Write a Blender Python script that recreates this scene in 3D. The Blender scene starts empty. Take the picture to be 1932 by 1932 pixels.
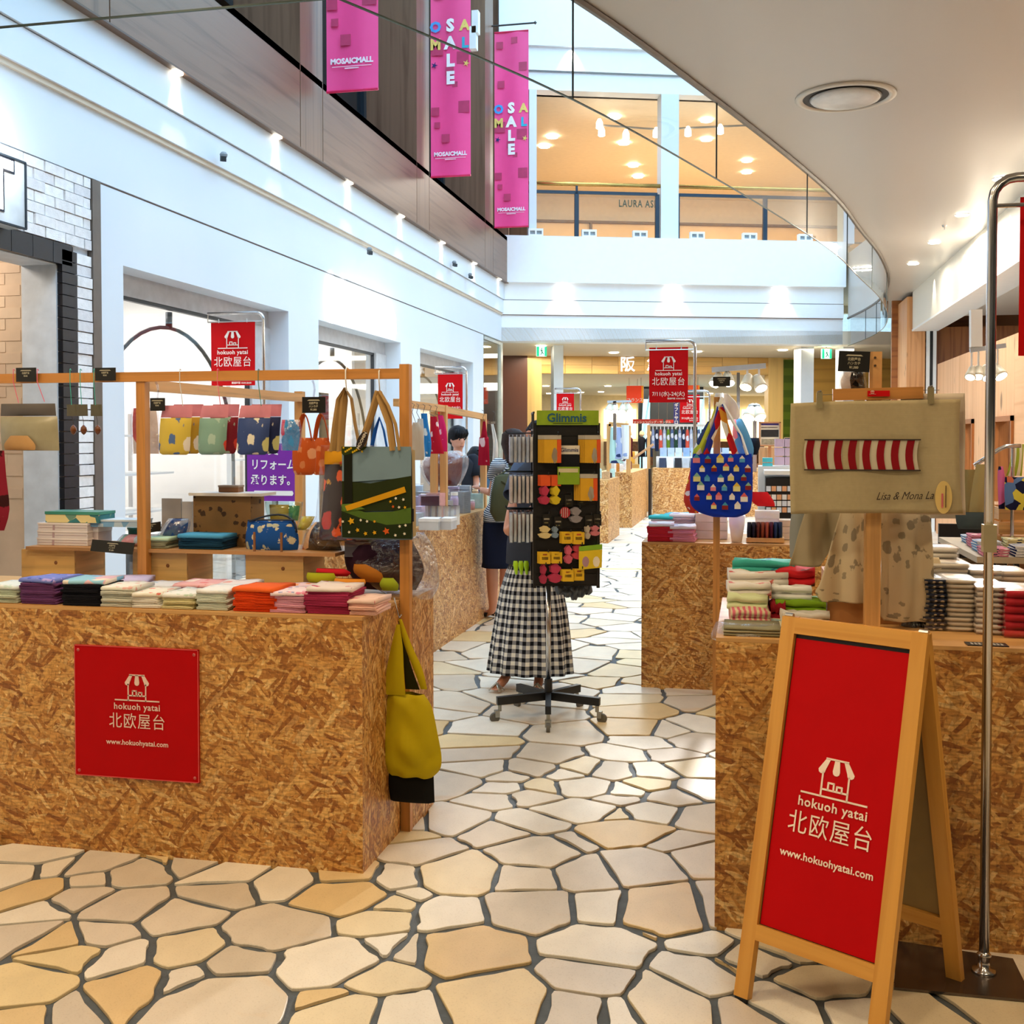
import bpy, math, random
from mathutils import Vector as V, Matrix, noise
random.seed(7)
R = random.Random(11)
sc = bpy.context.scene
col = sc.collection
rad = math.radians

# ---------------------------------------------------------------- camera
F, CX, CY, CAMH = 2080.0, 966.0, 882.0, 1.5
YAW, PITCH = rad(12.05), rad(1.5)
cd = bpy.data.cameras.new('camera'); cam = bpy.data.objects.new('camera', cd); col.objects.link(cam)
cam.location = (0, 0, CAMH); cam.rotation_euler = (rad(90) - PITCH, 0, YAW)
cd.sensor_width = 36; cd.lens = F / 1932 * 36; cd.shift_y = -(966 - CY) / 1932; cd.clip_start = .05; cd.clip_end = 200
sc.camera = cam

# ---------------------------------------------------------------- view, world and large lights
sc.view_settings.view_transform = 'Standard'; sc.view_settings.look = 'None'
sc.view_settings.gamma = 1; sc.view_settings.use_curve_mapping = False
sc.view_settings.exposure = 0.38
w = bpy.data.worlds.new('world'); sc.world = w; w.use_nodes = True
w.node_tree.nodes['Background'].inputs[0].default_value = (.50, .76, 1, 1)
w.node_tree.nodes['Background'].inputs[1].default_value = 3.5

def light(kind, loc, power, color=(1, 1, 1), size=.3, target=None, spot=80, sy=None, blend=.6):
    d = bpy.data.lights.new('light', kind); d.energy = power; d.color = color
    if kind == 'AREA':
        d.size = size; d.shape = 'DISK'
        if sy: d.shape = 'RECTANGLE'; d.size_y = sy
    else: d.shadow_soft_size = size
    if kind == 'SPOT': d.spot_size = rad(spot); d.spot_blend = blend
    o = bpy.data.objects.new('light', d); col.objects.link(o); o.location = loc
    t = V(target) if target else V(loc) - V((0, 0, 1))
    o.rotation_euler = (t - V(loc)).to_track_quat('-Z', 'Y').to_euler()
    return o
WARM, COOL = (1, .76, .47), (.86, .95, 1)
# recessed ceiling lamps of the lower mall ceiling that stand behind and beside the camera
for x, y in ((-3.2, 1.2), (-.8, 1.0), (1.6, .8), (-3.2, 2.3), (-1.9, -1.5), (.9, -1.5), (1.9, 3.4), (-1.3, 2.9), (3.6, 2)):
    light('AREA', (x, y, 3.8), 22, WARM, .3)
# lit shops: ceiling panels inside the shops on the left, behind the end wall and on the gallery
light('AREA', (-6.4, 9.0, 3.0), 95, (1, .96, .9), 2.4, sy=2.4)
light('AREA', (-6.4, 13.0, 3.0), 85, (1, .96, .9), 2.4, sy=2.4)
light('AREA', (-6.4, 16.8, 3.0), 80, (1, .95, .85), 2.4, sy=2.4)
light('AREA', (-5.6, 6.2, 3.0), 22, (1, .85, .7), .8)

# ---------------------------------------------------------------- photograph rays used to lay things out at their real distance
_r = V((math.cos(YAW), math.sin(YAW), 0)); _fh = V((-math.sin(YAW), math.cos(YAW), 0))
_f = _fh * math.cos(PITCH) - V((0, 0, math.sin(PITCH))); _u = _fh * math.sin(PITCH) + V((0, 0, math.cos(PITCH)))
O = V((0, 0, CAMH))
def ray(px, py): return _r * ((px - CX) / F) + _u * ((CY - py) / F) + _f
def G(px, py, z=0.0):
    d = ray(px, py); return O + d * ((z - CAMH) / d.z)
def at(px, py, Y):
    d = ray(px, py); return O + d * (Y / d.y)
def atx(px, py, X):
    d = ray(px, py); return O + d * (X / d.x)
def atp(px, py, p0, n):
    d = ray(px, py); return O + d * ((V(p0) - O).dot(n) / d.dot(n))

# ---------------------------------------------------------------- materials
_M = {}
def srgb(h):
    if not isinstance(h, str): return tuple(h)
    h = h.lstrip('#'); c = [int(h[i:i+2], 16) / 255 for i in (0, 2, 4)]
    return tuple(((x + .055) / 1.055) ** 2.4 if x > .04045 else x / 12.92 for x in c)
def nodes(name):
    m = bpy.data.materials.new(name); m.use_nodes = True
    nt = m.node_tree; return m, nt, nt.nodes['Principled BSDF']
def N(nt, t, **k):
    n = nt.nodes.new(t)
    for a, b in k.items():
        if a[0] == '_': n.inputs[a[1:].replace('_', ' ')].default_value = b
        elif a[0] == 'i' and a[1:].isdigit(): n.inputs[int(a[1:])].default_value = b
        else: setattr(n, a, b)
    return n
def L(nt, a, b): nt.links.new(a, b)
def rgb(c): return (*c, 1)
def mix(nt, fac, a, b, mode='MIX'):
    n = N(nt, 'ShaderNodeMix', data_type='RGBA', blend_type=mode)
    for s, v in ((n.inputs[0], fac), (n.inputs[6], a), (n.inputs[7], b)):
        if hasattr(v, 'links'): L(nt, v, s)
        else: s.default_value = v if not isinstance(v, tuple) else (rgb(v) if len(v) == 3 else v)
    return n.outputs[2]
def ramp(nt, src, pts, interp='LINEAR'):
    n = N(nt, 'ShaderNodeValToRGB'); n.color_ramp.interpolation = interp
    e = n.color_ramp.elements
    while len(e) > 1: e.remove(e[-1])
    e[0].position = pts[0][0]; e[0].color = rgb(srgb(pts[0][1]))
    for p, c in pts[1:]:
        q = e.new(p); q.color = rgb(srgb(c))
    L(nt, src, n.inputs[0]); return n.outputs[0]
def uvmap(nt, scale=(1, 1, 1), rot=0, loc=(0, 0, 0), src='UV'):
    tc = N(nt, 'ShaderNodeTexCoord'); mp = N(nt, 'ShaderNodeMapping')
    mp.inputs['Scale'].default_value = scale; mp.inputs['Rotation'].default_value = (0, 0, rot); mp.inputs['Location'].default_value = loc
    L(nt, tc.outputs[src], mp.inputs[0]); return mp.outputs[0]
def bumpn(nt, b, h, s, d=.01):
    n = N(nt, 'ShaderNodeBump'); n.inputs['Strength'].default_value = s; n.inputs['Distance'].default_value = d
    L(nt, h, n.inputs['Height']); L(nt, n.outputs[0], b.inputs['Normal'])
def mat(c, rough=.6, metal=0, var=.10, sc_=9, bump=0, emit=0, spec=.5, sheen=0, coat=0):
    """plain surface with a slight procedural unevenness of tone"""
    k = ('m', c, rough, metal, var, sc_, bump, emit, spec, sheen, coat)
    if k in _M: return _M[k]
    m, nt, b = nodes('surface'); c = srgb(c)
    v = uvmap(nt, (sc_,) * 3, src='Object'); nz = N(nt, 'ShaderNodeTexNoise', _Scale=1.0, _Detail=3.0); L(nt, v, nz.inputs[0])
    lo = tuple(x * (1 - var) for x in c); hi = tuple(min(1, x * (1 + var)) for x in c)
    out = ramp(nt, nz.outputs[0], [(.3, lo), (.7, hi)])
    L(nt, out, b.inputs['Base Color']); b.inputs['Roughness'].default_value = rough; b.inputs['Metallic'].default_value = metal
    b.inputs['Specular IOR Level'].default_value = spec
    b.inputs['Sheen Weight'].default_value = sheen; b.inputs['Coat Weight'].default_value = coat
    if emit: b.inputs['Emission Color'].default_value = rgb(c); b.inputs['Emission Strength'].default_value = emit
    if bump:
        n2 = N(nt, 'ShaderNodeTexNoise', _Scale=6.0, _Detail=4.0); L(nt, v, n2.inputs[0]); bumpn(nt, b, n2.outputs[0], bump)
    m.diffuse_color = rgb(c); _M[k] = m; return m
def stonemat(c, stain='#d9a75c', k_=.45, sc_=3.0):
    """quartzite slab: cloudy tone, ochre stains and fine pits"""
    k = ('st', c, stain, k_, sc_)
    if k in _M: return _M[k]
    m, nt, b = nodes('stone'); c = srgb(c); v = uvmap(nt, (sc_,) * 3, src='Object')
    n1 = N(nt, 'ShaderNodeTexNoise', _Scale=1.0, _Detail=4.0, _Distortion=.8); L(nt, v, n1.inputs[0])
    out = ramp(nt, n1.outputs[0], [(.3, tuple(x * .86 for x in c)), (.55, c), (.75, tuple(min(1, x * 1.1) for x in c))])
    n2 = N(nt, 'ShaderNodeTexNoise', _Scale=.8, _Detail=3.0, _Distortion=1.2); L(nt, uvmap(nt, (sc_, sc_ * 1.7, sc_), rot=.6, loc=(3, 1, 0), src='Object'), n2.inputs[0])
    f = ramp(nt, n2.outputs[0], [(.52, (0, 0, 0)), (.72, (k_, k_, k_))]); out = mix(nt, f, out, srgb(stain))
    n3 = N(nt, 'ShaderNodeTexNoise', _Scale=60.0, _Detail=3.0); L(nt, v, n3.inputs[0]); out = mix(nt, .35, out, ramp(nt, n3.outputs[0], [(.32, (.72, .68, .6)), (.45, (1, 1, 1))]), 'MULTIPLY')
    L(nt, out, b.inputs['Base Color']); b.inputs['Roughness'].default_value = .33; bumpn(nt, b, n1.outputs[0], .25, .006); _M[k] = m; return m
def fabric(c, c2=None, kind='plain', s=30.0, rough=.85, bump=.25):
    """cloth: plain weave, or a print laid out on the metric UVs"""
    k = ('f', c, c2, kind, s, rough)
    if k in _M: return _M[k]
    m, nt, b = nodes('cloth'); c = srgb(c); c2s = [srgb(x) for x in (c2 if isinstance(c2, tuple) and isinstance(c2[0], str) else (c2,))] if c2 else [c]
    v = uvmap(nt, (s, s, s)); base = rgb(c)
    nz = N(nt, 'ShaderNodeTexNoise', _Scale=.25, _Detail=2.0); L(nt, v, nz.inputs[0])
    tone = mix(nt, nz.outputs[0], tuple(x * .82 for x in c), tuple(min(1, x * 1.12) for x in c))
    out = tone
    if kind == 'dots':
        vo = N(nt, 'ShaderNodeTexVoronoi', _Scale=1.0, _Randomness=.25); L(nt, v, vo.inputs[0])
        f = ramp(nt, vo.outputs['Distance'], [(.0, '#ffffff'), (.3, '#ffffff'), (.33, '#000000')]); out = mix(nt, f, tone, c2s[0])
    elif kind == 'floral':
        out = tone
        for i, cc in enumerate(c2s):
            vv = uvmap(nt, (s * (1 + .3 * i),) * 3, loc=(i * 3.1, i * 1.7, 0)); wob = N(nt, 'ShaderNodeTexNoise', _Scale=3.0); L(nt, vv, wob.inputs[0])
            vo = N(nt, 'ShaderNodeTexVoronoi', _Scale=1.0, _Randomness=.9); L(nt, vv, vo.inputs[0])
            ad = N(nt, 'ShaderNodeMath', operation='ADD'); L(nt, vo.outputs['Distance'], ad.inputs[0])
            mu = N(nt, 'ShaderNodeMath', operation='MULTIPLY', i1=.45); L(nt, wob.outputs[0], mu.inputs[0]); L(nt, mu.outputs[0], ad.inputs[1])
            f = ramp(nt, ad.outputs[0], [(0, '#ffffff'), (.5, '#ffffff'), (.54, '#000000')]); out = mix(nt, f, out, cc)
    elif kind == 'stripes' or kind == 'vstripes':
        wv = N(nt, 'ShaderNodeTexWave', bands_direction='X' if kind == 'vstripes' else 'Y', _Scale=.314); L(nt, v, wv.inputs[0])
        f = ramp(nt, wv.outputs[0], [(0, '#000000'), (.48, '#000000'), (.52, '#ffffff')]); out = mix(nt, f, tone, c2s[0])
    elif kind == 'gingham':
        fs = []
        for dr in 'XY':
            wv = N(nt, 'ShaderNodeTexWave', bands_direction=dr, _Scale=.314); L(nt, v, wv.inputs[0])
            fs.append(ramp(nt, wv.outputs[0], [(0, '#000000'), (.47, '#000000'), (.53, '#ffffff')]))
        av = mix(nt, .5, fs[0], fs[1]); out = ramp(nt, av, [(0, c2s[1]), (.25, c2s[0]), (.75, c)], 'CONSTANT')
    elif kind == 'splash':
        vo = N(nt, 'ShaderNodeTexVoronoi', _Scale=.5, _Randomness=1.0); L(nt, v, vo.inputs[0])
        sp = N(nt, 'ShaderNodeSeparateColor'); L(nt, vo.outputs['Color'], sp.inputs[0])
        n_ = len(c2s) + 1
        out = ramp(nt, sp.outputs[0], [(0, c)] + [((i + 1) / n_, q) for i, q in enumerate(c2s)], 'CONSTANT')
    L(nt, out, b.inputs['Base Color']); b.inputs['Roughness'].default_value = rough; b.inputs['Specular IOR Level'].default_value = .2
    wv2 = uvmap(nt, (900, 900, 900)); n3 = N(nt, 'ShaderNodeTexNoise', _Scale=1.0); L(nt, wv2, n3.inputs[0]); bumpn(nt, b, n3.outputs[0], bump, .002)
    m.diffuse_color = rgb(c); _M[k] = m; return m
def wood(c, c2=None, s=1.0, rough=.45, knots=False):
    k = ('w', c, c2, s, rough, knots)
    if k in _M: return _M[k]
    m, nt, b = nodes('wood'); a = srgb(c); d = srgb(c2) if c2 else tuple(x * .68 for x in a)
    v = uvmap(nt, (1.6 * s, 34 * s, 1)); nz = N(nt, 'ShaderNodeTexNoise', _Scale=1.0, _Detail=5.0, _Distortion=.6); L(nt, v, nz.inputs[0])
    out = ramp(nt, nz.outputs[0], [(.3, d), (.5, a), (.75, tuple(min(1, x * 1.1) for x in a))])
    if knots:
        v2 = uvmap(nt, (3 * s, 6 * s, 1)); vo = N(nt, 'ShaderNodeTexVoronoi', _Scale=1.0); L(nt, v2, vo.inputs[0])
        f = ramp(nt, vo.outputs['Distance'], [(0, '#ffffff'), (.07, '#ffffff'), (.12, '#000000')]); out = mix(nt, f, out, tuple(x * .35 for x in a))
    L(nt, out, b.inputs['Base Color']); b.inputs['Roughness'].default_value = rough; bumpn(nt, b, nz.outputs[0], .12, .003)
    m.diffuse_color = rgb(a); _M[k] = m; return m
def osb(tone=1.0, key=0):
    k = ('osb', tone, key)
    if k in _M: return _M[k]
    m, nt, b = nodes('strand_board')
    pal = ['#a86e30', '#cf9850', '#e6b872', '#b57a3a', '#d8a45c', '#9a5f28', '#efca8c', '#c58a44']
    nz = N(nt, 'ShaderNodeTexNoise', _Scale=30.0, _Detail=6.0); L(nt, uvmap(nt), nz.inputs[0])
    out = ramp(nt, nz.outputs[0], [(.3, '#854e1e'), (.5, '#b87c3c'), (.7, '#d8a056')])
    for i, (an, sx, sy, th) in enumerate(((.15, 16, 84, .3), (1.1, 14, 74, .4), (-.6, 17, 90, .42), (.55, 10, 66, .5), (-1.25, 12, 70, .5), (-.15, 8.5, 58, .6), (.85, 10, 76, .6), (-.9, 8, 60, .7), (.3, 12, 64, .72))):
        tc = uvmap(nt, (1, 1, 1), rot=an + key, loc=(i * 1.37 + key, i * .71, 0))
        dn = N(nt, 'ShaderNodeTexNoise', _Scale=16.0, _Detail=3.0); L(nt, tc, dn.inputs[0])
        dm = N(nt, 'ShaderNodeVectorMath', operation='SCALE'); dm.inputs[3].default_value = .016; L(nt, dn.outputs['Color'], dm.inputs[0])
        da = N(nt, 'ShaderNodeVectorMath', operation='ADD'); L(nt, tc, da.inputs[0]); L(nt, dm.outputs[0], da.inputs[1])
        ms = N(nt, 'ShaderNodeVectorMath', operation='MULTIPLY'); ms.inputs[1].default_value = (sx, sy, 1); L(nt, da.outputs[0], ms.inputs[0])
        vo = N(nt, 'ShaderNodeTexVoronoi', voronoi_dimensions='2D', _Scale=1.0, _Randomness=1.0); L(nt, ms.outputs[0], vo.inputs[0])
        sp = N(nt, 'ShaderNodeSeparateColor'); L(nt, vo.outputs['Color'], sp.inputs[0])
        cr_ = ramp(nt, sp.outputs[0], [(j / 8, pal[(j * 3 + i) % 8]) for j in range(8)], 'LINEAR')
        gt = N(nt, 'ShaderNodeMath', operation='GREATER_THAN', i1=th); L(nt, sp.outputs[1], gt.inputs[0])
        lt = N(nt, 'ShaderNodeMapRange'); lt.inputs[1].default_value = .56; lt.inputs[2].default_value = .46; L(nt, vo.outputs['Distance'], lt.inputs[0])
        mm = N(nt, 'ShaderNodeMath', operation='MULTIPLY'); L(nt, gt.outputs[0], mm.inputs[0]); L(nt, lt.outputs[0], mm.inputs[1])
        out = mix(nt, mm.outputs[0], out, cr_)
    fine = N(nt, 'ShaderNodeTexNoise', _Scale=1.0, _Detail=5.0); L(nt, uvmap(nt, (30, 120, 1), rot=.5), fine.inputs[0])
    out = mix(nt, .8, out, ramp(nt, fine.outputs[0], [(.3, (.34, .27, .22)), (.5, (.8, .78, .74)), (.62, (1, 1, 1))]), 'MULTIPLY')
    f2 = N(nt, 'ShaderNodeTexNoise', _Scale=1.0, _Detail=4.0); L(nt, uvmap(nt, (110, 40, 1), rot=-.4), f2.inputs[0])
    out = mix(nt, .6, out, ramp(nt, f2.outputs[0], [(.32, (.4, .33, .27)), (.5, (1, 1, 1))]), 'MULTIPLY')
    g = tone; out = mix(nt, 1.0, out, (g * 1.12, g * (1.1 if g <= 1 else 1.15), g * (1.0 if g <= 1 else 1.35)), 'MULTIPLY')
    L(nt, out, b.inputs['Base Color']); b.inputs['Roughness'].default_value = .5; bumpn(nt, b, fine.outputs[0], .2, .003)
    _M[k] = m; return m
def glassy(tint=(1, 1, 1), opac=.08, rough=.03):
    """thin clear sheet: mostly transparent with a real sheen"""
    k = ('g', tint, opac, rough)
    if k in _M: return _M[k]
    m, nt, b = nodes('clear_sheet'); o = nt.nodes['Material Output']
    t = N(nt, 'ShaderNodeBsdfTransparent'); t.inputs[0].default_value = rgb(tint)
    g = N(nt, 'ShaderNodeBsdfGlossy'); g.inputs['Roughness'].default_value = rough
    lw = N(nt, 'ShaderNodeLayerWeight', _Blend=.5); fr = N(nt, 'ShaderNodeMath', operation='POWER', i1=4.0); L(nt, lw.outputs['Facing'], fr.inputs[0]); ad = N(nt, 'ShaderNodeMath', operation='ADD', i1=opac); L(nt, fr.outputs[0], ad.inputs[0]); ad.use_clamp = True
    mx = N(nt, 'ShaderNodeMixShader'); L(nt, ad.outputs[0], mx.inputs[0]); L(nt, t.outputs[0], mx.inputs[1]); L(nt, g.outputs[0], mx.inputs[2]); L(nt, mx.outputs[0], o.inputs[0])
    if rough > .15:
        nz = N(nt, 'ShaderNodeTexNoise', _Scale=22.0, _Detail=3.0, _Distortion=1.5); L(nt, uvmap(nt, src='Object'), nz.inputs[0])
        bp = N(nt, 'ShaderNodeBump', _Strength=.8, _Distance=.02); L(nt, nz.outputs[0], bp.inputs['Height']); L(nt, bp.outputs[0], g.inputs['Normal'])
    _M[k] = m; return m
def lamp(c, s):
    k = ('l', c, s)
    if k in _M: return _M[k]
    m, nt, b = nodes('lit'); b.inputs['Base Color'].default_value = rgb(srgb(c)); b.inputs['Emission Color'].default_value = rgb(srgb(c)); b.inputs['Emission Strength'].default_value = s
    _M[k] = m; return m

# ---------------------------------------------------------------- mesh builder
class MB:
    def __init__(s): s.v = []; s.f = []; s.uv = []; s.sm = False
    def face(s, idx, uv=None): s.f.append(list(idx)); s.uv.append(uv)
    def quad(s, pts, uv=None):
        n = len(s.v); s.v += [V(p) for p in pts]; s.face(range(n, n + len(pts)), uv); return s
    def box(s, a, b, M=None, bev=0):
        x0, y0, z0 = a; x1, y1, z1 = b
        c = [V((x, y, z)) for z in (z0, z1) for x, y in ((x0, y0), (x1, y0), (x1, y1), (x0, y1))]
        dims = (abs(x1 - x0), abs(y1 - y0), abs(z1 - z0)); la = dims.index(max(dims)); n = len(s.v)
        o = V((R.random(), R.random(), R.random())) * 3
        for idx, ax in (((0, 3, 2, 1), 2), ((4, 5, 6, 7), 2), ((0, 1, 5, 4), 1), ((2, 3, 7, 6), 1), ((1, 2, 6, 5), 0), ((3, 0, 4, 7), 0)):
            ot = [i for i in range(3) if i != ax]
            if la in ot: ot.sort(key=lambda i: i != la)
            s.face([n + i for i in idx], [((c[i] + o)[ot[0]], (c[i] + o)[ot[1]]) for i in idx])
        s.v += [M @ p if M else p for p in c]; return s
    def cbox(s, c, d, rz=0, M=None):
        T = Matrix.Translation(V(c)) @ Matrix.Rotation(rz, 4, 'Z')
        if M: T = Matrix.Translation(V(c)) @ M
        return s.box([-x / 2 for x in d], [x / 2 for x in d], T)
    def bar(s, p, q, w, h=None, up=(0, 0, 1)):
        """square bar between two points"""
        p, q = V(p), V(q); d = q - p; l = d.length; x = d / l; u = V(up)
        if abs(x.dot(u)) > .98: u = V((0, 1, 0))
        y = u.cross(x).normalized(); z = x.cross(y); h = h or w
        T = Matrix((x, y, z)).transposed().to_4x4(); T.translation = p
        return s.box((0, -w / 2, -h / 2), (l, w / 2, h / 2), T)
    def tube(s, pts, r, n=8, cap=True, flat=1.0, closed=False):
        pts = [V(p) for p in pts]; m = len(pts); rs = r if isinstance(r, (list, tuple)) else [r] * m
        base = len(s.v); prev = None; acc = 0
        for i, p in enumerate(pts):
            t = (pts[min(i + 1, m - 1)] - pts[max(i - 1, 0)]); t = t.normalized() if t.length > 1e-9 else V((0, 0, 1))
            if prev is None: a = t.orthogonal().normalized() if abs(t.z) > .9 else V((0, 0, 1)).cross(t).normalized()
            else: a = (prev - t * prev.dot(t)).normalized()
            prev = a; b = t.cross(a)
            for k in range(n):
                an = 2 * math.pi * k / n; s.v.append(p + (a * math.cos(an) + b * math.sin(an) * flat) * rs[i])
        for i in range(m - 1):
            dl = (pts[i + 1] - pts[i]).length
            for k in range(n):
                k2 = (k + 1) % n; A = base + i * n
                u0, u1 = k / n * 6.28 * rs[0], (k + 1) / n * 6.28 * rs[0]
                s.face((A + k, A + k2, A + n + k2, A + n + k), [(u0, acc), (u1, acc), (u1, acc + dl), (u0, acc + dl)])
            acc += dl
        if cap:
            s.face([base + k for k in range(n)][::-1]); s.face([base + (m - 1) * n + k for k in range(n)])
        return s
    def lathe(s, prof, c, n=16, axis=(0, 0, 1)):
        z = V(axis).normalized(); a = z.orthogonal().normalized(); b = z.cross(a); base = len(s.v); c = V(c)
        for r, h in prof:
            for k in range(n):
                an = 2 * math.pi * k / n; s.v.append(c + z * h + (a * math.cos(an) + b * math.sin(an)) * r)
        for i in range(len(prof) - 1):
            for k in range(n):
                k2 = (k + 1) % n; A = base + i * n; s.face((A + k, A + k2, A + n + k2, A + n + k))
        s.face([base + k for k in range(n)][::-1]); s.face([base + (len(prof) - 1) * n + k for k in range(n)]); return s
    def grid(s, fn, nu, nv, uvs=(1, 1), flip=False):
        base = len(s.v)
        for j in range(nv + 1):
            for i in range(nu + 1): s.v.append(V(fn(i / nu, j / nv)))
        for j in range(nv):
            for i in range(nu):
                A = base + j * (nu + 1) + i; q = [A, A + 1, A + nu + 2, A + nu + 1]
                uv = [(i / nu * uvs[0], j / nv * uvs[1]), ((i + 1) / nu * uvs[0], j / nv * uvs[1]), ((i + 1) / nu * uvs[0], (j + 1) / nv * uvs[1]), (i / nu * uvs[0], (j + 1) / nv * uvs[1])]
                if flip: q.reverse(); uv.reverse()
                s.face(q, uv)
        return s
    def prism(s, pts, fr, d=.002):
        """2-D outline raised off a frame (origin, right, up) by depth d"""
        o, r, u = fr; nn = r.cross(u).normalized(); n = len(s.v); m = len(pts)
        for dd in (0, d):
            for a, b in pts: s.v.append(o + r * a + u * b + nn * dd)
        s.face([n + m + i for i in range(m)], [tuple(p) for p in pts]); s.face([n + i for i in range(m)][::-1], [tuple(p) for p in pts][::-1])
        for i in range(m): j = (i + 1) % m; s.face((n + i, n + j, n + m + j, n + m + i))
        return s
    def stroke(s, a, b, w, fr, d=.002):
        (x0, y0), (x1, y1) = a, b; l = math.hypot(x1 - x0, y1 - y0) or 1; ox, oy = -(y1 - y0) / l * w / 2, (x1 - x0) / l * w / 2
        ex, ey = (x1 - x0) / l * w * .3, (y1 - y0) / l * w * .3
        return s.prism([(x0 - ex - ox, y0 - ey - oy), (x1 + ex - ox, y1 + ey - oy), (x1 + ex + ox, y1 + ey + oy), (x0 - ex + ox, y0 - ey + oy)], fr, d)
    def build(s, name, m, parent=None, smooth=None, origin=None):
        me = bpy.data.meshes.new(name); M = None
        if parent is not None:
            r = parent
            while r.parent: r = r.parent
            M = r.matrix_basis.inverted(); vs = [M @ p for p in s.v]; loc = None
        else:
            xs = [p.x for p in s.v]; ys = [p.y for p in s.v]; zs = [p.z for p in s.v]
            loc = V(origin) if origin else V(((min(xs) + max(xs)) / 2, (min(ys) + max(ys)) / 2, min(zs))); vs = [p - loc for p in s.v]
        me.from_pydata([tuple(p) for p in vs], [], s.f)
        if any(s.uv):
            ul = me.uv_layers.new(name='UVMap'); k = 0
            for f, uv in zip(s.f, s.uv):
                for i in range(len(f)):
                    if uv: ul.data[k].uv = uv[i]
                    else: p = s.v[f[i]]; ul.data[k].uv = (p.x + p.y * .7, p.z + p.y * .3)
                    k += 1
        me.materials.append(m)
        sm = s.sm if smooth is None else smooth
        if sm: me.polygons.foreach_set('use_smooth', [True] * len(me.polygons))
        o = bpy.data.objects.new(name, me); col.objects.link(o)
        if parent is not None: o.parent = parent
        else: o.location = loc
        return o
NTH = ['first', 'second', 'third', 'fourth', 'fifth', 'sixth', 'seventh', 'eighth', 'ninth', 'tenth', 'eleventh', 'twelfth', 'thirteenth', 'fourteenth', 'fifteenth', 'sixteenth', 'seventeenth', 'eighteenth']
def tag(o, label=None, cat=None, group=None, kind=None):
    if label: o['label'] = label
    if cat: o['category'] = cat
    if group: o['group'] = group
    if kind: o['kind'] = kind
    return o
def thing(name, label, cat, loc=(0, 0, 0), rz=0, group=None):
    o = bpy.data.objects.new(name, None); col.objects.link(o); o.empty_display_size = .05
    o.location = loc; o.rotation_euler = (0, 0, rz)
    o.matrix_basis = Matrix.Translation(V(loc)) @ Matrix.Rotation(rz, 4, 'Z')
    return tag(o, label, cat, group)
def dup(o, loc, rz=None, label=None, group=None, scale=None):
    kids = [c for c in col.objects if c.parent == o]
    n = o.copy(); col.objects.link(n); n.location = loc
    if rz is not None: n.rotation_euler = (0, 0, rz)
    if scale: n.scale = scale
    if label: n['label'] = label
    if group: n['group'] = group
    for c in kids:
        d = c.copy(); col.objects.link(d); d.parent = n
        for g in [x for x in col.objects if x.parent == c]:
            e = g.copy(); col.objects.link(e); e.parent = d
    return n
def struct(o, kind='structure'): o['kind'] = kind; return o
def one(mb, name, m, label, cat, group=None, smooth=None): return tag(mb.build(name, m, smooth=smooth), label, cat, group)
def text(parent, s, fr, size, m, name='lettering', bold=.0, d=.001, align='CENTER', sx=1.0, lift=.0015, space=1.0, shear=0.0):
    """flat lettering on a frame (origin = middle of the baseline, right, up)"""
    c = bpy.data.curves.new('t', 'FONT'); c.body = s; c.size = size; c.align_x = align; c.offset = bold * size; c.extrude = 0; c.resolution_u = 2; c.space_character = space; c.shear = shear
    o = bpy.data.objects.new('t', c); col.objects.link(o); bpy.context.view_layer.update()
    me = bpy.data.meshes.new_from_object(o.evaluated_get(bpy.context.evaluated_depsgraph_get()))
    bpy.data.objects.remove(o); bpy.data.curves.remove(c)
    p, r, u = fr; nn = r.cross(u).normalized(); mb = MB()
    for v in me.vertices: mb.v.append(p + r * v.co.x * sx + u * v.co.y + nn * (lift + d))
    for f in me.polygons: mb.face(list(f.vertices), [(0, 0)] * len(f.vertices))
    bpy.data.meshes.remove(me)
    return mb.build(name, m, parent)
def fr(o, r, u, a=0, b=0, c=0):
    r, u = V(r), V(u); return (V(o) + r * a + u * b + r.cross(u).normalized() * c, r, u)
X, Y_, Z = V((1, 0, 0)), V((0, 1, 0)), V((0, 0, 1))
white = mat('#f2f2f0', .5, var=.02); black = mat('#0b0b0d', .45, var=.2); chrome = mat('#c9c9cb', .18, 1, var=.03)
red = mat('#cc060e', .6, var=.04, spec=.15); ink = mat('#fbe9dc', .6, var=.02); pine = wood('#d9a566'); pine2 = wood('#c98a44'); darkwood = wood('#6d3a1c')
# ================================================================ SETTING
XL = -4.56                      # face of the shopfront wall on the left
EC, EE = V((-4.5, 20.4, 0)), V((.949, .314, 0)).normalized()   # end wall: corner and direction
EN = V((EE.y, -EE.x, 0))        # towards the camera
def ew(px, py, d=0): return atp(px, py, EC + EN * d, EN)
def es(px, d=0): return (ew(px, 600, d) - EC).dot(EE)
EM = Matrix((EE, -EN, Z)).transposed().to_4x4(); EM.translation = EC   # local x along wall, y away from camera, z up
def ebox(mb, s0, s1, d0, d1, z0, z1): return mb.box((s0, d0, z0), (s1, d1, z1), EM)
wallm = mat('#dde4ec', .55, var=.015, sc_=1); wallt = mat('#d8c9b4', .6, var=.02); brownp = wood('#7d5f4a', '#674b38', .35, .4); brownd = mat('#6b4a33', .5, var=.08)
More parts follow.
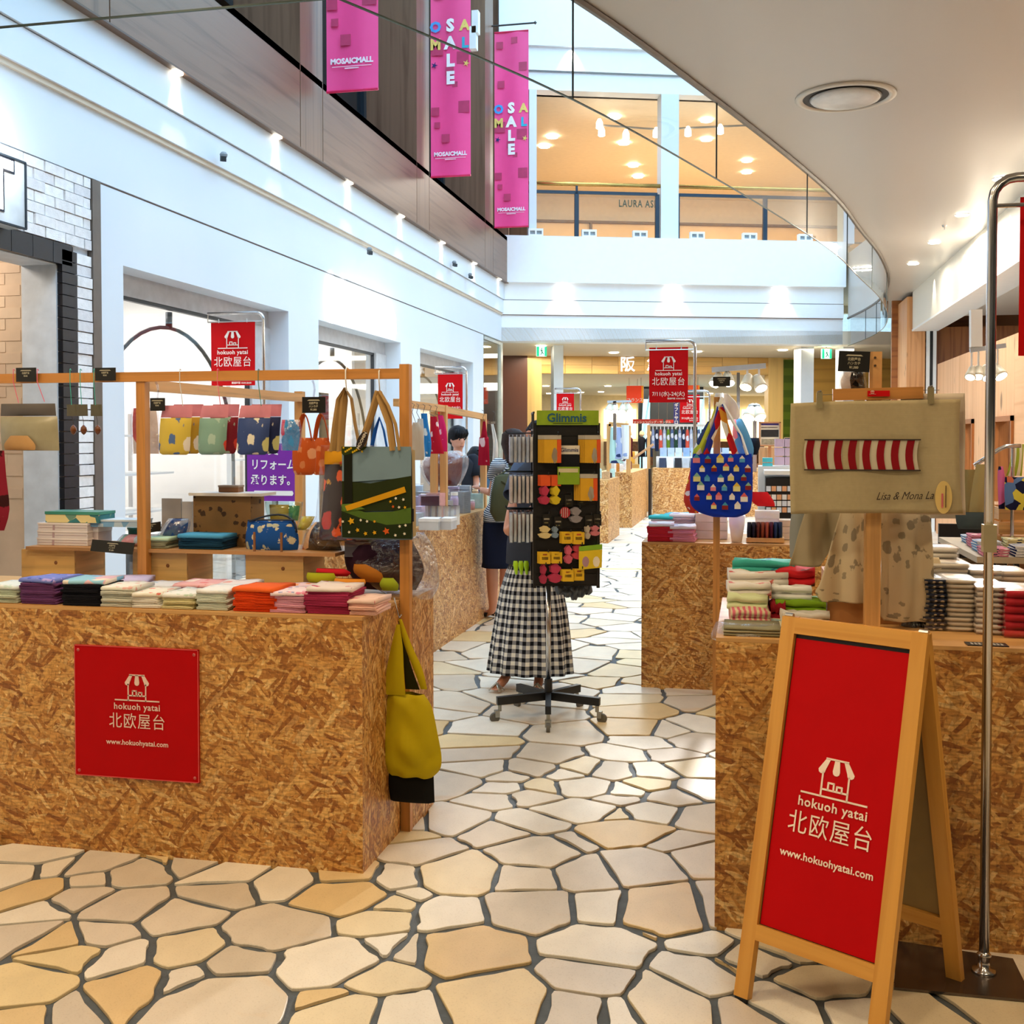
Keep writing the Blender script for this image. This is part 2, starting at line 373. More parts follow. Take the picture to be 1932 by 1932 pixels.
# ---- floor slab and crazy paving
mb = MB(); mb.quad([(-12, -8, 0), (9, -8, 0), (9, 42, 0), (-12, 42, 0)]); floor = struct(mb.build('floor', mat('#50565a', .7, var=.15, sc_=30, bump=.2), origin=(0, 0, 0)))
floor.location = (0, 0, 0)
A = [(60,1240,1),(180,1168,.7),(240,1212,.8),(430,1195,1),(415,1265,.8),(620,1235,1.1),(745,1195,.5),(850,1200,.7),(1040,1245,1),(1270,1280,.9),(1000,1325,1.1),(160,1318,1),(350,1350,1),(570,1385,1.3),(820,1425,1.2),(1580,1340,1.6),(1620,1240,1),(1800,1255,1),(1850,1325,.5),(170,1420,1),(90,1510,1),(270,1540,.9),(460,1515,.9),(1260,1485,1.6),(1730,1450,1.1),(860,1575,1),(320,1625,1),(520,1640,.9),(1080,1640,.9),(1520,1640,1.6),(150,1760,1.3),(550,1760,1.1),(850,1725,.7),(980,1840,1.9),(1740,1700,1.1),(1920,1600,1),(320,1850,.8),(1540,1800,.5),(1600,1870,.9),(1840,1870,.9),(100,1890,.9)]
B = [(370,1000,1.2),(215,1015,.7),(170,1085,.6),(200,1150,1.1),(130,1270,1.2),(590,1050,.9),(720,1010,1),(390,1250,1.5),(770,1150,1.4),(720,1275,1),(1000,1250,1.2),(1230,1210,1.5),(1160,1060,1.3),(960,960,1.3),(1310,965,1),(1110,978,.5),(1390,895,1),(1510,860,.9),(1520,980,1),(1400,1120,.6),(1490,1165,.8),(910,1110,.4),(750,1410,1.5),(1060,1415,1.1),(1340,1420,1.8),(350,1445,1),(70,1400,.9),(170,1340,.6),(80,1495,.9),(420,1610,1.8),(50,1590,.8),(1050,1585,1.5),(1500,1720,1.3),(1560,1590,.7),(90,1720,1.1),(1040,1730,1.2),(560,1815,1.5),(1370,1830,1.4),(980,1870,.9),(1130,1875,.8),(130,1890,.8),(1200,1490,.3),(740,890,.7),(555,905,.6),(600,855,.7),(780,850,.6),(630,800,.7),(370,830,1.1),(510,765,1),(730,760,1),(830,700,1.2),(890,790,.5),(980,850,1),(980,750,.9),(1110,770,1),(1290,775,.9),(1190,865,.7),(1150,905,.5),(1280,840,.8),(520,690,1),(500,640,1),(520,580,1),(900,610,1.1),(1220,580,1.1),(1150,695,1),(1260,645,1),(1370,700,.8),(1480,760,1),(1480,640,1),(1530,560,.9),(1360,590,.8)]
C = [(30,1420,1),(25,1560,.9),(60,1690,.8),(230,1650,1),(390,1610,.9),(240,1500,.8),(540,1760,1.2),(340,1850,1.1),(180,1890,.9),(960,1870,1.1),(1200,1850,.8),(1330,1890,.9),(700,1650,1),(700,1880,1)]
seeds = []
for lst, ox, oy, k in ((A, 0, 1140, 2.415), (B, 700, 1140, 2.44), (C, 1330, 1130, 2.409)):
    for x, y, ww in lst:
        g = G(ox + x / k, oy + y / k)
        if all((g.x - q[0]) ** 2 + (g.y - q[1]) ** 2 > .006 for q in seeds): seeds.append((g.x, g.y, ww * .018))
RF = random.Random(5); tries = 0; near = seeds[:]
while tries < 22000 and len(seeds) < 1500:
    tries += 1
    y = 1.6 + 21 * RF.random() ** 1.25; x = -4.6 + 7.4 * RF.random(); dm = (.27 if y > 5 else .36) + .12 * RF.random() + max(0, y - 12) * .02
    if all((x - q[0]) ** 2 + ((y - q[1]) * 1.12) ** 2 > dm * dm for q in seeds): seeds.append((x, y, .018 * RF.uniform(.5, 1.3)))
def clip(poly, nx, ny, c):
    out = []
    for i in range(len(poly)):
        a, b = poly[i], poly[(i + 1) % len(poly)]; da, db = a[0] * nx + a[1] * ny - c, b[0] * nx + b[1] * ny - c
        if da <= 0: out.append(a)
        if (da < 0 < db) or (db < 0 < da): t = da / (da - db); out.append((a[0] + (b[0] - a[0]) * t, a[1] + (b[1] - a[1]) * t))
    return out
cream = [stonemat(c) for c in ('#ebe2d0', '#e6d6b4', '#e0d4c0', '#f0e9da', '#dfc391', '#e8dfce', '#d8ccba', '#eee5d3', '#e6d0a0', '#d3c7b4')]
met = []
for i, q in enumerate(seeds):
    an = RF.uniform(0, math.pi); st = RF.uniform(1, 1.5) if i < len(near) else RF.uniform(1.1, 2.6); c_, s_ = math.cos(an), math.sin(an); a_, b_ = 1 / st, st
    met.append((a_ * c_ * c_ + b_ * s_ * s_, (a_ - b_) * c_ * s_, a_ * s_ * s_ + b_ * c_ * c_))
cells = []
for i, (sx, sy, sw) in enumerate(seeds):
    mi = met[i]
    poly = [(sx - .8, sy - .8), (sx + .8, sy - .8), (sx + .8, sy + .8), (sx - .8, sy + .8)]
    for j, (qx, qy, qw) in enumerate(seeds):
        if j == i: continue
        dx, dy = qx - sx, qy - sy; d2 = dx * dx + dy * dy
        if d2 > 1.5: continue
        d = math.sqrt(d2); gap = .009 + .006 * noise.noise((sx + qx, sy + qy, 2))
        mj = met[j]; m0, m1, m2 = ((a_ + b_) / 2 for a_, b_ in zip(mi, mj))
        nx, ny = m0 * dx + m1 * dy, m1 * dx + m2 * dy; nl = math.hypot(nx, ny); nx /= nl; ny /= nl
        h = nx * dx + ny * dy; poly = clip(poly, nx, ny, nx * sx + ny * sy + h * .5 * (1 + (sw - qw) / d2) - gap)
        if len(poly) < 3: break
    if len(poly) < 3: continue
    # break the straight edges a little and round the corners
    out = []
    for k in range(len(poly)):
        a, b, c = poly[k - 1], poly[k], poly[(k + 1) % len(poly)]
        def lerp(p, q, t): return (p[0] + (q[0] - p[0]) * t, p[1] + (q[1] - p[1]) * t)
        la, lb = math.dist(a, b), math.dist(b, c); ra = min(.4, .022 / max(la, .01)); rb = min(.4, .022 / max(lb, .01))
        if la > .02: out.append(lerp(b, a, ra))
        out.append(lerp(lerp(b, a, ra * .35), lerp(b, c, rb * .35), .5)); 
        if lb > .02: out.append(lerp(b, c, rb))
        if lb > .12:
            for t in (.35, .68):
                m = lerp(b, c, t); nz = (noise.noise((m[0] * 7, m[1] * 7, i * .37)) - .25) * .013; nx_, ny_ = (c[1] - b[1]) / lb, -(c[0] - b[0]) / lb
                out.append((m[0] - nx_ * abs(nz), m[1] - ny_ * abs(nz)))
    cells.append((sx, sy, out))
def hidden(x, y):   # under counters
    return (x < -1.35 and 3.7 < y < 4.2) or (x < -2.3 and y > 4.3) or (x > 0 and 3.5 < y < 4.2) or (x < -1.4 and 3.6 < y < 4.25)
def inview(x, y):
    p = V((x, y, 0)) - O; t = p.dot(_f)
    return t > 1 and -60 < CX + F * p.dot(_r) / t < 1990 and CY - F * p.dot(_u) / t < 2050
cells.sort(key=lambda c: (not inview(c[0], c[1]) or hidden(c[0], c[1]), c[1]))
stone_mb = MB()
def put_stone(mb, c, h):
    n = len(mb.v); m = len(c[2]); cx, cy = c[0], c[1]
    for x, y in c[2]: mb.v.append(V((x, y, .0008)))
    for x, y in c[2]: mb.v.append(V((x, y, h - .002)))
    for x, y in c[2]: mb.v.append(V((x + (cx - x) * .012, y + (cy - y) * .012, h)))
    mb.face([n + 2 * m + i for i in range(m)], [(p[0], p[1]) for p in c[2]])
    for k in (0, m):
        for i in range(m): j = (i + 1) % m; mb.face((n + k + i, n + k + j, n + k + m + j, n + k + m + i))
for k, c in enumerate(cells):
    area_x = 1
    if k < 296 and c[1] < 14:
        mb = MB(); put_stone(mb, c, .009 + .0015 * RF.random()); o = mb.build('paving_stone', RF.choice(cream), origin=(c[0], c[1], 0)); o.parent = floor
    else: put_stone(stone_mb, c, .0095)
o = stone_mb.build('paving_stones_beyond', stonemat('#e8e0d2', '#dcb678', .6, 1.1), origin=(0, 0, 0)); o.parent = floor; o['kind'] = 'stuff'; o.name = 'paving_stone_field'
a, b = G(1035, 1072, .011), G(1240, 1074, .011)
mb = MB(); mb.bar(a, b, .035, .003); one(mb, 'floor_tape', mat('#f0e04a', .5), 'thin yellow tape line running across the paved aisle', 'tape')

# ---- left wall: storefront wall with three window openings, brick shop before it
wins = [(7.47, 10.5, 2.79), (11.3, 14.2, 2.79), (15.1, 18.2, 2.79)]
mb = MB(); y0 = 7.17
for a, b, h in wins:
    mb.box((XL - .28, y0, 0), (XL, a, 2.79)); y0 = b
mb.box((XL - .28, y0, 0), (XL, 18.95, 2.79)); mb.box((XL - .28, 7.17, 2.79), (XL, 18.95, 3.33))
struct(mb.build('wall_left', wallm))
mb = MB(); mb.box((XL - .5, -8, 3.345), (XL + .005, 20.4, 3.83)); mb.box((XL - .5, -8, 3.87), (XL + .05, 20.4, 4.11)); mb.box((XL - .5, -8, 4.12), (XL + .07, 20.4, 4.44))
struct(mb.build('wall_left_upper', wallm)); mb = MB(); mb.box((XL - .4, -8, 3.83), (XL + .03, 20.4, 3.87)); struct(mb.build('trim_1', wallt))  # tan of the strip stands in for the warm shade under the step
mb = MB(); mb.box((XL - .4, 7.1, 3.325), (XL - .01, 18.95, 3.35)); struct(mb.build('trim_2', mat('#7c6f68')))
mb = MB(); mb.box((XL - .3, 7.07, 0), (XL + .01, 7.17, 3.34)); struct(mb.build('trim_3', mat('#6c625a', .4, .3)))
# interior shells of the lit shops
mb = MB(); mb.box((-8.4, 7.17, -.01), (-8.3, 19.6, 3.3)); mb.box((-8.4, 7.07, 0), (XL - .3, 7.15, 3.3)); mb.box((-8.4, 19.6, 0), (XL - .3, 19.7, 3.3)); mb.box((-8.4, 10.8, 0), (-5.4, 10.9, 3.3)); mb.box((-8.4, 14.6, 0), (-5.4, 14.7, 3.3)); struct(mb.build('wall_shop_interior', mat('#f7f3ee', .6, var=.02)))
mb = MB(); mb.box((-8.4, -8, 3.26), (XL - .29, 19.6, 3.34)); struct(mb.build('ceiling_shop', mat('#f2efe9', .6, var=.02)))
for i, (a, b, h) in enumerate(wins):
    w_ = thing(f'window_{i+1}', None, None, (XL - .25, (a + b) / 2, 0)); struct(w_)
    mb = MB(); mb.box((XL - .3, a, 2.62), (XL - .22, b - .0, 2.79)); mb.build('header_panel', mat('#b9bbc0', .4), w_)
    mb = MB(); mb.box((XL - .27, a, 2.59), (XL - .23, b - .42, 2.62)); mb.box((XL - .27, b - .45, .0), (XL - .23, b - .42, 2.6)); mb.box((XL - .27, a, .0), (XL - .23, a + .03, 2.6)); mb.build('frame', mat('#23272c', .4), w_)
    mb = MB(); mb.box((XL - .28, b - .42, 0), (XL - .2, b, 2.62)); mb.build('side_panel', mat('#c9cacd', .5), w_)
    mb = MB(); cy, rr = a + 1.25, 1.2
    mb.tube([(XL - .33, cy + rr * math.cos(t), 1.28 + rr * .98 * math.sin(t)) for t in [math.pi * k / 24 for k in range(25)]], .018, 6)
    mb.tube([(XL - .33, cy - rr, .02), (XL - .33, cy - rr, 1.28)], .018, 6); mb.tube([(XL - .33, cy + rr, .02), (XL - .33, cy + rr, 1.28)], .018, 6); mb.tube([(XL - .33, cy, 2.26 + .19), (XL - .33, cy, 2.59)], .03, 6)
    mb.sm = True; mb.build('arch_bar', mat('#1c2023', .4), w_)
    mb = MB(); mb.box((XL - .252, a + .03, .02), (XL - .246, b - .45, 2.59)); mb.build('pane', glassy((.96, .98, 1), .03), w_)
# shop furniture seen through the windows
mb = MB(); mb.grid(lambda u, v: (XL - .62 + .05 * math.sin(u * 26), 7.55 + .28 * u * (.7 + .3 * v), .1 + 2.48 * v), 20, 4); mb.sm = True
o = one(mb, 'curtain', fabric('#6d0f22'), 'dark red curtain at the left edge of the first arched shop window', 'curtain'); mod = o.modifiers.new('t', 'SOLIDIFY'); mod.thickness = .01
def shelf_unit(x, y, w, d, h, lab, m1, m2, n=3):
    t = thing('display_shelf', lab, 'shelf', (x, y, 0)); mb = MB(); mb.box((x - d / 2, y - w / 2, 0), (x + d / 2, y + w / 2, .55)); mb.build('base', m1, t)
    mb = MB()
    for sy in (-1, 1): mb.box((x - d / 2, y + sy * w / 2 - .015, .55), (x - d / 2 + .03, y + sy * w / 2 + .015, h))
    mb.build('uprights', m2, t)
    for k in range(n): mb = MB(); zz = .6 + (h - .65) * (k + .5) / n; mb.box((x - d / 2, y - w / 2, zz), (x + d / 2, y + w / 2, zz + .02)); mb.build('shelf_board', white, t)
    return t
shelf_unit(-5.9, 9.6, 1.1, .5, 1.75, 'white shelf unit on a dark base behind the first arched window', mat('#2a2321'), chrome)
shelf_unit(-6.4, 13.0, 1.4, .5, 1.9, 'white shelf unit with a dark base behind the second arched window', mat('#2a2321'), chrome)
shelf_unit(-5.8, 17.2, 1.2, .5, 1.9, 'pale shelf unit behind the third arched window', mat('#c9b08a'), chrome)
for y, z0, z1, lab in ((8.55, .9, 1.55, 'first'), (12.9, 1.2, 1.95, 'second')):
    mb = MB(); mb.box((-8.28, y - .55, z0 + .35), (-8.22, y + .55, z1)); one(mb, 'wall_panel', mat('#191515'), f'black display panel on the back wall of the shop, seen through the {lab} arched window', 'panel')
mb = MB(); mb.box((-5.55, 13.1, .0), (-5.45, 13.85, 2.1)); one(mb, 'display_board', mat('#121214'), 'tall black board leaning inside the second arched window', 'board')
for k, (y, x) in enumerate(((8.3, -5.2), (8.7, -5.2), (9.5, -5.35), (10.0, -5.35))):
    mb = MB(); mb.box((x - .25, y - .17, 0), (x + .25, y + .17, .62)); mb.box((x - .2, y - .13, .62), (x + .2, y + .13, .68)); one(mb, 'display_plinth', mat(('#2c2421', '#efe7d8')[k % 2], .4), f"{('dark', 'cream')[k%2]} display plinth inside the first arched window, " + ('nearest the curtain', 'second from the curtain', 'third from the curtain', 'farthest from the curtain')[k], 'plinth')
# bright shop sign on the wall between windows
so = atx(622, 585, XL); sg = thing('shop_sign', 'glowing white script shop sign on the white wall above the second arched window', 'sign', (XL, so.y + 1.1, 2.95))
text(sg, 'N', (V((XL + .03, 11.85, 2.83)), Y_, Z), .66, lamp('#f4fbff', 7), 'letter', .04, sx=1.1); text(sg, 'oisette', (V((XL + .03, 13.1, 2.86)), Y_, Z), .62, lamp('#f4fbff', 7), 'letters', .03, sx=.95)
light('AREA', (XL + .45, 12.9, 3.05), 3.5, (.9, .97, 1), 1.6, target=(XL, 12.9, 3.02), sy=.3)
# brick shop at the far left
bs = thing('wall_brick_shopfront', None, None, (XL, 6.4, 0)); struct(bs)
mb = MB(); mb.box((XL - .3, 3.0, 2.83), (XL - .03, 7.06, 3.34)); mb.box((XL - .3, 6.89, 0), (XL - .03, 7.06, 2.83)); mb.box((XL - .3, 6.70, 0), (XL - .035, 6.89, 2.83)); mb.box((XL - .3, 3.0, 2.68), (XL - .035, 6.89, 2.83)); mb.build('backing', mat('#c9d2dc'), bs)
wb = [mat(c, .7, var=.08, sc_=20, bump=.3) for c in ('#e9e6e6', '#dfdcde', '#f0eeee')]; bb = mat('#10131c', .4, var=.3, sc_=15)
bh = .0775; rw = random.Random(3)
for k in range(int(2.83 / bh)):
    z = k * bh
    if z + bh < 1.0: continue
    mb = MB(); mb.box((XL - .04, 6.89, z + .004), (XL + rw.uniform(-.004, .008), 7.065, z + bh - .004)); mb.build('brick', rw.choice(wb), bs)
    mb = MB(); mb.box((XL - .05, 6.715, z + .003), (XL + .004, 6.885, z + bh - .003)); mb.build('brick', bb, bs)
for k in range(7):
    z = 2.83 + k * bh * .94; y = 5.0 + (k % 2) * .11
    while y < 7.05:
        e = min(y + .215, 7.065); mb = MB(); mb.box((XL - .04, y + .004, z + .003), (XL + rw.uniform(-.005, .008), e - .004, z + bh * .94 - .003)); mb.build('brick', rw.choice(wb), bs); y += .22
y = 4.9
while y < 6.7: mb = MB(); mb.box((XL - .05, y, 2.685), (XL + .004, y + .21, 2.825)); mb.build('brick', bb, bs); y += .215
# pale brick wall inside that shop
ib = thing('wall_inner_brick', None, None, (XL - 1, 6.9, 0)); struct(ib)
mb = MB(); mb.box((-7, 6.72, 0), (XL - .3, 6.9, 3.2)); mb.box((-7, -8, 0), (-6.9, 6.9, 3.3)); mb.build('backing', mat('#cdb59b', .7, var=.05), ib)
for k in range(14, 42):
    xx = XL - .32 - (k % 2) * .12
    while xx > -5.7: mb = MB(); mb.box((xx - .22, 6.717, k * bh + .003), (xx - .004, 6.722, k * bh + bh - .003)); mb.build('brick', mat(('#cfb69c', '#cbb096', '#d3bca2')[rw.randrange(3)], .7, var=.05), ib); xx -= .225
mb = MB(); mb.box((XL - .36, 6.2, 0), (XL - .32, 6.23, 2.68)); struct(mb.build('trim_4', mat('#8f7a66')))
mb = MB(); mb.box((XL - .29, 2.8, 0), (XL - .2, 4.95, 3.33)); mb.box((-4.85, -8, 0), (-4.6, 3, 3.34)); struct(mb.build('wall_left_near', wallm))
# the boxed shop sign with its letter
t = thing('box_sign', 'white illuminated box sign with a big letter, on the white brick at the far left', 'sign', (XL + .1, 5.9, 2.98))
p0, p1 = atx(47, 308, XL + .14), atx(47, 432, XL + .14); mb = MB(); mb.box((XL + .02, 5.3, p1.z), (XL + .14, p0.y, p0.z)); mb.build('cabinet', mat('#c5ccd2', .4), t)
mb = MB(); f_ = (.012); 
for q in ((5.3, p0.y, p0.z - .006, p0.z + .006), (5.3, p0.y, p1.z - .006, p1.z + .006), (p0.y - .008, p0.y + .004, p1.z, p0.z)): mb.box((XL + .135, q[0], q[2]), (XL + .15, q[1], q[3]))
mb.build('rim', mat('#15202a'), t)
q = atx(1, 395, XL + .15); text(t, 'T', (V((XL + .142, q.y, p1.z + .09)), Y_, Z), .42, mat('#0a1020'), 'letter_shadow', .06, lift=.001); text(t, 'T', (V((XL + .16, q.y - .025, p1.z + .085)), Y_, Z), .42, lamp('#ffffff', 5), 'letter', .03)
light('AREA', (XL + .35, 5.75, 3.32), 5, COOL, .5, target=(XL, 5.75, 3.2), sy=.2)

# ---- brown band over the left wall, with fins, dark windows and lamps
XB = -4.42
mb = MB(); mb.box((XB - .6, -8, 4.44), (XB - .02, 20.4, 5.26)); struct(mb.build('wall_upper_band', brownp))
par = thing('trim_5', None, None, (XB, 10, 4.44)); struct(par)
ys = [-2.2, .4, 2.5, 2.9 + .0, 4.4, 6.5, 7.1 - .0, 10.5, 11.1, 14.5, 15.1, 18.5, 19.1, 20.42]
for a, b in zip(ys, ys[1:]):
    if b - a < .05: continue
    mb = MB(); mb.box((XB - .02, a + .008, 4.44), (XB, b - .008, 5.27)); mb.build('panel', brownp, par)
mb = MB(); mb.box((XL, -8, 4.425), (XB, 20.42, 4.44)); mb.build('soffit', wood('#6b513f', None, .35), par)
mb = MB(); mb.box((XB - 1.0, 20.38, 4.44), (XB, 20.44, 12)); mb.build('end_panel', brownp, par)
for k in range(-1, 6):
    yc = 2.5 + 4 * k
    mb = MB(); mb.box((XB - .75, yc, 5.27), (XB, yc + .6, 12)); struct(mb.build('column', brownp)); 
    mb = MB(); mb.box((XB - .8, yc + .62, 5.27), (XB - .75, yc + 3.98, 12)); struct(mb.build('window_upper', mat('#0c1418', .12, var=.1)))
    mb = MB(); mb.box((XB - .78, yc + 2.8, 5.27), (XB - .72, yc + 2.86, 12)); mb.box((XB - .78, yc + 3.85, 5.27), (XB - .7, yc + 3.95, 12)); struct(mb.build('window_mullion', mat('#23333c', .3, .4)))
mb = MB(); mb.box((XB - 1, -8, 5.2), (XB - .0, 20.4, 5.27)); mb.box((XB - 3, -8, 5.3), (XB - 2.9, 20.4, 12)); struct(mb.build('wall_upper_left', brownd))
for i, (px, py) in enumerate(((330, 137), (520, 258), (656, 345), (755, 408), (830, 458), (888, 497), (930, 527))):
    p = G(px, py, 4.425); p.x = XB - .06
    mb = MB(); mb.lathe([(.055, .0), (.055, .006), (.045, .008)], p - V((0, 0, .012)), 14); t = one(mb, 'downlight', lamp('#fff4dc', 18), ('warm round downlight in the brown soffit, ' + ('nearest the camera', 'second from the camera', 'third from the camera', 'fourth from the camera', 'fifth from the camera', 'second from the far corner', 'at the far corner')[i]), 'light', 'downlights in the brown soffit')
    light('SPOT', (p.x + .01, p.y, p.z - .03), 55, (1, .95, .86), .03, target=(XL + .03, p.y, p.z - .75), spot=52, blend=.5)
for i, (px, py) in enumerate(((422, 296), (697, 473), (857, 497), (887, 520))):
    p = atx(px, py, XL + .12); t = thing('security_camera', 'small dark camera on the white wall under the brown band, ' + ('nearest', 'second', 'third', 'farthest')[i], 'camera', p, 0, 'small cameras on the left wall')
    mb = MB(); mb.lathe([(.03, 0), (.035, .02), (.02, .04)], p, 10); mb.build('base', mat('#8a8f92'), t); mb = MB(); mb.bar(p + V((0, -.02, -.02)), p + V((.06, -.12, -.05)), .045); mb.build('body', mat('#30363a'), t)
# glazed corner past the storefronts
mb = MB(); mb.box((XL - .7, 18.95, 0), (XL - .66, 20.6, 3.3)); struct(mb.build('wall_green_screen', fabric('#55661f', '#6e7f2e', 'vstripes', 6, .4)))
mb = MB(); mb.box((XL - .02, 18.96, 0), (XL, 20.3, 3.3)); struct(mb.build('window_4', glassy((.9, .93, .85), .05)))
mb = MB(); mb.bar((XL, 20.33, 0), (XL, 20.33, 3.3), .07); mb.bar((XL + .01, 20.24, 0), (XL + .01, 20.24, 3.3), .05); mb.bar((XL, 18.97, 3.28), (XL, 20.33, 3.28), .05); struct(mb.build('window_4_frame', mat('#cfcfc6', .3, .6)))

# ---- end wall
s0, s1 = -.12, es(1590)
def ez(y): return CAMH + (828 - y) / F * 21.3
mb = MB()
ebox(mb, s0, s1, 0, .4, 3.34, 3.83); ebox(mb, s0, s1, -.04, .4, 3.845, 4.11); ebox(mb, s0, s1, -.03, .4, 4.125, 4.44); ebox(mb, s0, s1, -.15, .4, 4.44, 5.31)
struct(mb.build('wall_end', mat('#f6f9fb', .5, var=.01))); mb = MB(); ebox(mb, s0, s1, -.02, .3, 3.83, 3.845); ebox(mb, s0, s1, -.02, .3, 4.11, 4.125); struct(mb.build('trim_6', mat('#8d7f7c')))  # whiter than the left wall: its stronger skylight is put into the colour
mb = MB(); ebox(mb, s0, 12, -.02, .4, 8.07, 8.4); ebox(mb, s0, 12, -.08, .4, 8.42, 8.85); ebox(mb, s0, 12, -.16, .4, 8.85, 9.8); struct(mb.build('wall_end_upper', mat('#f6f9fb', .5, var=.01)))  # same white, brightened in the colour for the skylight
mb = MB(); ebox(mb, s0, 12, -.05, .3, 8.4, 8.42); struct(mb.build('trim_7', mat('#8d9aa0')))
mb = MB(); ebox(mb, -.1, 12, 2.5, 2.6, 9.8, 12.5); struct(mb.build('wall_top_floor', mat('#9fb8b2', .5, var=.3, sc_=1.5)))
for k, (a, b, h, c) in enumerate(((.1, .7, .5, '#2f8f6a'), (.9, 1.5, .7, '#6d5a4a'), (1.6, 2.0, .6, '#3a5f78'), (2.3, 2.9, .5, '#a03a48'))):
    mb = MB(); ebox(mb, a, b, .6, .9, 9.8, 9.8 + h); one(mb, 'top_floor_display', mat(c), ('green', 'brown', 'blue', 'red')[k] + ' display crate behind the top floor parapet at the upper edge of the view', 'display')
# gallery columns
mb = MB()
for a, b in ((es(998), es(1012)), (es(1246), es(1279)), (es(1590), es(1610)), (es(1850), es(1880))): ebox(mb, a, b, -.02, .3, 5.3, 8.07)
struct(mb.build('column_gallery', wallm))
# gallery room behind: warm ceiling, tan shopfront
gold = mat('#f6e6cc', .5, var=.03); tan = mat('#e3bd85', .35, var=.06, sc_=2)
mb = MB(); ebox(mb, -1.5, 14, .3, 9.2, 8.07, 8.15); struct(mb.build('ceiling_gallery', gold))
mb = MB(); ebox(mb, -1.5, 14, 9.0, 9.2, 5, 8.07); ebox(mb, -1.6, -1.5, .4, 9, 5, 8.07); ebox(mb, 14, 14.1, -4, 9, 5, 8.07); struct(mb.build('wall_gallery', gold)); mb = MB(); ebox(mb, -1.5, 14, .4, 9.1, 5.2, 5.3); struct(mb.build('floor_gallery', mat('#b99b74')))
mb = MB(); ebox(mb, .9, 14, 8.7, 8.75, 5.3, 7.3); struct(mb.build('wall_gallery_shop', tan))
mb = MB()
for s in (.9, 3.2, 5.6, 8.0, 10.4): ebox(mb, s, s + .06, 8.6, 8.7, 5.3, 7.3)
ebox(mb, .9, 14, 8.6, 8.7, 7.3, 7.36); struct(mb.build('trim_8', mat('#7b6243')))
q = ew(1205, 380, -8.5); q = ew(1167, 390, -8.5); gs = thing('gallery_shop_sign', 'dark green capital letters over the tan shop behind the gallery rail', 'sign', q); text(gs, 'LAURA ASHLEY', (q, EE, Z), .27, mat('#1f4a34'), 'lettering', .02, space=1.15, align='LEFT', sx=.7)
light('AREA', EC + EE * 3 - EN * 4.5 + Z * 7.9, 260, (1, .98, .92), 5, sy=3); light('AREA', EC + EE * 8 - EN * 4.5 + Z * 7.9, 260, (1, .98, .92), 5, sy=3)
lamps = [(1042, 258), (1027, 276), (1159, 221), (1177, 270), (1195, 312), (1204, 333), (1333, 227), (1333, 263), (1409, 303), (1409, 325), (1068, 376), (1188, 369), (1283, 368), (1293, 404), (1062, 433), (1175, 434)]
for i, (px, py) in enumerate(sorted(lamps[:10])):
    p = G(px, py, 8.05); mb = MB(); mb.lathe([(.12, 0), (.12, .02)], p - V((0, 0, .02)), 12); one(mb, 'downlight', lamp('#fff2d8', 16), f'round downlight in the warm gallery ceiling, {NTH[i]} counting from the left', 'light', 'gallery ceiling downlights')
gt = thing('lighting_track', 'thin track with small spotlights under the warm gallery ceiling', 'light', ew(1240, 245, -.9)); mb = MB(); mb.tube([ew(1130, 236, -.9), ew(1240, 244, -.9), ew(1420, 236, -.9)], .02, 6); mb.build('track', mat('#8a8378'), gt)
for px, py in ((1131, 238), (1135, 252), (1181, 258), (1238, 254), (1298, 252), (1359, 248)):
    p = ew(px, py, -.9); mb = MB(); mb.lathe([(.03, .14), (.06, .08), (.07, -.04), (.055, -.05)], p, 10); s_ = mb.build('spotlight', lamp('#fff3dc', 9), gt)
# rail and glass of the gallery
rl = thing('gallery_railing', 'brass handrail over dark blue framed glass panels on the end wall gallery', 'railing', ew(1270, 455, .0)); mb = MB(); mb.tube([EC + EE * s - EN * .02 + Z * 6.33 for s in (-.1, es(1245))], .04, 10); mb.tube([EC + EE * s - EN * .02 + Z * 6.33 for s in (es(1279), 9)], .04, 10); mb.sm = True; mb.build('handrail', mat('#c9a35a', .25, .8), rl)
dk = mat('#152a3c', .35); zt = ez(372)
for a, b in ((-.1, es(1240)), (es(1277), 9)):
    mb = MB(); ebox(mb, a, b, .0, .05, zt - .03, zt + .03); ebox(mb, a, b, 0, .05, 5.31, 5.34); mb.build('rail_frame', dk, rl)
for px in (1088, 1240, 1278, 1443): s = es(px); mb = MB(); ebox(mb, s - .04, s + .04, -.0, .06, 5.31, zt); mb.build('rail_post', dk, rl)
for px in (1088,): s = es(px); mb = MB(); ebox(mb, s - .02, s + .02, 0, .04, zt, 6.33); mb.build('rail_bracket', dk, rl)
for a, b in ((es(1000), es(1088)), (es(1088), es(1240)), (es(1278), es(1443)), (es(1443), 9)): mb = MB(); ebox(mb, a + .05, b - .05, .02, .03, 5.35, zt - .04); mb.build('glass_panel', glassy((.95, .93, .85), .05), rl)
for i, px in enumerate((1011, 1112, 1208, 1316, 1415, 1520)):
    p = ew(px, 448, .12); t = thing('parapet_fixture', 'small white double-window fixture on the gallery parapet, ' + ('first', 'second', 'third', 'fourth', 'fifth', 'sixth')[i] + ' from the left', 'fixture', p, 0, 'white fixtures on the parapet')
    s = (p - EC).dot(EE); mb = MB(); ebox(mb, s - .14, s + .14, -.13, -.03, 5.31, 5.34); ebox(mb, s - .14, s + .14, -.13, -.03, 5.41, 5.45)
    for dx in (-.14, -.015, .11): ebox(mb, s + dx, s + dx + .03, -.13, -.03, 5.34, 5.41)
    mb.build('frame', white, t); mb = MB(); ebox(mb, s - .11, s + .11, -.08, -.06, 5.34, 5.41); mb.build('back', mat('#a9b4ba'), t)
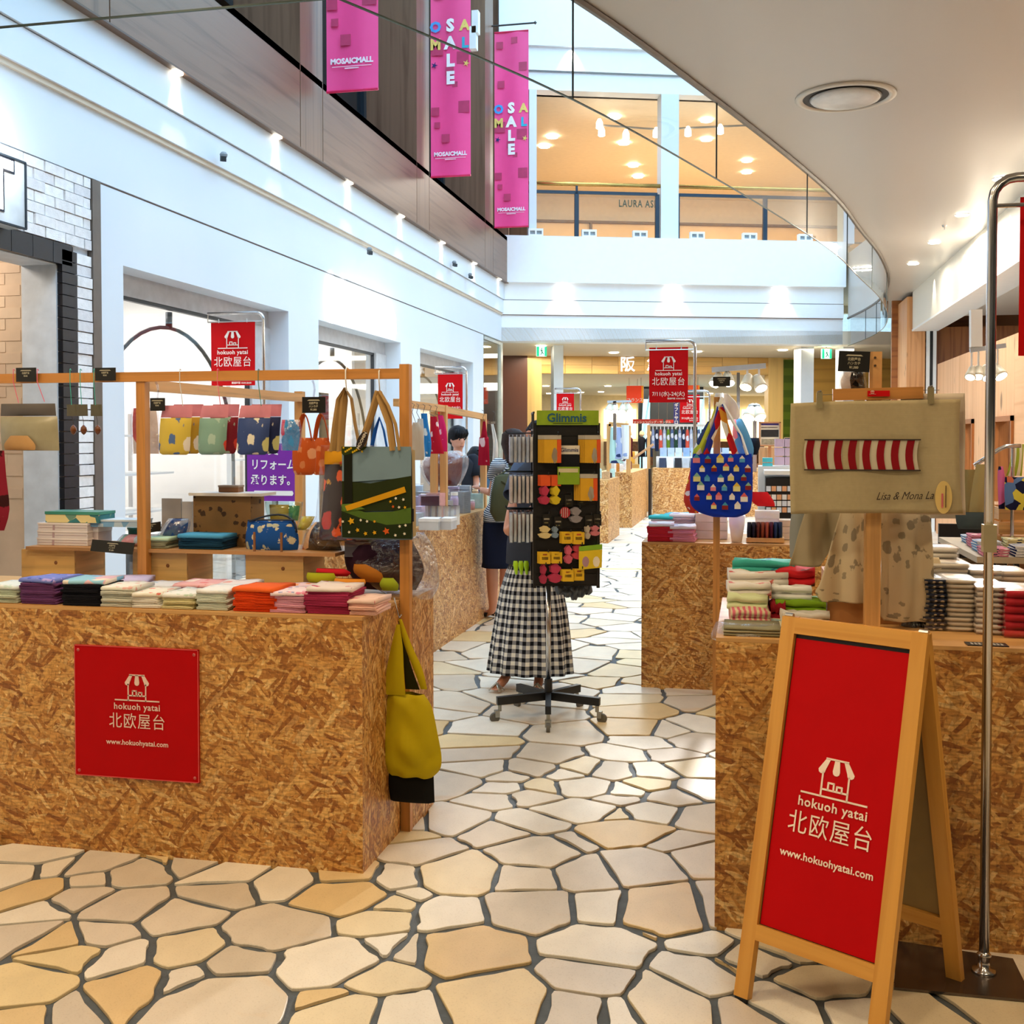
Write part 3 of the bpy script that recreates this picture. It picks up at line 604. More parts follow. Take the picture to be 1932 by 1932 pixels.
for i, px in enumerate((1063, 1268, 1469)):
    s = es(px); p = EC + EE * s + EN * .09 + Z * 4.425; mb = MB(); mb.lathe([(.06, 0), (.06, .015)], p - Z * .0, 12); one(mb, 'downlight', lamp('#ffffff', 20), ('left', 'middle', 'right')[i] + ' downlight under the white parapet of the end wall', 'light', 'downlights on the end wall')
    light('SPOT', p + EN * .03 - Z * .04, 60, (1, .98, .95), .03, target=p - EN * .1 - Z * .6, spot=80)
s = es(1075); p = EC + EE * s + EN * .14 + Z * 8.84; light('SPOT', p, 40, (1, .98, .95), .03, target=p - EN * .2 - Z * .6, spot=80)
# ---- ground floor under the end wall
mb = MB(); ebox(mb, -6, 14, -.0, 6.3, 3.341, 3.6); struct(mb.build('ceiling_arcade', mat('#e6d9c2', .6, var=.02)))
D2 = 3.6
ocre = wood('#d2a65a', '#c4964a', .15, .35); zt2 = 2.95
mb = MB()
for k in range(26):
    for j, (a, b) in enumerate(((2.95, 3.15), (3.15, 3.34))): pass
mb = MB(); sL = es(1008, -D2); ebox(mb, -4, 14, D2 + .02, D2 + .2, zt2, 3.6); struct(mb.build('wall_department_store', ocre))
fp = thing('trim_9', None, None, EC + EE * 4 - EN * D2); struct(fp)
for k in range(20):
    s = sL - .5 + k * .6
    for z0, z1 in ((zt2 + .005, 3.14), (3.145, 3.335)): mb = MB(); ebox(mb, s + .004, s + .596, D2, D2 + .02, z0, z1); mb.build('fascia_panel', wood('#d9ae62' if (k + int(z0 * 3)) % 3 else '#cf9f50', None, .15, .35), fp)
mb = MB(); ebox(mb, -6, es(995, -D2), D2 - .02, D2 + .2, 0, 3.6); struct(mb.build('wall_brown_panel', mat('#5b3424', .35, var=.08, sc_=2)))
mb = MB(); ebox(mb, es(995, -D2), es(1022, -D2), D2 - .02, D2 + .25, 0, 3.6); ebox(mb, es(1450, -D2), es(1516, -D2) - .2, D2 - .02, D2 + .25, 0, 3.6); struct(mb.build('wall_ochre_pier', wood('#d9b56f', None, .15, .4)))
mb = MB(); ebox(mb, es(1478, -D2), es(1520, -D2), D2 - .05, D2 - .02, 0, 3.3); ebox(mb, es(1600, -D2), 14, D2, D2 + .2, 0, 3.6); struct(mb.build('wall_green_glass', fabric('#55661f', '#43551a', 'vstripes', 3, .3)))
mb = MB(); ebox(mb, es(1520, -D2), 14, D2 - .04, D2 + .2, 0, 3.6); struct(mb.build('wall_ochre_right', wood('#c79a4c', None, .15, .4)))
mb = MB()
for a, b, d in ((1045, 1063, .8), (1512, 1536, .6), (1592, 1612, .5)): ebox(mb, es(a, -d), es(b, -d), d, d + .4, 0, 3.35)
struct(mb.build('column_arcade', mat('#dfe2e2', .5, var=.02)))
for i, (px, ch) in enumerate(((1183, '阪'), (1233, '急'), (1283, '百'), (1333, '貨'))):
    if i > 1: break
    p = ew(px, 698, -D2 + .04); t = thing('store_letter', ('first white raised character over the department store entrance', 'second white raised character, half hidden by the tall red banner')[i], 'sign', p); text(t, ch, (p + EN * .05, EE, Z), .35, mat('#ffffff', .4, emit=.6), 'character', .02)
for i, px in enumerate((1022, 1560)):
    p = ew(px, 662, -.5); t = thing('exit_sign', ('green emergency exit sign hanging left of the ochre fascia', 'green emergency exit sign hanging at the right under the end wall')[i], 'sign', p); s = (p - EC).dot(EE); z = ez(662) - .0
    mb = MB(); ebox(mb, s - .1, s + .1, .5, .55, z - .1, z + .09); mb.build('case', lamp('#d9fff0', 1.2), t)
    f_ = (EC + EE * (s - .1) - EN * .495 + Z * (z - .1), EE, Z); MB().prism([(0, 0), (.05, 0), (.05, .19), (0, .19)], f_).build('green_field', lamp('#18a878', 1.2), t); MB().prism([(.155, 0), (.2, 0), (.2, .19), (.155, .19)], f_).build('green_field', lamp('#18a878', 1.2), t)
    mb = MB(); f_ = (f_[0] + EN * .002, EE, Z); mb.stroke((.09, .13), (.11, .08), .02, f_); mb.stroke((.11, .08), (.08, .03), .015, f_); mb.stroke((.11, .08), (.135, .04), .015, f_); mb.stroke((.07, .1), (.13, .12), .012, f_); mb.prism([(.1 + .012 * math.cos(a), .152 + .012 * math.sin(a)) for a in [k * .785 for k in range(8)]], f_); mb.build('running_figure', mat('#0f7f5c'), t)
    mb = MB(); ebox(mb, s - .005, s + .005, .52, .53, z + .09, 3.35); mb.build('hanger', chrome, t)
# interior of the department store
mb = MB(); ebox(mb, -1, 14, D2 + .2, 24, 2.96, 3.05); struct(mb.build('ceiling_store', mat('#efe4cd', .6, var=.02))); mb = MB(); ebox(mb, -1, 14, 16, 16.1, 0, 3); ebox(mb, .4, .5, D2 + .2, 16, 0, 3); ebox(mb, 13.9, 14, 0, 16, 0, 3.4); struct(mb.build('wall_store_back', mat('#f3e4c0', .6, var=.04)))
light('AREA', EC + EE * 5 - EN * 8.5 + Z * 2.9, 700, (1, .93, .78), 7, sy=6); light('AREA', EC + EE * 4 - EN * 1.9 + Z * 3.3, 170, (1, .9, .72), 7, sy=1.2)
for i, (px, py) in enumerate(((1030, 728), (1036, 742), (1096, 740), (1134, 739), (1147, 728), (1340, 742))):
    p = G(px, py, 2.955); mb = MB(); mb.lathe([(.09, 0), (.09, .012)], p - Z * .014, 10); one(mb, 'downlight', lamp('#fff6e0', 14), 'round downlight in the ceiling inside the department store, ' + NTH[i] + ' from the left', 'light', 'store ceiling downlights')
for i, (px, py) in enumerate(((1158, 665), (1315, 663), (1477, 660), (1021, 652))):
    p = G(px, py, 3.338); mb = MB(); mb.lathe([(.1, 0), (.1, .012)], p - Z * .014, 10); one(mb, 'downlight', lamp('#fff6e0', 14), 'round downlight in the arcade ceiling before the ochre fascia, ' + ('over the white character', 'right of the tall red banner', 'near the green glass', 'over the left exit sign')[i], 'light', 'arcade downlights')
# dark escalator mouth with its glass sides
es0 = EC + EE * 4.9 - EN * 7.5; t = thing('escalator', 'escalator with glass sides rising into a dark opening inside the store', 'escalator', es0)
def ep(s, d, z): return EC + EE * s - EN * d + Z * z
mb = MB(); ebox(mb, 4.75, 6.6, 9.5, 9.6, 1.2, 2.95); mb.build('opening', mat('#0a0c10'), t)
for s, k in ((4.55, 0), (6.1, 1)):
    mb = MB(); mb.quad([ep(s - .3, 7.2, .4), ep(s - .1, 7.2, .4), ep(s + .5, 9.4, 2.6), ep(s + .3, 9.4, 2.6)]); mb.quad([ep(s - .3, 7.2, 0), ep(s - .3, 7.2, 1.1), ep(s + .5, 9.4, 2.9), ep(s + .5, 9.4, 1.6)]); mb.build('balustrade', mat('#7fb0c8', .2), t)
mb = MB()
for k in range(8): ebox(mb, 4.8 + k * .05, 5.8 + k * .05, 7.3 + k * .27, 7.57 + k * .27, 0, .2 + k * .2)
mb.build('steps', mat('#4a4d50', .4, .6), t)

# ---- mall ceiling over the camera, with the curved atrium edge and its glass smoke barrier
HC, HG = 3.85, 3.3
edge = [(-1.65, 4.30), (-.916, 5.84), (-.22, 7.82), (.40, 9.74), (.85, 11.3), (1.21, 12.9), (1.62, 14.7), (1.95, 16.6), (2.12, 18.2), (2.16, 19.6), (2.08, 20.9), (1.9, 22.4)]
def cr(P, n=6):
    out = []
    for i in range(len(P) - 1):
        p0, p1, p2, p3 = P[max(i - 1, 0)], P[i], P[i + 1], P[min(i + 2, len(P) - 1)]
        for k in range(n):
            t = k / n; out.append(tuple(.5 * (2 * b + (c - a) * t + (2 * a - 5 * b + 4 * c - d) * t * t + (3 * b - a - 3 * c + d) * t ** 3) for a, b, c, d in zip(p0, p1, p2, p3)))
    return out + [P[-1]]
E = cr(edge, 5)
poly = [(-5.2, 4.3)] + E + [(9, 24.6), (9, -8), (-5.2, -8)]
mb = MB(); n = len(poly)
for z in (HC, 5.1): mb.v += [V((x, y, z)) for x, y in poly]
mb.face(list(range(n))[::-1] if False else list(range(n)), [(0, 0)] * n); mb.face([n + i for i in range(n)], [(0, 0)] * n)
for i in range(n): j = (i + 1) % n; mb.face((i, j, n + j, n + i))
struct(mb.build('ceiling', mat('#c6c1ba', .3, var=.01, sc_=.5, spec=.4)))
mb = MB(); mb.tube([(-5, 4.31, HC - .01)] + [(x, y, HC - .01) for x, y in E], .022, 6); struct(mb.build('trim_10', mat('#6f675f', .4, .3)))
sb = thing('smoke_barrier_glass', 'clear glass smoke barrier hanging along the curved edge of the mall ceiling', 'glass', (0, 8, HG)); gl = glassy((.93, .96, .95), .035)
cutp = [G(1048, 195, HG), G(1343, 354, HG)]
path = [(-5.0, 4.3), (-3.3, 4.3)] + E; 
def seg(pts): 
    mb = MB()
    for a, b in zip(pts, pts[1:]): mb.quad([(a[0], a[1], HG), (b[0], b[1], HG), (b[0], b[1], HC), (a[0], a[1], HC)])
    return mb
cuts = [2, 7, 12, 18, 24, 30, 36, 42, 48, 52, len(path) - 1]; seg(path[:2] + [path[2]]).build('glass_pane', gl, sb)
for a, b in zip(cuts, cuts[1:]): seg(path[a:b + 1]).build('glass_pane', gl, sb)
for a in cuts[:-1]: mb = MB(); mb.tube([(path[a][0], path[a][1], HG), (path[a][0], path[a][1], HC)], .006, 5); mb.build('joint', mat('#3c4444'), sb)
mb = MB(); mb.tube([(x, y, HG) for x, y in path], .006, 5); mb.build('bottom_edge', mat('#5c6a68', .2, .5), sb)
# big round diffuser and downlights in the ceiling
p = G(1595, 182, HC); t = thing('ceiling_diffuser', 'large round air diffuser with a raised centre disc in the white ceiling', 'vent', p)
dm_ = mat('#d9d2c4', .35, var=.02)
mb = MB(); mb.lathe([(.335, 0), (.335, -.012), (.30, -.02), (.285, -.012), (.285, 0)], p, 48); mb.sm = True; mb.build('ring', dm_, t)
mb = MB(); mb.lathe([(.285, -.002), (.285, -.01), (.0, -.01)], p + Z * .004, 40); mb.build('throat', mat('#2a2218'), t)
mb = MB(); mb.lathe([(.24, -.012), (.225, -.028), (.18, -.04), (0.001, -.042)], p, 40); mb.sm = True; mb.build('centre_disc', mat('#d8d8d6', .25), t)
for i, (px, py, s) in enumerate(((1888, 337, .06), (1815, 405, .062), (1763, 457, .064), (1723, 497, .066))):
    p = G(px, py, HC); mb = MB(); mb.lathe([(s + .015, -.004), (s + .015, -.0), (s, -.006)], p, 16); t = thing('ceiling_downlight', 'round downlight in the white mall ceiling, ' + ('nearest the chrome banner stand', 'second of the row of four', 'third of the row of four', 'farthest of the row of four')[i], 'light', p, 0, 'mall ceiling downlights'); mb.build('rim', white, t)
    mb = MB(); mb.lathe([(s, -.006), (s, -.012)], p, 16); mb.build('lens', lamp('#fff4dd', 22), t); light('AREA', p - Z * .05, 12, (1, .9, .75), .12)
p = G(1782, 425, HC); mb = MB(); mb.lathe([(.03, 0), (.02, -.02), (.006, -.025), (.006, -.05), (.02, -.052)], p, 10); one(mb, 'sprinkler', chrome, 'tiny chrome sprinkler in the white ceiling between the downlights', 'sprinkler')

# ---- right side: white fascia with spotlights, plywood booth
mb = MB(); mb.box((2.58, -8, 3.25), (2.95, 18.7, 3.86)); mb.box((2.95, -8, 3.45), (9, 18.7, 3.55)); struct(mb.build('wall_right_fascia', mat('#efe8da', .5, var=.01)))
mb = MB(); mb.box((2.57, -8, 3.22), (2.97, 18.7, 3.25)); struct(mb.build('trim_11', white))
for yy in (7.5, 9.7, 12.0, 14.4, 16.6): light('SPOT', (2.50, yy, 3.84), 22, (1, .88, .66), .02, target=(2.585, yy, 3.35), spot=60)
ply = wood('#dba06a', '#c4834c', .5, .5, True); plyd = wood('#a5652f', '#7b4019', .4, .45, True); plyl = wood('#e2b084', '#d6a072', .3, .55, True)
mb = MB(); mb.box((2.5, 18.72, 0), (2.53, 19.8, 3.78)); mb.box((2.53, 18.72, 0), (2.78, 18.75, 3.78)); struct(mb.build('column_plywood', ply))
mb = MB(); mb.box((2.85, 18.9, 0), (4.6, 19, 3.3)); mb.box((2.4, 19.8, 0), (9, 19.9, 3.85)); struct(mb.build('wall_plywood_dark', plyd))
mb = MB(); mb.bar((2.82, 18.7, 0), (2.82, 18.7, 3.3), .05); mb.bar((2.92, 18.7, 0), (2.92, 18.7, 3.3), .05); struct(mb.build('column_rail_white', white)); mb = MB(); mb.bar((2.87, 18.72, 0), (2.87, 18.72, 3.3), .05); struct(mb.build('column_rail_slot', black))
bw = thing('wall_booth_plywood', None, None, (2.95, 12, 0)); struct(bw)
wx = 2.92
def yx(px, X_=wx): return atx(px, 800, X_).y
ya, yb, yc, yd = yx(1838), yx(1822), yx(1913), yx(1881)
tops = [(18.4, yb), (yb, ya), (ya, yd), (yd, yc), (yc, 11.2), (11.2, 9.2), (9.2, 6)]
for a, b in ((18.4, yb), (ya, yd), (yc, 9.6), (9.6, 7.2), (7.2, 5)):
    mb = MB(); mb.box((wx, b, 0), (wx + .06, a - .004, 2.67)); mb.build('panel', plyl, bw)
for a, b in ((yb, ya), (yd, yc)):
    mb = MB(); mb.box((wx, b, 0), (wx + .06, a, .75)); mb.box((wx, b, 1.72), (wx + .06, a, 2.67)); mb.build('panel', plyl, bw)
    mb = MB(); mb.box((wx - .03, b - .0, .75), (wx + .12, b + .05, 1.76)); mb.box((wx - .03, a - .05, .75), (wx + .12, a, 1.76)); mb.box((wx - .03, b, 1.7), (wx + .1, a, 1.76)); mb.build('opening_frame', wood('#a4622c'), bw)
mb = MB(); mb.box((7, 5, 0), (7.1, 19, 3.5)); struct(mb.build('wall_right_shop', mat('#dfe6ee', .6, var=.15, sc_=1.2))); light('AREA', (5, 13, 3.3), 160, COOL, 2, sy=6)
mb = MB(); mb.box((8.9, -8, 0), (9, 42, 14)); mb.box((-12, -8.1, 0), (9, -8, 14)); mb.box((-12, 41.9, 0), (9, 42, 14)); mb.box((-12.1, -8, 0), (-12, 42, 14)); struct(mb.build('wall_outer', mat('#cfd3d4', .7)))
# warm light over the right stall
light('AREA', (1.9, 6.2, 3.8), 26, (1, .9, .74), .6); light('AREA', (2.1, 9.5, 3.8), 36, (1, .93, .84), .8); light('AREA', (2.2, 13.5, 3.8), 40, (1, .93, .84), .8)
# ================================================================ STALL COUNTERS AND POSTS
OA, OB_ = osb(1.0, 0), osb(1.02, 3)
OC = osb(1.12, 6)
def counter(label, x0, x1, y0, y1, h, m=OA, top=True, back=False, t_=.018):
    t = thing('stall_counter', label, 'counter', ((x0 + x1) / 2, (y0 + y1) / 2, 0))
    mb = MB(); mb.box((x0, y0, 0), (x1, y0 + t_, h)); mb.build('front_panel', m, t)
    mb = MB(); mb.box((x1 - t_, y0 + t_ + .001, 0), (x1, y1, h)); mb.build('side_panel', m, t)
    mb = MB(); mb.box((x0, y0 + t_ + .001, 0), (x0 + t_, y1, h)); mb.build('side_panel', m, t)
    mb = MB(); mb.box((x0 + .0, y0 + .0, h + .0005), (x1, y1, h + .012)); mb.build('worktop', wood('#c99a5e', '#b98348', .5, .5), t)
    return t
HL = .88
c1 = counter('long strand board counter at the front left, with the square red sign on its face', -3.6, -1.28, 3.55, 3.96, HL)
c2 = counter('short strand board counter behind the wooden post, right of the front left counter', -3.6, -1.245, 4.02, 4.30, HL, OB_)
c3 = counter('strand board counter running back along the aisle at the women', -2.9, -2.13, 6.7, 10.05, .9, OB_)
c4 = counter('strand board counter just left of the black display rack in the far stall', -2.75, -1.93, 15.6, 17.0, .9, OC)
c5 = counter('strand board counter at the far end, right of the rack', -2.5, -1.88, 18.4, 21.2, .92, OC)
c6 = counter('far strand board counter seen between the rack and the blue house print bag', -1.8, .9, 21.5, 22.0, .92, OC)
c7 = counter('strand board counter in the middle, under the blue bag of house prints', -.615, .75, 6.6, 7.3, .87, OA)
c8 = counter('large strand board counter at the front right, behind the red standing sign', -.09, 2.6, 3.385, 4.25, .885, OA)
mb = MB(); mb.box((-1.855, 21.22, 0), (-1.81, 21.5, .92)); one(mb, 'gap_cover', black, 'narrow black upright between the two far strand board counters', 'panel')

def rack_frame(label, posts, beams, w=.037, m=pine, name='hanging_rail', group=None):
    t = thing(name, label, 'frame', posts[0][0], 0, group)
    for a, b in posts: mb = MB(); mb.bar(a, b, w); mb.build('post', m, t)
    for a, b in beams: mb = MB(); mb.bar(a, b, w * .8, w); mb.build('beam', m, t)
    return t
FB = 1.745; FY = 3.985
f1 = rack_frame('front wooden hanging frame of the left stall, carrying the printed tote bags', [((-1.262, 3.99, 0), (-1.262, 3.99, FB + .035)), ((-2.36, 4.0, HL + .015), (-2.36, 4.0, FB - .02))], [((-3.9, 3.99, FB), (-1.28, 3.99, FB))], .038, pine2)
f2 = rack_frame('pale wooden frame going back from the front frame of the left stall', [((-2.42, 5.72, 0), (-2.42, 5.72, 1.76))], [((-2.39, 4.03, 1.715), (-2.41, 5.70, 1.725))], .045, pine)
a, b, c_ = at(790, 772, 6.3), at(846, 778, 8.2), at(925, 785, 10.3)
z3 = a.z
XR_ = -2.19
f3 = rack_frame('wooden clothes rail on the rear left counter, with wire hangers of printed cloths', [((XR_, 7.85, .915), (XR_, 7.85, 1.745)), ((XR_, 9.1, .915), (XR_, 9.1, 1.71)), ((XR_ - .06, 7.8, .915), (XR_ - .06, 7.8, 1.70))], [((XR_, 6.72, 1.73), (XR_, 7.83, 1.72)), ((XR_, 7.87, 1.715), (XR_, 9.08, 1.685))], .048, pine)
mb = MB(); q = at(1353, 800, 6.5); mb.bar((q.x, 6.5, 0), (q.x, 6.5, 1.74), .038); post = one(mb, 'wooden_post', pine2, 'orange brown wooden post standing before the middle counter, holding the blue bag', 'post')
# T shaped wooden stand on the right counter
q = at(1646, 1000, 3.62); tz = at(1646, 742, 3.62).z
t = thing('wooden_stand', 'tall wooden T stand on the front right counter, behind the big linen towel', 'stand', (q.x, 3.62, .9))
mb = MB(); mb.bar((q.x, 3.62, .9), (q.x, 3.62, tz - .02), .047); mb.build('post', pine, t)
a, b = at(1571, 745, 3.60), at(1741, 741, 3.60); mb = MB(); mb.bar(a, b, .025, .036); mb.build('crossbar', pine2, t)
a, b = at(1640, 664, 3.64), at(1663, 740, 3.64); mb = MB(); mb.box((a.x, 3.63, b.z), (b.x, 3.645, a.z)); mb.build('upright_board', pine, t)
for py in (675, 690): mb = MB(); mb.lathe([(.004, 0), (.004, .003)], at(1651, py, 3.628), 8, (0, -1, 0)); mb.build('screw', mat('#5b4a3a', .4, .6), t)
f_ = fr(at(1657, 748, 3.582), X, Z); mb = MB(); mb.prism([(-.032, 0), (.034, 0), (.034, .018), (-.032, .018)], f_, .0015); tg = mb.build('red_tag', red, t)

# ================================================================ MARKET STALL EMBLEM AND LETTERING
def emblem(parent, f, s, m, d=.0015):
    """line drawing of a market stall: s = length of the base line; origin of the frame = middle of the base line"""
    o, r, u = f; S = lambda p: (p[0] * s, p[1] * s)
    mb = MB(); lw = .026 * s; st = lambda a, b: mb.stroke(S(a), S(b), lw, f, d)
    st((-.5, 0), (.5, 0)); st((-.2, 0), (-.2, .34)); st((.2, 0), (.2, .34)); st((-.2, .1), (.2, .1))
    for a, b, c in ((-.1, -.015, .2), (.035, .11, .17)): st((a, .1), (a, c)); st((b, .1), (b, c)); st((a, c), (b, c))
    st((-.165, .53), (.165, .53))
    for k, (t0, t1, b0, b1) in enumerate((((-.165), (-.1), (-.275), (-.165)), ((-.035), (.035), (-.055), (.055)), ((.1), (.165), (.165), (.275)))):
        pts = [(t0, .53), (b0, .37)] + [((b0 + b1) / 2 - (b1 - b0) / 2 * math.cos(a), .36 - .05 * math.sin(a)) for a in [k_ * math.pi / 5 for k_ in range(1, 5)]] + [(b1, .37), (t1, .53)]
        mb.prism([S(p) for p in pts][::-1] if False else [S(p) for p in pts], f, d)
    return mb.build('emblem', m, parent)
def brand(parent, f, s, m=ink, url=True, date=False):
    o, r, u = f; emblem(parent, f, s, m); nn = r.cross(u).normalized()
    text(parent, 'hokuoh yatai', (o - u * s * .19, r, u), s * .188, m, 'lettering', .018, space=1.08)
    text(parent, '北欧屋台', (o - u * s * .555, r, u), s * .345, m, 'lettering', 0, space=1.12, sx=.9)
    if url: text(parent, 'www.hokuohyatai.com', (o - u * s * .93, r, u), s * .150, m, 'lettering', .02, space=1.02)
    if date:
        text(parent, '7/11(水)-24(火)', (o - u * s * .99, r, u), s * .21, m, 'lettering', .012, sx=.95)
        text(parent, '開催時間 10:00-20:00', (o + r * s * .3 - u * s * 1.13, r, u), s * .075, m, 'lettering', .02)

# square red sign on the front left counter
t = thing('wall_sign', 'square red panel sign screwed to the front left strand board counter', 'sign', at(258, 1350, 3.545))
a, b = at(140, 1216, 3.542), at(376, 1478, 3.542)
mb = MB(); mb.box((a.x, 3.542, b.z), (b.x, 3.5495, a.z)); mb.build('panel', mat('#b8040b', .5, var=.03, spec=.1), t)
mb = MB(); e = .003
for q in ((a.x, b.x, a.z - e, a.z), (a.x, b.x, b.z, b.z + e), (a.x, a.x + e, b.z, a.z), (b.x - e, b.x, b.z, a.z)): mb.box((q[0], 3.5405, q[2]), (q[1], 3.5425, q[3]))
mb.build('edge', mat('#d8504e', .3), t)
for sx in (a.x + .016, b.x - .016):
    for sz in (a.z - .018, b.z + .018): mb = MB(); mb.lathe([(.006, 0), (.006, .002), (.003, .004)], (sx, 3.542, sz), 10, (0, -1, 0)); mb.build('screw', mat('#c8605c', .3, .5), t)
brand(t, (V(((a.x + b.x) / 2 + .005, 3.5415, at(255, 1322, 3.54).z)), X, Z), .172, mat('#ecd0c4', .6))
f_ = (V((at(1646, 741, 3.58).x, 3.579, at(1657, 748, 3.58).z + .0075)), X, Z); emblem(tg, f_, .02, ink, .0008)

# ---------------- standing red sign (A frame)
A0, A1 = G(1388, 1884), None
n_ = V((.526, .851, 0)).normalized(); r_ = V((.851, -.526, 0)).normalized(); W_, H_, SP = .415, 1.0, .245
sw = wood('#d79c45', '#c88a36', .7, .4); LW = .042
t = thing('standing_sign', 'red standing sign in a light wooden A frame at the front right', 'sign', A0 + r_ * W_ / 2 + n_ * SP)
def plane(o, tilt):   # frame leaning: origin bottom left, right, up along the slope
    u = (n_ * tilt + Z * H_).normalized(); return o, r_, u
LN = math.hypot(SP, H_)
for side, (o, tl) in enumerate(((A0, SP), (A0 + n_ * SP * 2, -SP))):
    o, r, u = plane(o, tl); nn = r.cross(u).normalized() * (1 if side == 0 else 1)
    def fb(a0, a1, b0, b1, d0=-.01, d1=.014, name='stile', m=sw):
        M = Matrix((r, u, nn)).transposed().to_4x4(); M.translation = o; mb = MB(); mb.box((a0, b0, d0), (a1, b1, d1), M); return mb.build(name, m, t)
    fb(0, LW, .012, LN); fb(W_ - LW, W_, .012, LN); fb(LW, W_ - LW, LN - .045, LN - .001, name='top_rail'); fb(LW, W_ - LW, .165, .165 + .04, name='bottom_rail')
    fb(.004, LW - .004, 0, .012, name='foot', m=black); fb(W_ - LW + .004, W_ - .004, 0, .012, name='foot', m=black)
    if side == 0:
        fb(LW + .0005, W_ - LW - .0005, .206, LN - .046, -.004, .0, 'backing', black)  # black sheet stands in for the shadow gap around the red panel
        fb(LW + .004, W_ - LW - .004, .208, LN - .056, .0005, .004, 'red_panel', mat('#bd040c', .5, var=.03, spec=.1))
        brand(t, (o + r * (W_ / 2 + .003) + u * (LN * .555) + nn * .0045, r, u), .186, mat('#f6e2d2', .6))
    else: fb(LW + .001, W_ - LW - .001, .206, LN - .046, -.003, .003, 'back_board', mat('#8f7442', .6))
for k in (.015, W_ - .015):
    o = A0 + n_ * SP + r_ * k + Z * (H_ + .004); mb = MB(); mb.tube([o - r_ * .012, o + r_ * .012], .007, 8); mb.build('hinge', chrome, t)

# ---------------- chrome banner stands with red shop banners
def banner_stand(label, base, top, s, dirx, px0, px1, py0, py1, Yb, plate=True, date=True, group='red shop banners on stands', m=red, thick=.014, size=None, txt=True, bolts=True):
    """pole at base rising to top, bent over towards dirx; the banner spans the given pixels at distance Yb"""
    t = thing('banner_stand', label, 'banner', base, 0, group); B = V(base)
    a, b = at(px0, py0, Yb), at(px1, py1, Yb)
    if plate: mb = MB(); mb.box((B.x - .2, B.y - .14, .001), (B.x + .2, B.y + .14, .012)); mb.build('base_plate', mat('#5f6063', .3, .8), t)
    L_ = abs((b.x if dirx > 0 else a.x) - B.x) + .03; H = top; rr = .06
    pts = [B + Z * .012, B + Z * (H - rr)] + [B + V((dirx * rr * (1 - math.cos(k)), 0, H - rr + rr * math.sin(k))) for k in (.4, .8, 1.2)] + [B + V((dirx * rr, 0, H)), B + V((dirx * L_, 0, H))]
    mb = MB(); mb.tube(pts, thick, 10); mb.sm = True; mb.build('pole', chrome, t)
    mb = MB(); q = [B + V((0, 0, H - .075)), B + V((dirx * L_, 0, H - .075))]; mb.tube(q, thick * .45, 8); mb.tube([B + V((dirx * L_, 0, H)), q[1]], thick * .35, 6); mb.build('lower_bar', chrome, t)
    zt = a.z; w2 = b.x - a.x; ph = R.random() * 3
    mb = MB(); mb.grid(lambda u, v: (a.x + w2 * u, Yb + .006 * math.sin(u * 5 + ph) * v, a.z + (b.z - a.z) * v), 8, 8, (w2, a.z - b.z), True); mb.sm = True; c = mb.build('banner', m, t)
    for k in (.18, .82):
        mb = MB(); xk = a.x + w2 * k; mb.tube([(xk, Yb, zt - .012), (xk + .004, Yb - .012, zt + .02), (xk, Yb, B.z + H - .07)], .004, 6); mb.build('clip', mat('#dfe6ea', .3), t)
    if txt: brand(t, (V(((a.x + b.x) / 2, Yb - .009, a.z + (b.z - a.z) * .42)), X, Z), w2 * .66, ink if m is red else m, url=False, date=date)
    return t
# nearest stand at the right edge
q = G(1856, 1845); t = banner_stand('nearest chrome banner stand, at the right edge beside the red standing sign', q, 2.21, 1, 1, 1925, 2150, 372, 668, 3.29, plate=False, thick=.0135)
mb = MB(); p4 = [G(1691, 1786), G(1911, 1820), G(1950, 1900), G(1687, 1875)]; n0 = len(mb.v)
mb.v += [V((p.x, p.y, .011)) for p in p4] + [V((p.x, p.y, .018)) for p in p4]; mb.face((4, 5, 6, 7) if False else (7, 6, 5, 4)); mb.face((0, 1, 2, 3))
for i in range(4): j = (i + 1) % 4; mb.face((i, j, 4 + j, 4 + i))
mb.build('base_plate', mat('#6b6058', .25, .85), t)
mb = MB(); mb.lathe([(.034, .018), (.03, .026), (.016, .03), (.016, .06), (.02, .065), (.013, .075)], q, 20); mb.sm = True; mb.build('pole_socket', chrome, t)
zc = atx(1865, 1015, q.x).z; mb = MB(); mb.cbox((q.x, q.y - .004, zc), (.034, .034, .075)); mb.build('height_clamp', mat('#b9ab86', .35, .3), t)
q = at(493, 650, 9.0); banner_stand('red banner on a stand before the first arched shop window, half behind the wooden frame', (q.x + .02, 9.0, 0), at(480, 590, 9.0).z, 1, -1, 398, 482, 607, 727, 9.0)
q = at(880, 800, 12.5); banner_stand('red banner on a bent chrome stand before the third arched window', (q.x, 12.5, 0), at(870, 693, 12.5).z, 1, -1, 826, 873, 704, 790, 12.5)
q = at(1311, 750, 9.6); banner_stand('largest far red banner, hanging over the middle of the aisle with its dates', (q.x, 9.6, 0), at(1290, 643, 9.6).z, 1, -1, 1225, 1298, 656, 759, 9.6)
q = at(1090, 800, 17); banner_stand('small red banner above the black display rack', (q.x, 17.3, 0), at(1080, 733, 17.3).z, 1, -1, 1050, 1083, 741, 790, 17.3)
q = at(1324, 800, 14.5); banner_stand('pink-red banner partly behind the pole of the largest far banner', (q.x + .1, 14.5, 0), at(1300, 738, 14.5).z, 1, -1, 1283, 1320, 745, 797, 14.5, m=red)

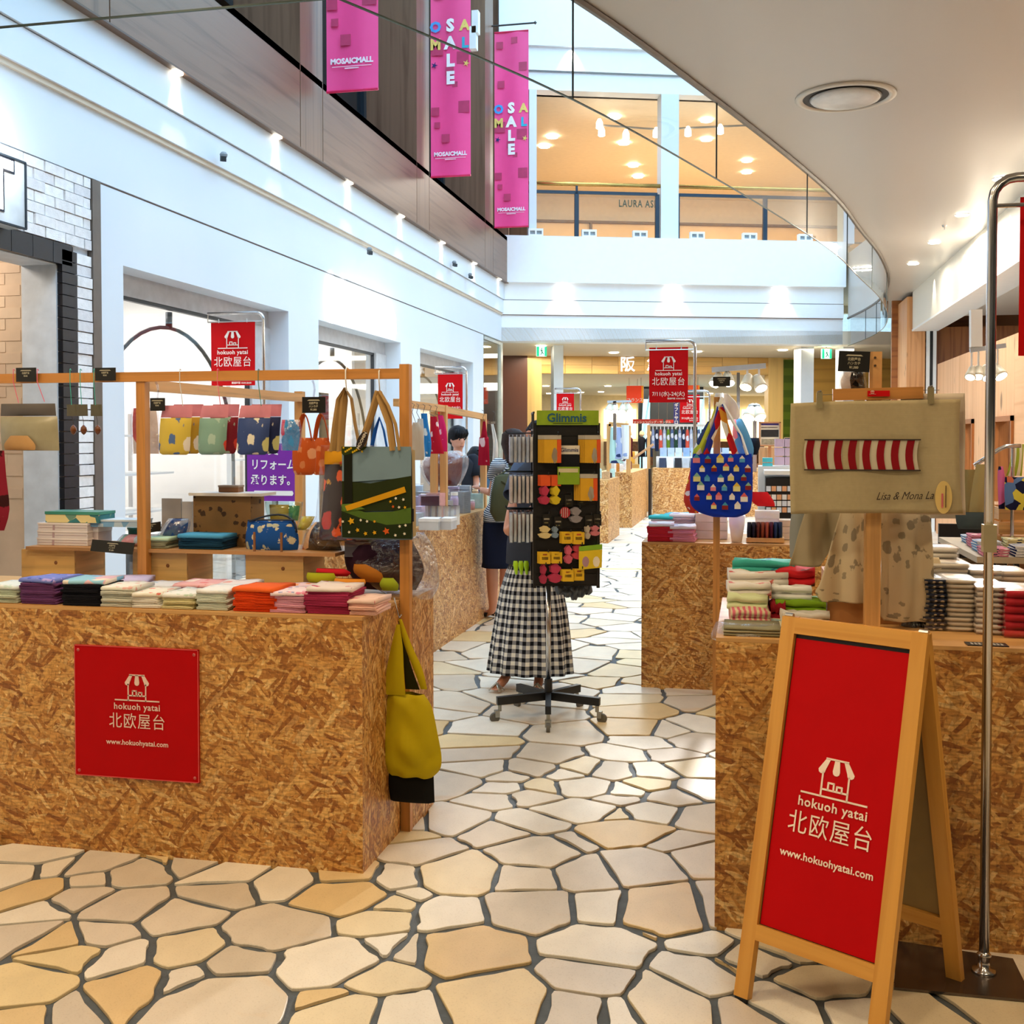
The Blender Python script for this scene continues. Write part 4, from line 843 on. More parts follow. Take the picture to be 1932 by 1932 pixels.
# ---------------- pink sale banners on the left columns
pinkm = mat('#ff4f95', .5, var=.03); pk2 = mat('#c33b68', .5)
def sale(label, Yb, px0, px1, z0, z1, rod=True):
    x0, x1 = at(px0, 300, Yb).x, at(px1, 300, Yb).x; w = x1 - x0; h = z1 - z0
    t = thing('sale_banner', label, 'banner', ((x0 + x1) / 2, Yb, z0), 0, 'pink sale banners on the brown columns')
    mb = MB(); mb.grid(lambda u, v: (x0 + w * u, Yb + .012 * math.sin(u * 7), z1 - h * v), 10, 2, (w, h), True); mb.sm = True; mb.build('cloth', pinkm, t)
    mb = MB(); mb.tube([(x0, Yb, z0), (x1, Yb, z0)], .015, 8); mb.build('bottom_bar', mat('#d81a55', .4), t); mb = MB(); mb.tube([(x0, Yb, z1), (x1, Yb, z1)], .015, 8); mb.build('top_bar', mat('#d81a55', .4), t)
    mb = MB(); mb.tube([(XB - .02, Yb, z1 + .12), (x1 + .1, Yb, z1 + .12)], .016, 8); mb.lathe([(.0, -.03), (.035, 0), (.0, .03)], (x1 + .12, Yb, z1 + .12), 10, (1, 0, 0)); mb.build('bracket_rod', mat('#3d4346', .4, .5), t)
    f = lambda a, b: (V((x0 + w * a, Yb - .016, z1 - h * b)), X, Z)
    for a, b, s in ((.06, .05, .2), (.5, .03, .18), (.72, .16, .24), (.1, .25, .2), (.02, .46, .3), (.66, .5, .3), (.38, .56, .2), (.55, .62, .13), (.02, .72, .2), (.7, .7, .28), (.28, .83, .2), (.1, .78, .14)):
        mb = MB(); mb.prism([(a * w, -b * h - s * w), ((a + s) * w if a + s < 1 else w, -b * h - s * w), ((a + s) * w if a + s < 1 else w, -b * h), (a * w, -b * h)], (V((x0, Yb - .013, z1)), X, Z), .001); mb.build('square', pk2, t)
    for k, ch in enumerate('SALE'): text(t, ch, f(.5, .415 + k * .0705), w * .40, mat('#fff6fb', .5), 'letter', .055)
    for ch, a, b, c in (('O', .13, .415, '#3f9fe8'), ('M', .13, .4855, '#f0d270'), ('A', .86, .415, '#f0d270'), ('L', .87, .4855, '#2fb3d2')): text(t, ch, f(a, b), w * .34, mat(c, .5), 'letter', .05)
    for a, b, c in ((.1, .55, '#28246a'), (.9, .55, '#f0d270')):
        mb = MB(); mb.prism([(w * .09 * q * math.cos(g), w * .09 * q * math.sin(g)) for q, g in zip((1, .35) * 5, [k * math.pi / 5 for k in range(10)])], f(a, b), .001); mb.build('splash', mat(c), t)
    text(t, 'MOSAICMALL', f(.5, .918), w * .135, mat('#ffe9f2', .5), 'lettering', .05, sx=1.0); mb = MB(); mb.stroke((-.38 * w, 0), (.38 * w, 0), w * .012, f(.5, .927)); mb.stroke((-.13 * w, -.035 * w), (.13 * w, -.035 * w), w * .02, f(.5, .927)); mb.build('underline', mat('#ffd5e4'), t)
sale('pink sale banner hanging highest at the top left, only its lower end in view', 11.0, 617, 714, 5.13, 8.55); sale('middle pink sale banner with white letters', 15.0, 813, 888, 5.17, 8.6); sale('farthest pink sale banner, next to the gallery', 19.0, 933, 997, 5.21, 8.6)
for k, (x, z) in enumerate(((893, 40), (889, 70))):
    p = at(x, z, 14.6); mb = MB(); mb.box((p.x - .02, p.y - .02, p.z - .16), (p.x + .07, p.y + .1, p.z + .14)); one(mb, 'white_sign_box', white, ('upper', 'lower')[k] + ' white box sign edge-on behind the middle pink sale banner', 'sign')
# ================================================================ GOODS
def soft(rows, Yd, th, nu=10, sub=3, pw=.6, wob=.0, seed=0, back=True, fn=None, tilt=0):
    """soft body from outline rows (py, xl, xr) in photograph pixels, standing at distance Yd, th thick"""
    P = [(at(xl, py, Yd), at(xr, py, Yd)) for py, xl, xr in rows]
    Q = cr([(a.x, b.x, a.z) for a, b in P], sub); n = len(Q) - 1; w = max(q[1] - q[0] for q in Q); h = Q[0][2] - Q[-1][2]
    def f(sgn):
        def g(u, v):
            q = Q[min(n, int(round(v * n)))]; e = (math.sin(math.pi * min(max(u, 0), 1)) ** pw) * (math.sin(math.pi * (.04 + .93 * v)) ** pw)
            ww = wob * noise.noise((u * 4 + seed, v * 5, seed)) if 0 < u < 1 else 0
            return (q[0] + (q[1] - q[0]) * u, Yd - sgn * (th / 2 * e) + ww + tilt * (q[2] - Q[-1][2]), q[2])
        return g
    mb = MB(); mb.sm = True; mb.grid(f(1), nu, n, (w, h), True)
    if back: mb.grid(f(-1), nu, n, (w, h))
    return mb
def strap(pts, w=.02, t=.004):
    mb = MB(); mb.tube(pts, w / 2, 6, flat=t / w * 2); return mb
def bez(a, b, c, n=8): return [a * (1 - t) ** 2 + b * 2 * t * (1 - t) + c * t * t for t in [k / n for k in range(n + 1)]]
def fold_mesh(w, d, h, seed=0, layers=2, sag=.25):
    mb = MB(); mb.sm = True; prof = []
    for l in range(layers):
        z0 = h * l / layers; z1 = h * (l + 1) / layers; rr = (z1 - z0) / 2
        for k in range(4): a = -math.pi / 2 + math.pi * k / 3; prof.append((-d / 2 + rr - rr * math.cos(a) * 1.4, (z0 + z1) / 2 + rr * math.sin(a)))
    prof += [(-d / 6, h), (d / 6, h), (d / 2, h * .9), (d / 2, h * .1)]
    m = len(prof); nu = 5; base = len(mb.v)
    for i in range(nu + 1):
        u = i / nu
        for (y, z) in prof:
            q = noise.noise((u * 3 + seed, y * 30, seed * 2.1)); mb.v.append(V(((u - .5) * w + .006 * q * (1 if 0 < i < nu else .4), y + .004 * q, z + (z / h) * .3 * h * q)))
    for i in range(nu):
        for k in range(m):
            k2 = (k + 1) % m; A = base + i * m; u0, u1 = i / nu * w, (i + 1) / nu * w; v0, v1 = k * .012, (k + 1) * .012
            if m - 5 <= k < m - 2: v0, v1 = (k - m + 5) * d / 3 + .1, (k - m + 6) * d / 3 + .1
            mb.face((A + k2, A + k, A + m + k, A + m + k2), [(u0, v1), (u0, v0), (u1, v0), (u1, v1)])
    mb.face([base + k for k in range(m)], [(p[0], p[1]) for p in prof]); mb.face([base + nu * m + k for k in range(m)][::-1], [(p[0], p[1]) for p in prof][::-1]); return mb
def pile(label, toplabel, group, c, w, d, h, n, m, mt=None, rz=0, jit=.006, name='folded_cloth', cat='cloth', layers=2):
    """n folded cloths lying on one another: every cloth is an object"""
    p = fold_mesh(w, d, h * 1.02, R.random() * 9, layers).build(name, m, origin=(0, 0, 0)); c = V(c)
    for k in range(n):
        o = p if k == 0 else p.copy()
        if k: col.objects.link(o)
        o.location = c + V((R.uniform(-jit, jit), R.uniform(-jit, jit), k * h)); o.rotation_euler = (0, 0, rz + R.uniform(-.05, .05)); tag(o, f'{label}, ' + ('lowest' if k == 0 else NTH[k] + ' up'), cat, group)
    o = fold_mesh(w * 1.02, d * 1.02, h * 1.7, R.random() * 9, 1).build(name, mt or m, origin=(0, 0, 0)); o.location = c + V((0, 0, n * h)); o.rotation_euler = (0, 0, rz + R.uniform(-.12, .12)); tag(o, toplabel, cat, group)
TOP = HL + .013
px2 = lambda px, Yd: at(px, 1000, Yd).x
fl = lambda c, *k, s=60.0, kind='floral': fabric(c, tuple(k), kind, s)
pl = [
 (38, 78, 5, '#c9d3bd', fl('#e9f4f2', '#cfe3da', '#f5f5ee', s=30), 'sage green', 'mint white', 'leftmost pile at the edge of the frame'),
 (108, 80, 8, '#6d3f70', fl('#7d8ddd', '#b9a8e8', '#4a5bc0', s=25), 'deep purple', 'blue and lilac printed', 'purple pile'),
 (187, 84, 8, '#15151e', fl('#e9c0cc', '#9ad0e8', '#f3e6d6', s=20, kind='splash'), 'black', 'pink and blue printed', 'black pile'),
 (252, 66, 6, '#d7d8ca', fl('#f3f1e6', '#e9b8b0', s=30), 'off white', 'cream printed', 'off white pile right of the black one'),
 (305, 58, 4, '#ece7dc', fl('#f6efe0', '#dd7a6a', s=28), 'ivory', 'ivory red-spotted', 'low ivory pile'),
 (366, 66, 4, '#d9cf9c', fl('#f2f4ee', '#c4d8c4', s=30), 'butter yellow', 'white printed', 'butter yellow pile'),
 (428, 66, 6, '#cfd6c6', fl('#f4f5f2', '#dfe6ea', s=30), 'pale green grey', 'white', 'pale pile left of the orange one'),
 (506, 86, 7, '#e24812', fabric('#f2692a'), 'bright orange', 'lighter orange', 'orange pile'),
 (568, 72, 6, '#dc9db2', fl('#f3dfe6', '#e889a4', '#9aa0c8', s=28), 'soft pink', 'pink and white printed', 'soft pink pile'),
 (640, 88, 8, '#a92f55', fl('#efe2df', '#c2416a', s=16), 'raspberry', 'white and raspberry', 'raspberry pile'),
 (704, 52, 4, '#eab9a8', fl('#f1cfc2', '#d97f86', s=20), 'peach', 'peach printed', 'small peach pile at the counter corner')]
for px, wd, n, c, mt, cn, tn, where in pl:
    w = wd / 2080 * 3.75; x = px2(px, 3.70)
    pile(f'{cn} handkerchief in the {where}', f'{tn} handkerchief topping the {where}', 'folded handkerchiefs on the front left counter', (x, 3.665, TOP), w, .17, .0095, n, fabric(c, rough=.9), mt)
for px, Yd, w, d, h, n, c, mt, cn in ((222, 3.86, .24, .16, .012, 4, '#b9b0d6', fl('#d5ccf2', '#b9a6e6', s=12), 'lavender'), (312, 3.86, .15, .15, .011, 3, '#d8dbe2', fl('#e4e6ec', '#bcd0e4', s=14), 'mist grey'), (395, 3.855, .21, .16, .011, 4, '#e8cfd2', fl('#f2bcc2', '#f7e6e2', '#e88a90', s=12), 'rose pink'), (350, 3.80, .1, .1, .008, 3, '#5c3b68', fabric('#6f4f84'), 'plum'), (455, 3.85, .13, .15, .012, 4, '#e3e2e6', fl('#efeaf0', '#e6a7a6', s=16), 'pearl'), (575, 3.85, .20, .15, .011, 4, '#e5a7c0', fl('#f0d2dc', '#d13f86', '#f09a50', s=14), 'magenta flowered'), (500, 3.87, .10, .1, .011, 3, '#f0b392', fabric('#f4c09c'), 'apricot')):
    pile(f'{cn} folded cloth in the second row of the front left counter', f'{cn} cloth lying on top in the second row', 'cloths in the second row of the front left counter', (px2(px, Yd), Yd, TOP), w, d, h, n, fabric(c), mt, rz=R.uniform(-.2, .3))
# crates and shelf board
ZB = 1.058
for i, (a, b) in enumerate(((40, 140), (250, 352), (463, 572))):
    x0, x1 = px2(a, 4.03), px2(b, 4.03); t = thing('wooden_crate', 'plain pine crate under the display board, ' + ('left', 'middle', 'right')[i] + ' of three', 'crate', ((x0 + x1) / 2, 4.13, TOP), 0, 'pine crates under the display board')
    for (q0, q1) in (((x0, 4.03, TOP), (x1, 4.04, 1.043)), ((x0, 4.24, TOP), (x1, 4.25, 1.043)), ((x0, 4.041, TOP), (x0 + .01, 4.239, 1.043)), ((x1 - .01, 4.041, TOP), (x1, 4.239, 1.043)), ((x0 + .011, 4.041, TOP), (x1 - .011, 4.239, TOP + .008))):
        mb = MB(); mb.box(q0, q1); mb.build('side' if q1[2] > 1 else 'bottom', wood('#d8b06c', None, .8, .5), t)
    mb = MB(); mb.lathe([(.008, 0), (.005, .001)], ((x0 * .35 + x1 * .65), 4.0295, .99), 10, (0, -1, 0)); mb.build('knot', mat('#7a4a20'), t)
mb = MB(); mb.box((px2(48, 4.0), 4.0, 1.0445), (px2(632, 4.0), 4.3, ZB)); one(mb, 'display_board', wood('#b98a58', None, .8, .5), 'long wooden board on pine crates at the back of the front left counter', 'board')
ZB += .001
def boxy(name, label, cat, px0, px1, Yd, z0, h, d, m, rz=0, group=None, lid=None, seam=None):
    x0, x1 = px2(px0, Yd), px2(px1, Yd); c = V(((x0 + x1) / 2, Yd + d / 2, z0)); t = thing(name, label, cat, c, rz, group); w = x1 - x0; Mx = Matrix.Translation(c) @ Matrix.Rotation(rz, 4, 'Z')
    hl = h * (.72 if lid else 1)
    mb = MB(); mb.box((-w / 2, -d / 2, 0), (w / 2, d / 2, hl), Mx); mb.build('body', m, t)
    if lid: mb = MB(); mb.box((-w / 2 - .002, -d / 2 - .002, hl + .0005), (w / 2 + .002, d / 2 + .002, h), Mx); mb.build('lid', lid, t)
    if seam: mb = MB(); mb.box((-w / 2 + w * .3, -d / 2 - .0015, 0), (-w / 2 + w * .34, -d / 2 - .0003, hl), Mx); mb.box((-w / 2 + .004, -d / 2 - .0012, hl * .48), (w / 2 - .004, -d / 2 - .0002, hl * .53), Mx); mb.build('seam', seam, t)
    return t
for k in range(3): boxy('gift_box', 'flat white gift box stacked at the left end of the display board, ' + ('bottom', 'middle', 'top')[k], 'box', 70 + k, 165, 4.06, ZB + k * .031, .0305, .14, mat('#d9d4d8', .5, var=.04), lid=mat('#e6e2e6', .5), seam=mat('#b09aa6'), group='flat white boxes on the display board')
boxy('gift_box', 'small pale boxes bundle beside the white gift boxes', 'box', 150, 185, 4.1, ZB, .075, .1, mat('#c9c3cb'), lid=mat('#e9ecf4'))
boxy('patterned_tin', 'clear lidded box with a green rim on the white gift boxes', 'box', 86, 186, 4.07, ZB + .094, .045, .12, fl('#6f9a8a', '#e7d9a0', '#3f7f88', s=50, kind='splash'), lid=mat('#3f9080', .3))
boxy('gift_box', 'pale blue flat box with navy edge marks, right of the green rimmed box', 'box', 150, 258, 4.09, ZB + .077, .03, .12, fl('#bcd6ee', '#7fb2e2', s=40, kind='splash'), rz=.1, lid=mat('#cfe2f4'))
t = thing('small_tub', 'small teal round tub beside the wooden post of the left stall', 'tub', at(249, 1010, 4.2)); q = at(249, 1016, 4.2); mb = MB(); mb.lathe([(.024, 0), (.026, .055), (.028, .058)], V((q.x, 4.22, ZB)), 16); mb.build('body', mat('#2f7f78', .4), t); mb = MB(); mb.lathe([(.03, .0585), (.03, .066)], V((q.x, 4.22, ZB)), 16); mb.build('lid', mat('#49a098', .4), t)
def price_sign(label, px0, px1, py0, py1, Yd, tilt=0, lines=3, clip=False, group='black price signs', roll=0, lit=True):
    a, b = at(px0, py0, Yd), at(px1, py1, Yd); c = (a + b) / 2; w, h = b.x - a.x, a.z - b.z; r = (X * math.cos(roll) + Z * math.sin(roll)); u = (Z * math.cos(roll) - X * math.sin(roll)); u = (u + Y_ * tilt).normalized()
    t = thing('price_sign', label, 'sign', c, 0, group); n = r.cross(u).normalized(); f = (c - r * w / 2 - u * h / 2, r, u); mb = MB(); mb.prism([(0, 0), (w, 0), (w, h), (0, h)], (f[0] - n * .003, r, u), .003); mb.build('card', mat('#15130f', .35, var=.1), t)
    cream_ = mat('#b9b29a', .6); f2 = (c + n * .001, r, u)
    mb = MB(); mb.prism([(-.02 * 1.0, h * .33), (.02, h * .33), (.026, h * .26), (-.026, h * .26)] if w > .06 else [(-.008, h * .33), (.008, h * .33), (.01, h * .27), (-.01, h * .27)], f2, .0006); mb.build('emblem', cream_, t)
    tx = ['北欧屋台', 'ハンカチ', '¥1,080'] if lines == 3 else ['北欧雑貨', '¥540']
    for k, s_ in enumerate(tx[:lines]): text(t, s_, (c + u * h * (.05 - .2 * k), r, u), h * .17, cream_, 'lettering', .02, sx=.9)
    if clip:
        mb = MB(); p0 = c + u * h / 2; mb.tube([p0 - n * .0, p0 + u * .03 + X * .004, p0 + u * .052, p0 + u * .06 - n * -.01], .004, 6); mb.build('clip', glassy((.95, .95, 1), .25, .08), t)
    return t
price_sign('black price sign standing slanted at the front edge of the display board', 172, 252, 1020, 1044, 3.965, tilt=.25, roll=-.06)
price_sign('left black price sign clipped on the front wooden beam', 30, 68, 694, 720, 3.955, lines=2); price_sign('right black price sign clipped on the front wooden beam', 179, 218, 694, 718, 3.955, lines=2)
price_sign('black price sign hanging left of the three pink-topped hanging packs', 283, 311, 751, 775, 3.94, clip=True, lines=2); price_sign('black price sign hanging in a clear clip before the orange bags', 570, 614, 749, 779, 3.94, clip=True)
price_sign('small black price card leaning before the bagged blue goods on the display board', 266, 303, 986, 1005, 4.05, tilt=.3, roll=.15, lines=2)
pile('grey green folded cloth under the mint cloth on the display board', 'mint green cloth on the display board', 'cloths on the display board', (px2(303, 4.08), 4.08, ZB), .125, .12, .0095, 3, fabric('#8f9078'), fl('#bfe0c6', '#a9d0c0', s=12))
pile('dark blue folded cloth under the sky blue one on the display board', 'sky blue cloth on the display board', 'blue cloths on the display board', (px2(392, 4.09), 4.09, ZB), .19, .13, .0105, 4, fabric('#17425f'), fabric('#4fa4d6'))
boxy('printed_carton', 'brown kraft carton with dark paw prints on the display board', 'carton', 365, 473, 4.17, ZB, .205, .13, fabric('#8d6a40', ('#4a3626',), 'floral', 26, .7))
boxy('gift_tray', 'flat white tray lying on the kraft carton with paw prints', 'tray', 356, 492, 4.14, ZB + .207, .012, .15, mat('#e6e2dc', .5))
boxy('small_carton', 'small brown carton on the white tray', 'carton', 413, 450, 4.2, ZB + .22, .028, .05, mat('#8a5c38'), lid=mat('#a08a78'))
for i, (a, b, y0, y1, c) in enumerate(((306, 343, 940, 984, '#a79f98'), (344, 364, 946, 985, '#c8c4c2'))):
    p, q = at(a, y0, 4.27), at(b, y1, 4.27); mb = MB(); mb.box((p.x, 4.265, ZB), (q.x, 4.275, p.z)); t = one(mb, 'picture_card', mat(c), ('wide', 'narrow')[i] + ' grey card standing left of the kraft carton', 'card')
t = thing('storage_basket', 'clear plastic basket of yellow and green packets behind the blue leaf pouch', 'basket', at(535, 980, 4.25)); mb = soft([(946, 500, 572), (965, 502, 570), (984, 508, 566)], 4.25, .09, pw=.3); mb.build('tub', glassy((.9, 1, .95), .15, .1), t); mb = soft([(952, 508, 545), (982, 510, 545)], 4.25, .05); mb.build('yellow_packet', mat('#d9b64a'), t); mb = soft([(954, 545, 566), (982, 545, 562)], 4.25, .05); mb.build('green_packet', mat('#5aa06a'), t)
# blue leaf print pouch
t = thing('handbag', 'small blue boxy pouch with pale leaf print and navy piping on the display board', 'bag', at(515, 1040, 4.1)); lf = fabric('#1d56a8', ('#b9bfae', '#d9d2b4'), 'floral', 22)
mb = soft([(981, 468, 556), (992, 466, 560), (1020, 463, 564), (1044, 468, 560)], 4.1, .10, pw=.35); mb.build('body', lf, t)
mb = MB(); mb.tube(bez(at(470, 984, 4.06), at(556, 950, 4.1), at(560, 1005, 4.08), 10), .004, 6); mb.sm = True; mb.build('handle', mat('#0f2138'), t); mb = MB(); mb.tube([at(468, 982, 4.08), at(500, 981, 4.05), at(556, 981, 4.08)], .0035, 6); mb.build('piping', mat('#0f2138'), t)
for i, px in enumerate((477, 528)): p = at(px, 1044, 3.99); mb = MB(); mb.box((p.x - .004, 4.002, ZB), (p.x + .004, 4.008, ZB + .075)); one(mb, 'wooden_peg', wood('#8a5a30'), ('left', 'right')[i] + ' thin wooden peg before the blue leaf pouch', 'peg')
plastic = glassy((.97, .97, 1), .16, .22); plastic2 = glassy((1, 1, 1), .10, .12)
def bagged(name, label, cat, rows, Yd, th, m, shell=4, group=None, inner=None, seed=0, pl_=None, wob=.012):
    t = thing(name, label, cat, at((rows[-1][1] + rows[-1][2]) / 2, rows[-1][0], Yd), 0, group)
    k = shell; inn = inner or [(y, a + k, b - k) for y, a, b in rows]
    mb = soft(inn, Yd, th * .85, wob=wob * .5, seed=seed); mb.build('contents', m, t); mb = soft(rows, Yd, th, nu=12, sub=4, wob=wob, seed=seed + 3); mb.build('plastic_wrap', pl_ or plastic, t); return t
bagged('packaged_goods', 'bagged blue and white goods on the display board, left of the kraft carton', 'package', [(978, 318, 360), (995, 306, 358), (1020, 290, 350)], 4.12, .08, fl('#8fa2c4', '#2a4f96', '#e4e8f4', s=18, kind='splash'))
bagged('packaged_goods', 'yellow and navy bagged pack right of the blue leaf pouch', 'package', [(974, 566, 598), (990, 560, 590), (1000, 556, 580)], 4.15, .05, fl('#e3d64a', '#3d5a7a', s=20))
bagged('packaged_goods', 'orange and black bagged goods between the blue leaf pouch and the hanging totes', 'package', [(985, 590, 632), (1008, 575, 640), (1040, 565, 650)], 4.12, .10, fl('#d5773a', '#2a1a16', '#f0c08a', s=14, kind='splash'))
bagged('packaged_goods', 'bagged bright lilac and blue goods behind the black price sign', 'package', [(1008, 232, 330), (1018, 222, 335), (1030, 215, 330)], 4.12, .12, fl('#b8d3ea', '#e6a6b8', '#8fd0d8', s=18, kind='splash'))
bagged('cushion', 'dark plum cushion in a clear plastic bag, right end of the left counter', 'cushion', [(1002, 700, 800), (1030, 668, 818), (1065, 664, 826), (1100, 690, 828), (1128, 755, 815)], 4.14, .26, fabric('#3a1f33'), inner=[(1005, 660, 770), (1040, 650, 790), (1075, 655, 800), (1110, 680, 785)], wob=.05, seed=2)
boxy('packaged_goods', 'grey bagged pack below the hanging totes', 'package', 650, 698, 4.06, ZB - .02, .06, .05, mat('#5f6470', .3))
for lab, rows, c, Yd, th in (('lime green zipped pouch lying beside the right crate', [(1080, 580, 630), (1090, 578, 634), (1100, 584, 628)], '#a3a51a', 3.93, .06), ('red tube pouch behind the lime green pouch', [(1072, 598, 650), (1079, 596, 662), (1086, 600, 655)], '#c81f2c', 3.98, .05), ('ochre purse leaning at the right end of the second row', [(1064, 668, 690), (1080, 668, 720), (1098, 690, 722)], '#a7661c', 3.92, .05), ('orange clasp purse above the raspberry pile', [(1091, 632, 688), (1098, 630, 690), (1104, 634, 686)], '#d98a2a', 3.80, .06), ('green felt mitten beside the wooden post', [(1090, 722, 742), (1102, 716, 752), (1114, 722, 750)], '#93a01f', 3.85, .06)):
    mb = soft(rows, Yd, th); one(mb, 'pouch', fabric(c), lab, 'pouch')
# ---------------- things hanging on the left frame
def cord(a, b, c, r=.0016, name='cord', parent=None):
    mb = MB(); mb.tube([a, (a + b) / 2 + V((.002, 0, 0)), b], r, 5); return mb.build(name, mat(c, .5), parent)
def loopcord(px, py, px2_, py2_, Yd, c, parent):
    a, b = at(px, 697, Yd - .024), at(px2_, py2_, Yd - .02); mb = MB(); mb.tube([at(px + 3, 699, Yd + .02), at(px + 1, 696, Yd), a, at(px, 720, Yd - .024), b], .0016, 5); return mb.build('cord', mat(c, .5), parent)
t = thing('hanging_pack', 'grey banded clear pack hanging by pink cords at the left end of the front beam', 'package', at(55, 850, 3.98))
soft([(762, 2, 104), (785, 1, 106)], 3.98, .03).build('header_card', mat('#5d5651', .5), t); soft([(786, 1, 108), (815, 1, 110), (850, 4, 112)], 3.98, .06, wob=.01).build('clear_bag', mat('#a39c80', .3, var=.15), t)
mb = soft([(822, 20, 52), (838, 8, 66), (849, 10, 66)], 3.945, .02, back=False); mb.build('tan_insert', mat('#b98d56'), t); loopcord(25, 700, 35, 760, 3.98, '#e86a86', t); loopcord(70, 700, 84, 758, 3.98, '#e86a86', t)
for i, (a, b) in enumerate(((126, 145), (145, 165), (171, 192))):
    t = thing('hanging_charm', 'grey brown card with a small amber charm on a teal cord, ' + ('left', 'middle', 'right')[i] + ' of three', 'charm', at((a + b) / 2, 822, 3.98), 0, 'charms on teal cords'); soft([(763, a, b), (785, a, b + 1)], 3.98, .006, pw=.2).build('card', mat('#5a5646', .5), t); loopcord(a + 6, 700, a + 9, 764, 3.98, '#3fb6a8', t)
    p = at((a + b) / 2 + 3, 812, 3.975); mb = MB(); mb.lathe([(.002, .022), (.011, .012), (.013, 0), (.008, -.012), (.001, -.018)], p, 10); mb.sm = True; mb.build('charm', mat('#6b3a16', .3), t); cord(at((a + b) / 2, 785, 3.98), p + V((0, 0, .02)), '#3a332c', .001, 'string', t)
PK = mat('#d98a9c', .5)
for i, (x0, x1, c, ks, nm) in enumerate(((303, 360, '#d9c052', ('#e8e2da', '#5571a6'), 'yellow'), (377, 428, '#86ad9f', ('#d84a3c', '#a8c4b6'), 'sea green'), (450, 508, '#3b4f86', ('#c9c88a', '#e6e2d0'), 'night blue'))):
    for j in (1, 0):
        dx, dz, Yd = j * 20, -j * 2, 3.96 + j * .07
        t = thing('hanging_pack', f'{nm} printed hanging pack with a pink header, ' + ('front one of its pair', 'behind the front one of its pair')[j], 'package', at((x0 + x1) / 2 + dx, 860, Yd), 0, 'pink-topped hanging packs'); sl = 4 if i == 0 else 0
        soft([(765 + dz, x0 + 5 + dx, x1 + 4 + dx), (788 + dz, x0 + dx, x1 + 2 + dx)], Yd, .01, pw=.3).build('header_card', PK, t)
        soft([(789 + dz, x0 + dx, x1 + 2 + dx), (815 + dz, x0 - 2 + dx, x1 + dx), (850 + dz, x0 - 3 + dx, x1 - 2 + dx), (858 + dz, x0 + 4 + dx, x1 - 8 + dx)], Yd, .05, wob=.006, seed=i).build('printed_body', fabric(c if not j else {'yellow': '#c9a23a', 'sea green': '#8a2230', 'night blue': '#26305a'}[nm], ks, 'floral', 14, .5), t)
        if not j: loopcord(int((x0 + x1) / 2) + 8, 700, int((x0 + x1) / 2) + 14, 766, 3.96, ('#d8dce0', '#e87a8a', '#3f7f66')[i], t)
bagged('hanging_pack', 'red and white garment in a clear hanging pack beside the frame post', 'package', [(770, 248, 298), (800, 246, 302), (856, 248, 304)], 4.15, .05, fl('#e6dada', '#d01428', s=10, kind='splash'))
bagged('hanging_pack', 'small clear pack with pink and blue trinkets hanging by pink cords', 'package', [(792, 528, 566), (820, 526, 570), (850, 530, 566)], 4.3, .04, fl('#e9dfe8', '#4aa0e0', '#e04a78', s=22, kind='splash'))
for i, (x0, x1) in enumerate(((552, 596), (588, 624))):
    t = thing('handbag', 'orange printed cloth handbag on the rear left frame, ' + ('left one before the post', 'right one behind it')[i], 'bag', at((x0 + x1) / 2, 890, 5.2 + i * .3), 0, 'orange handbags'); Yd = 5.2 + i * .3
    soft([(826, x0 + 8, x1 - 4), (850, x0, x1), (888, x0 + 2, x1 - 2), (896, x0 + 8, x1 - 8)], Yd, .12, pw=.5).build('body', fabric('#cc5a20', ('#e8a070', '#d98550'), 'floral', 16), t); m_ = (x0 + x1) / 2; strap(bez(at(m_ - 12, 830, Yd - .02), at(m_, 735, Yd), at(m_ + 14, 830, Yd - .02), 10), .025).build('handle', fabric('#b04a18'), t)
soft([(850, -40, 8), (900, -44, 12), (960, -44, 18), (1000, -40, 8)], 3.9, .07).build('x', black); o = bpy.data.objects['x']; o.name = 'tote_bag'; o.data.materials[0] = fabric('#8d2034', ('#e8dcd0', '#3a1418'), 'floral', 9); tag(o, 'dark red printed tote cut off by the left edge of the frame', 'bag')
# red flowered tote (behind) and the landscape tote (front)
def hook(px, Yd, ytop, ybot, parent):
    mb = MB(); mb.tube([at(px + 5, ytop + 8, Yd + .022), at(px + 4, ytop + 1, Yd + .02), at(px, ytop - 3, Yd), at(px - 2, ytop + 3, Yd - .022), at(px - 2, ytop + 20, Yd - .024), at(px, ybot, Yd - .02)], .0028, 6); mb.sm = True; mb.build('hook', mat('#e4e4e0', .4), parent)
t = thing('tote_bag', 'red and orange flowered tote bag in clear wrap, behind the landscape tote', 'bag', at(650, 1020, 4.06)); Yd = 4.06
soft([(852, 614, 700), (900, 612, 702), (960, 608, 704), (1010, 602, 702), (1020, 606, 690)], Yd, .07, pw=.4).build('body', fabric('#2a1216', ('#c22a1c', '#e8602a', '#d9a028'), 'floral', 11), t)
soft([(851, 613, 701), (866, 612, 702), (876, 612, 702)], Yd - .034, .02, back=False).build('yellow_band', fabric('#d99a1e', ('#e8602a',), 'floral', 25), t)
hd = fabric('#b7935c')
for dx in (0, 14): strap([at(628 + dx, 852, Yd - .03), at(634 + dx * .8, 800, Yd - .03), at(641 + dx * .6, 755, Yd - .03), at(652, 734, Yd - .02), at(663, 752, Yd - .03), at(670, 800, Yd - .03), at(680, 852, Yd - .03)], .032, .005).build('handle', hd, t)
hook(654, 3.99, 696, 738, t); soft([(840, 605, 712), (900, 602, 712), (1000, 594, 712), (1030, 600, 706)], Yd, .10, nu=12, wob=.01).build('plastic_wrap', plastic2, t)
t = thing('tote_bag', 'landscape tote bag with blue sky, dark tree and flower meadow, hanging from the beam', 'bag', at(714, 1015, 3.93)); Yd = 3.915
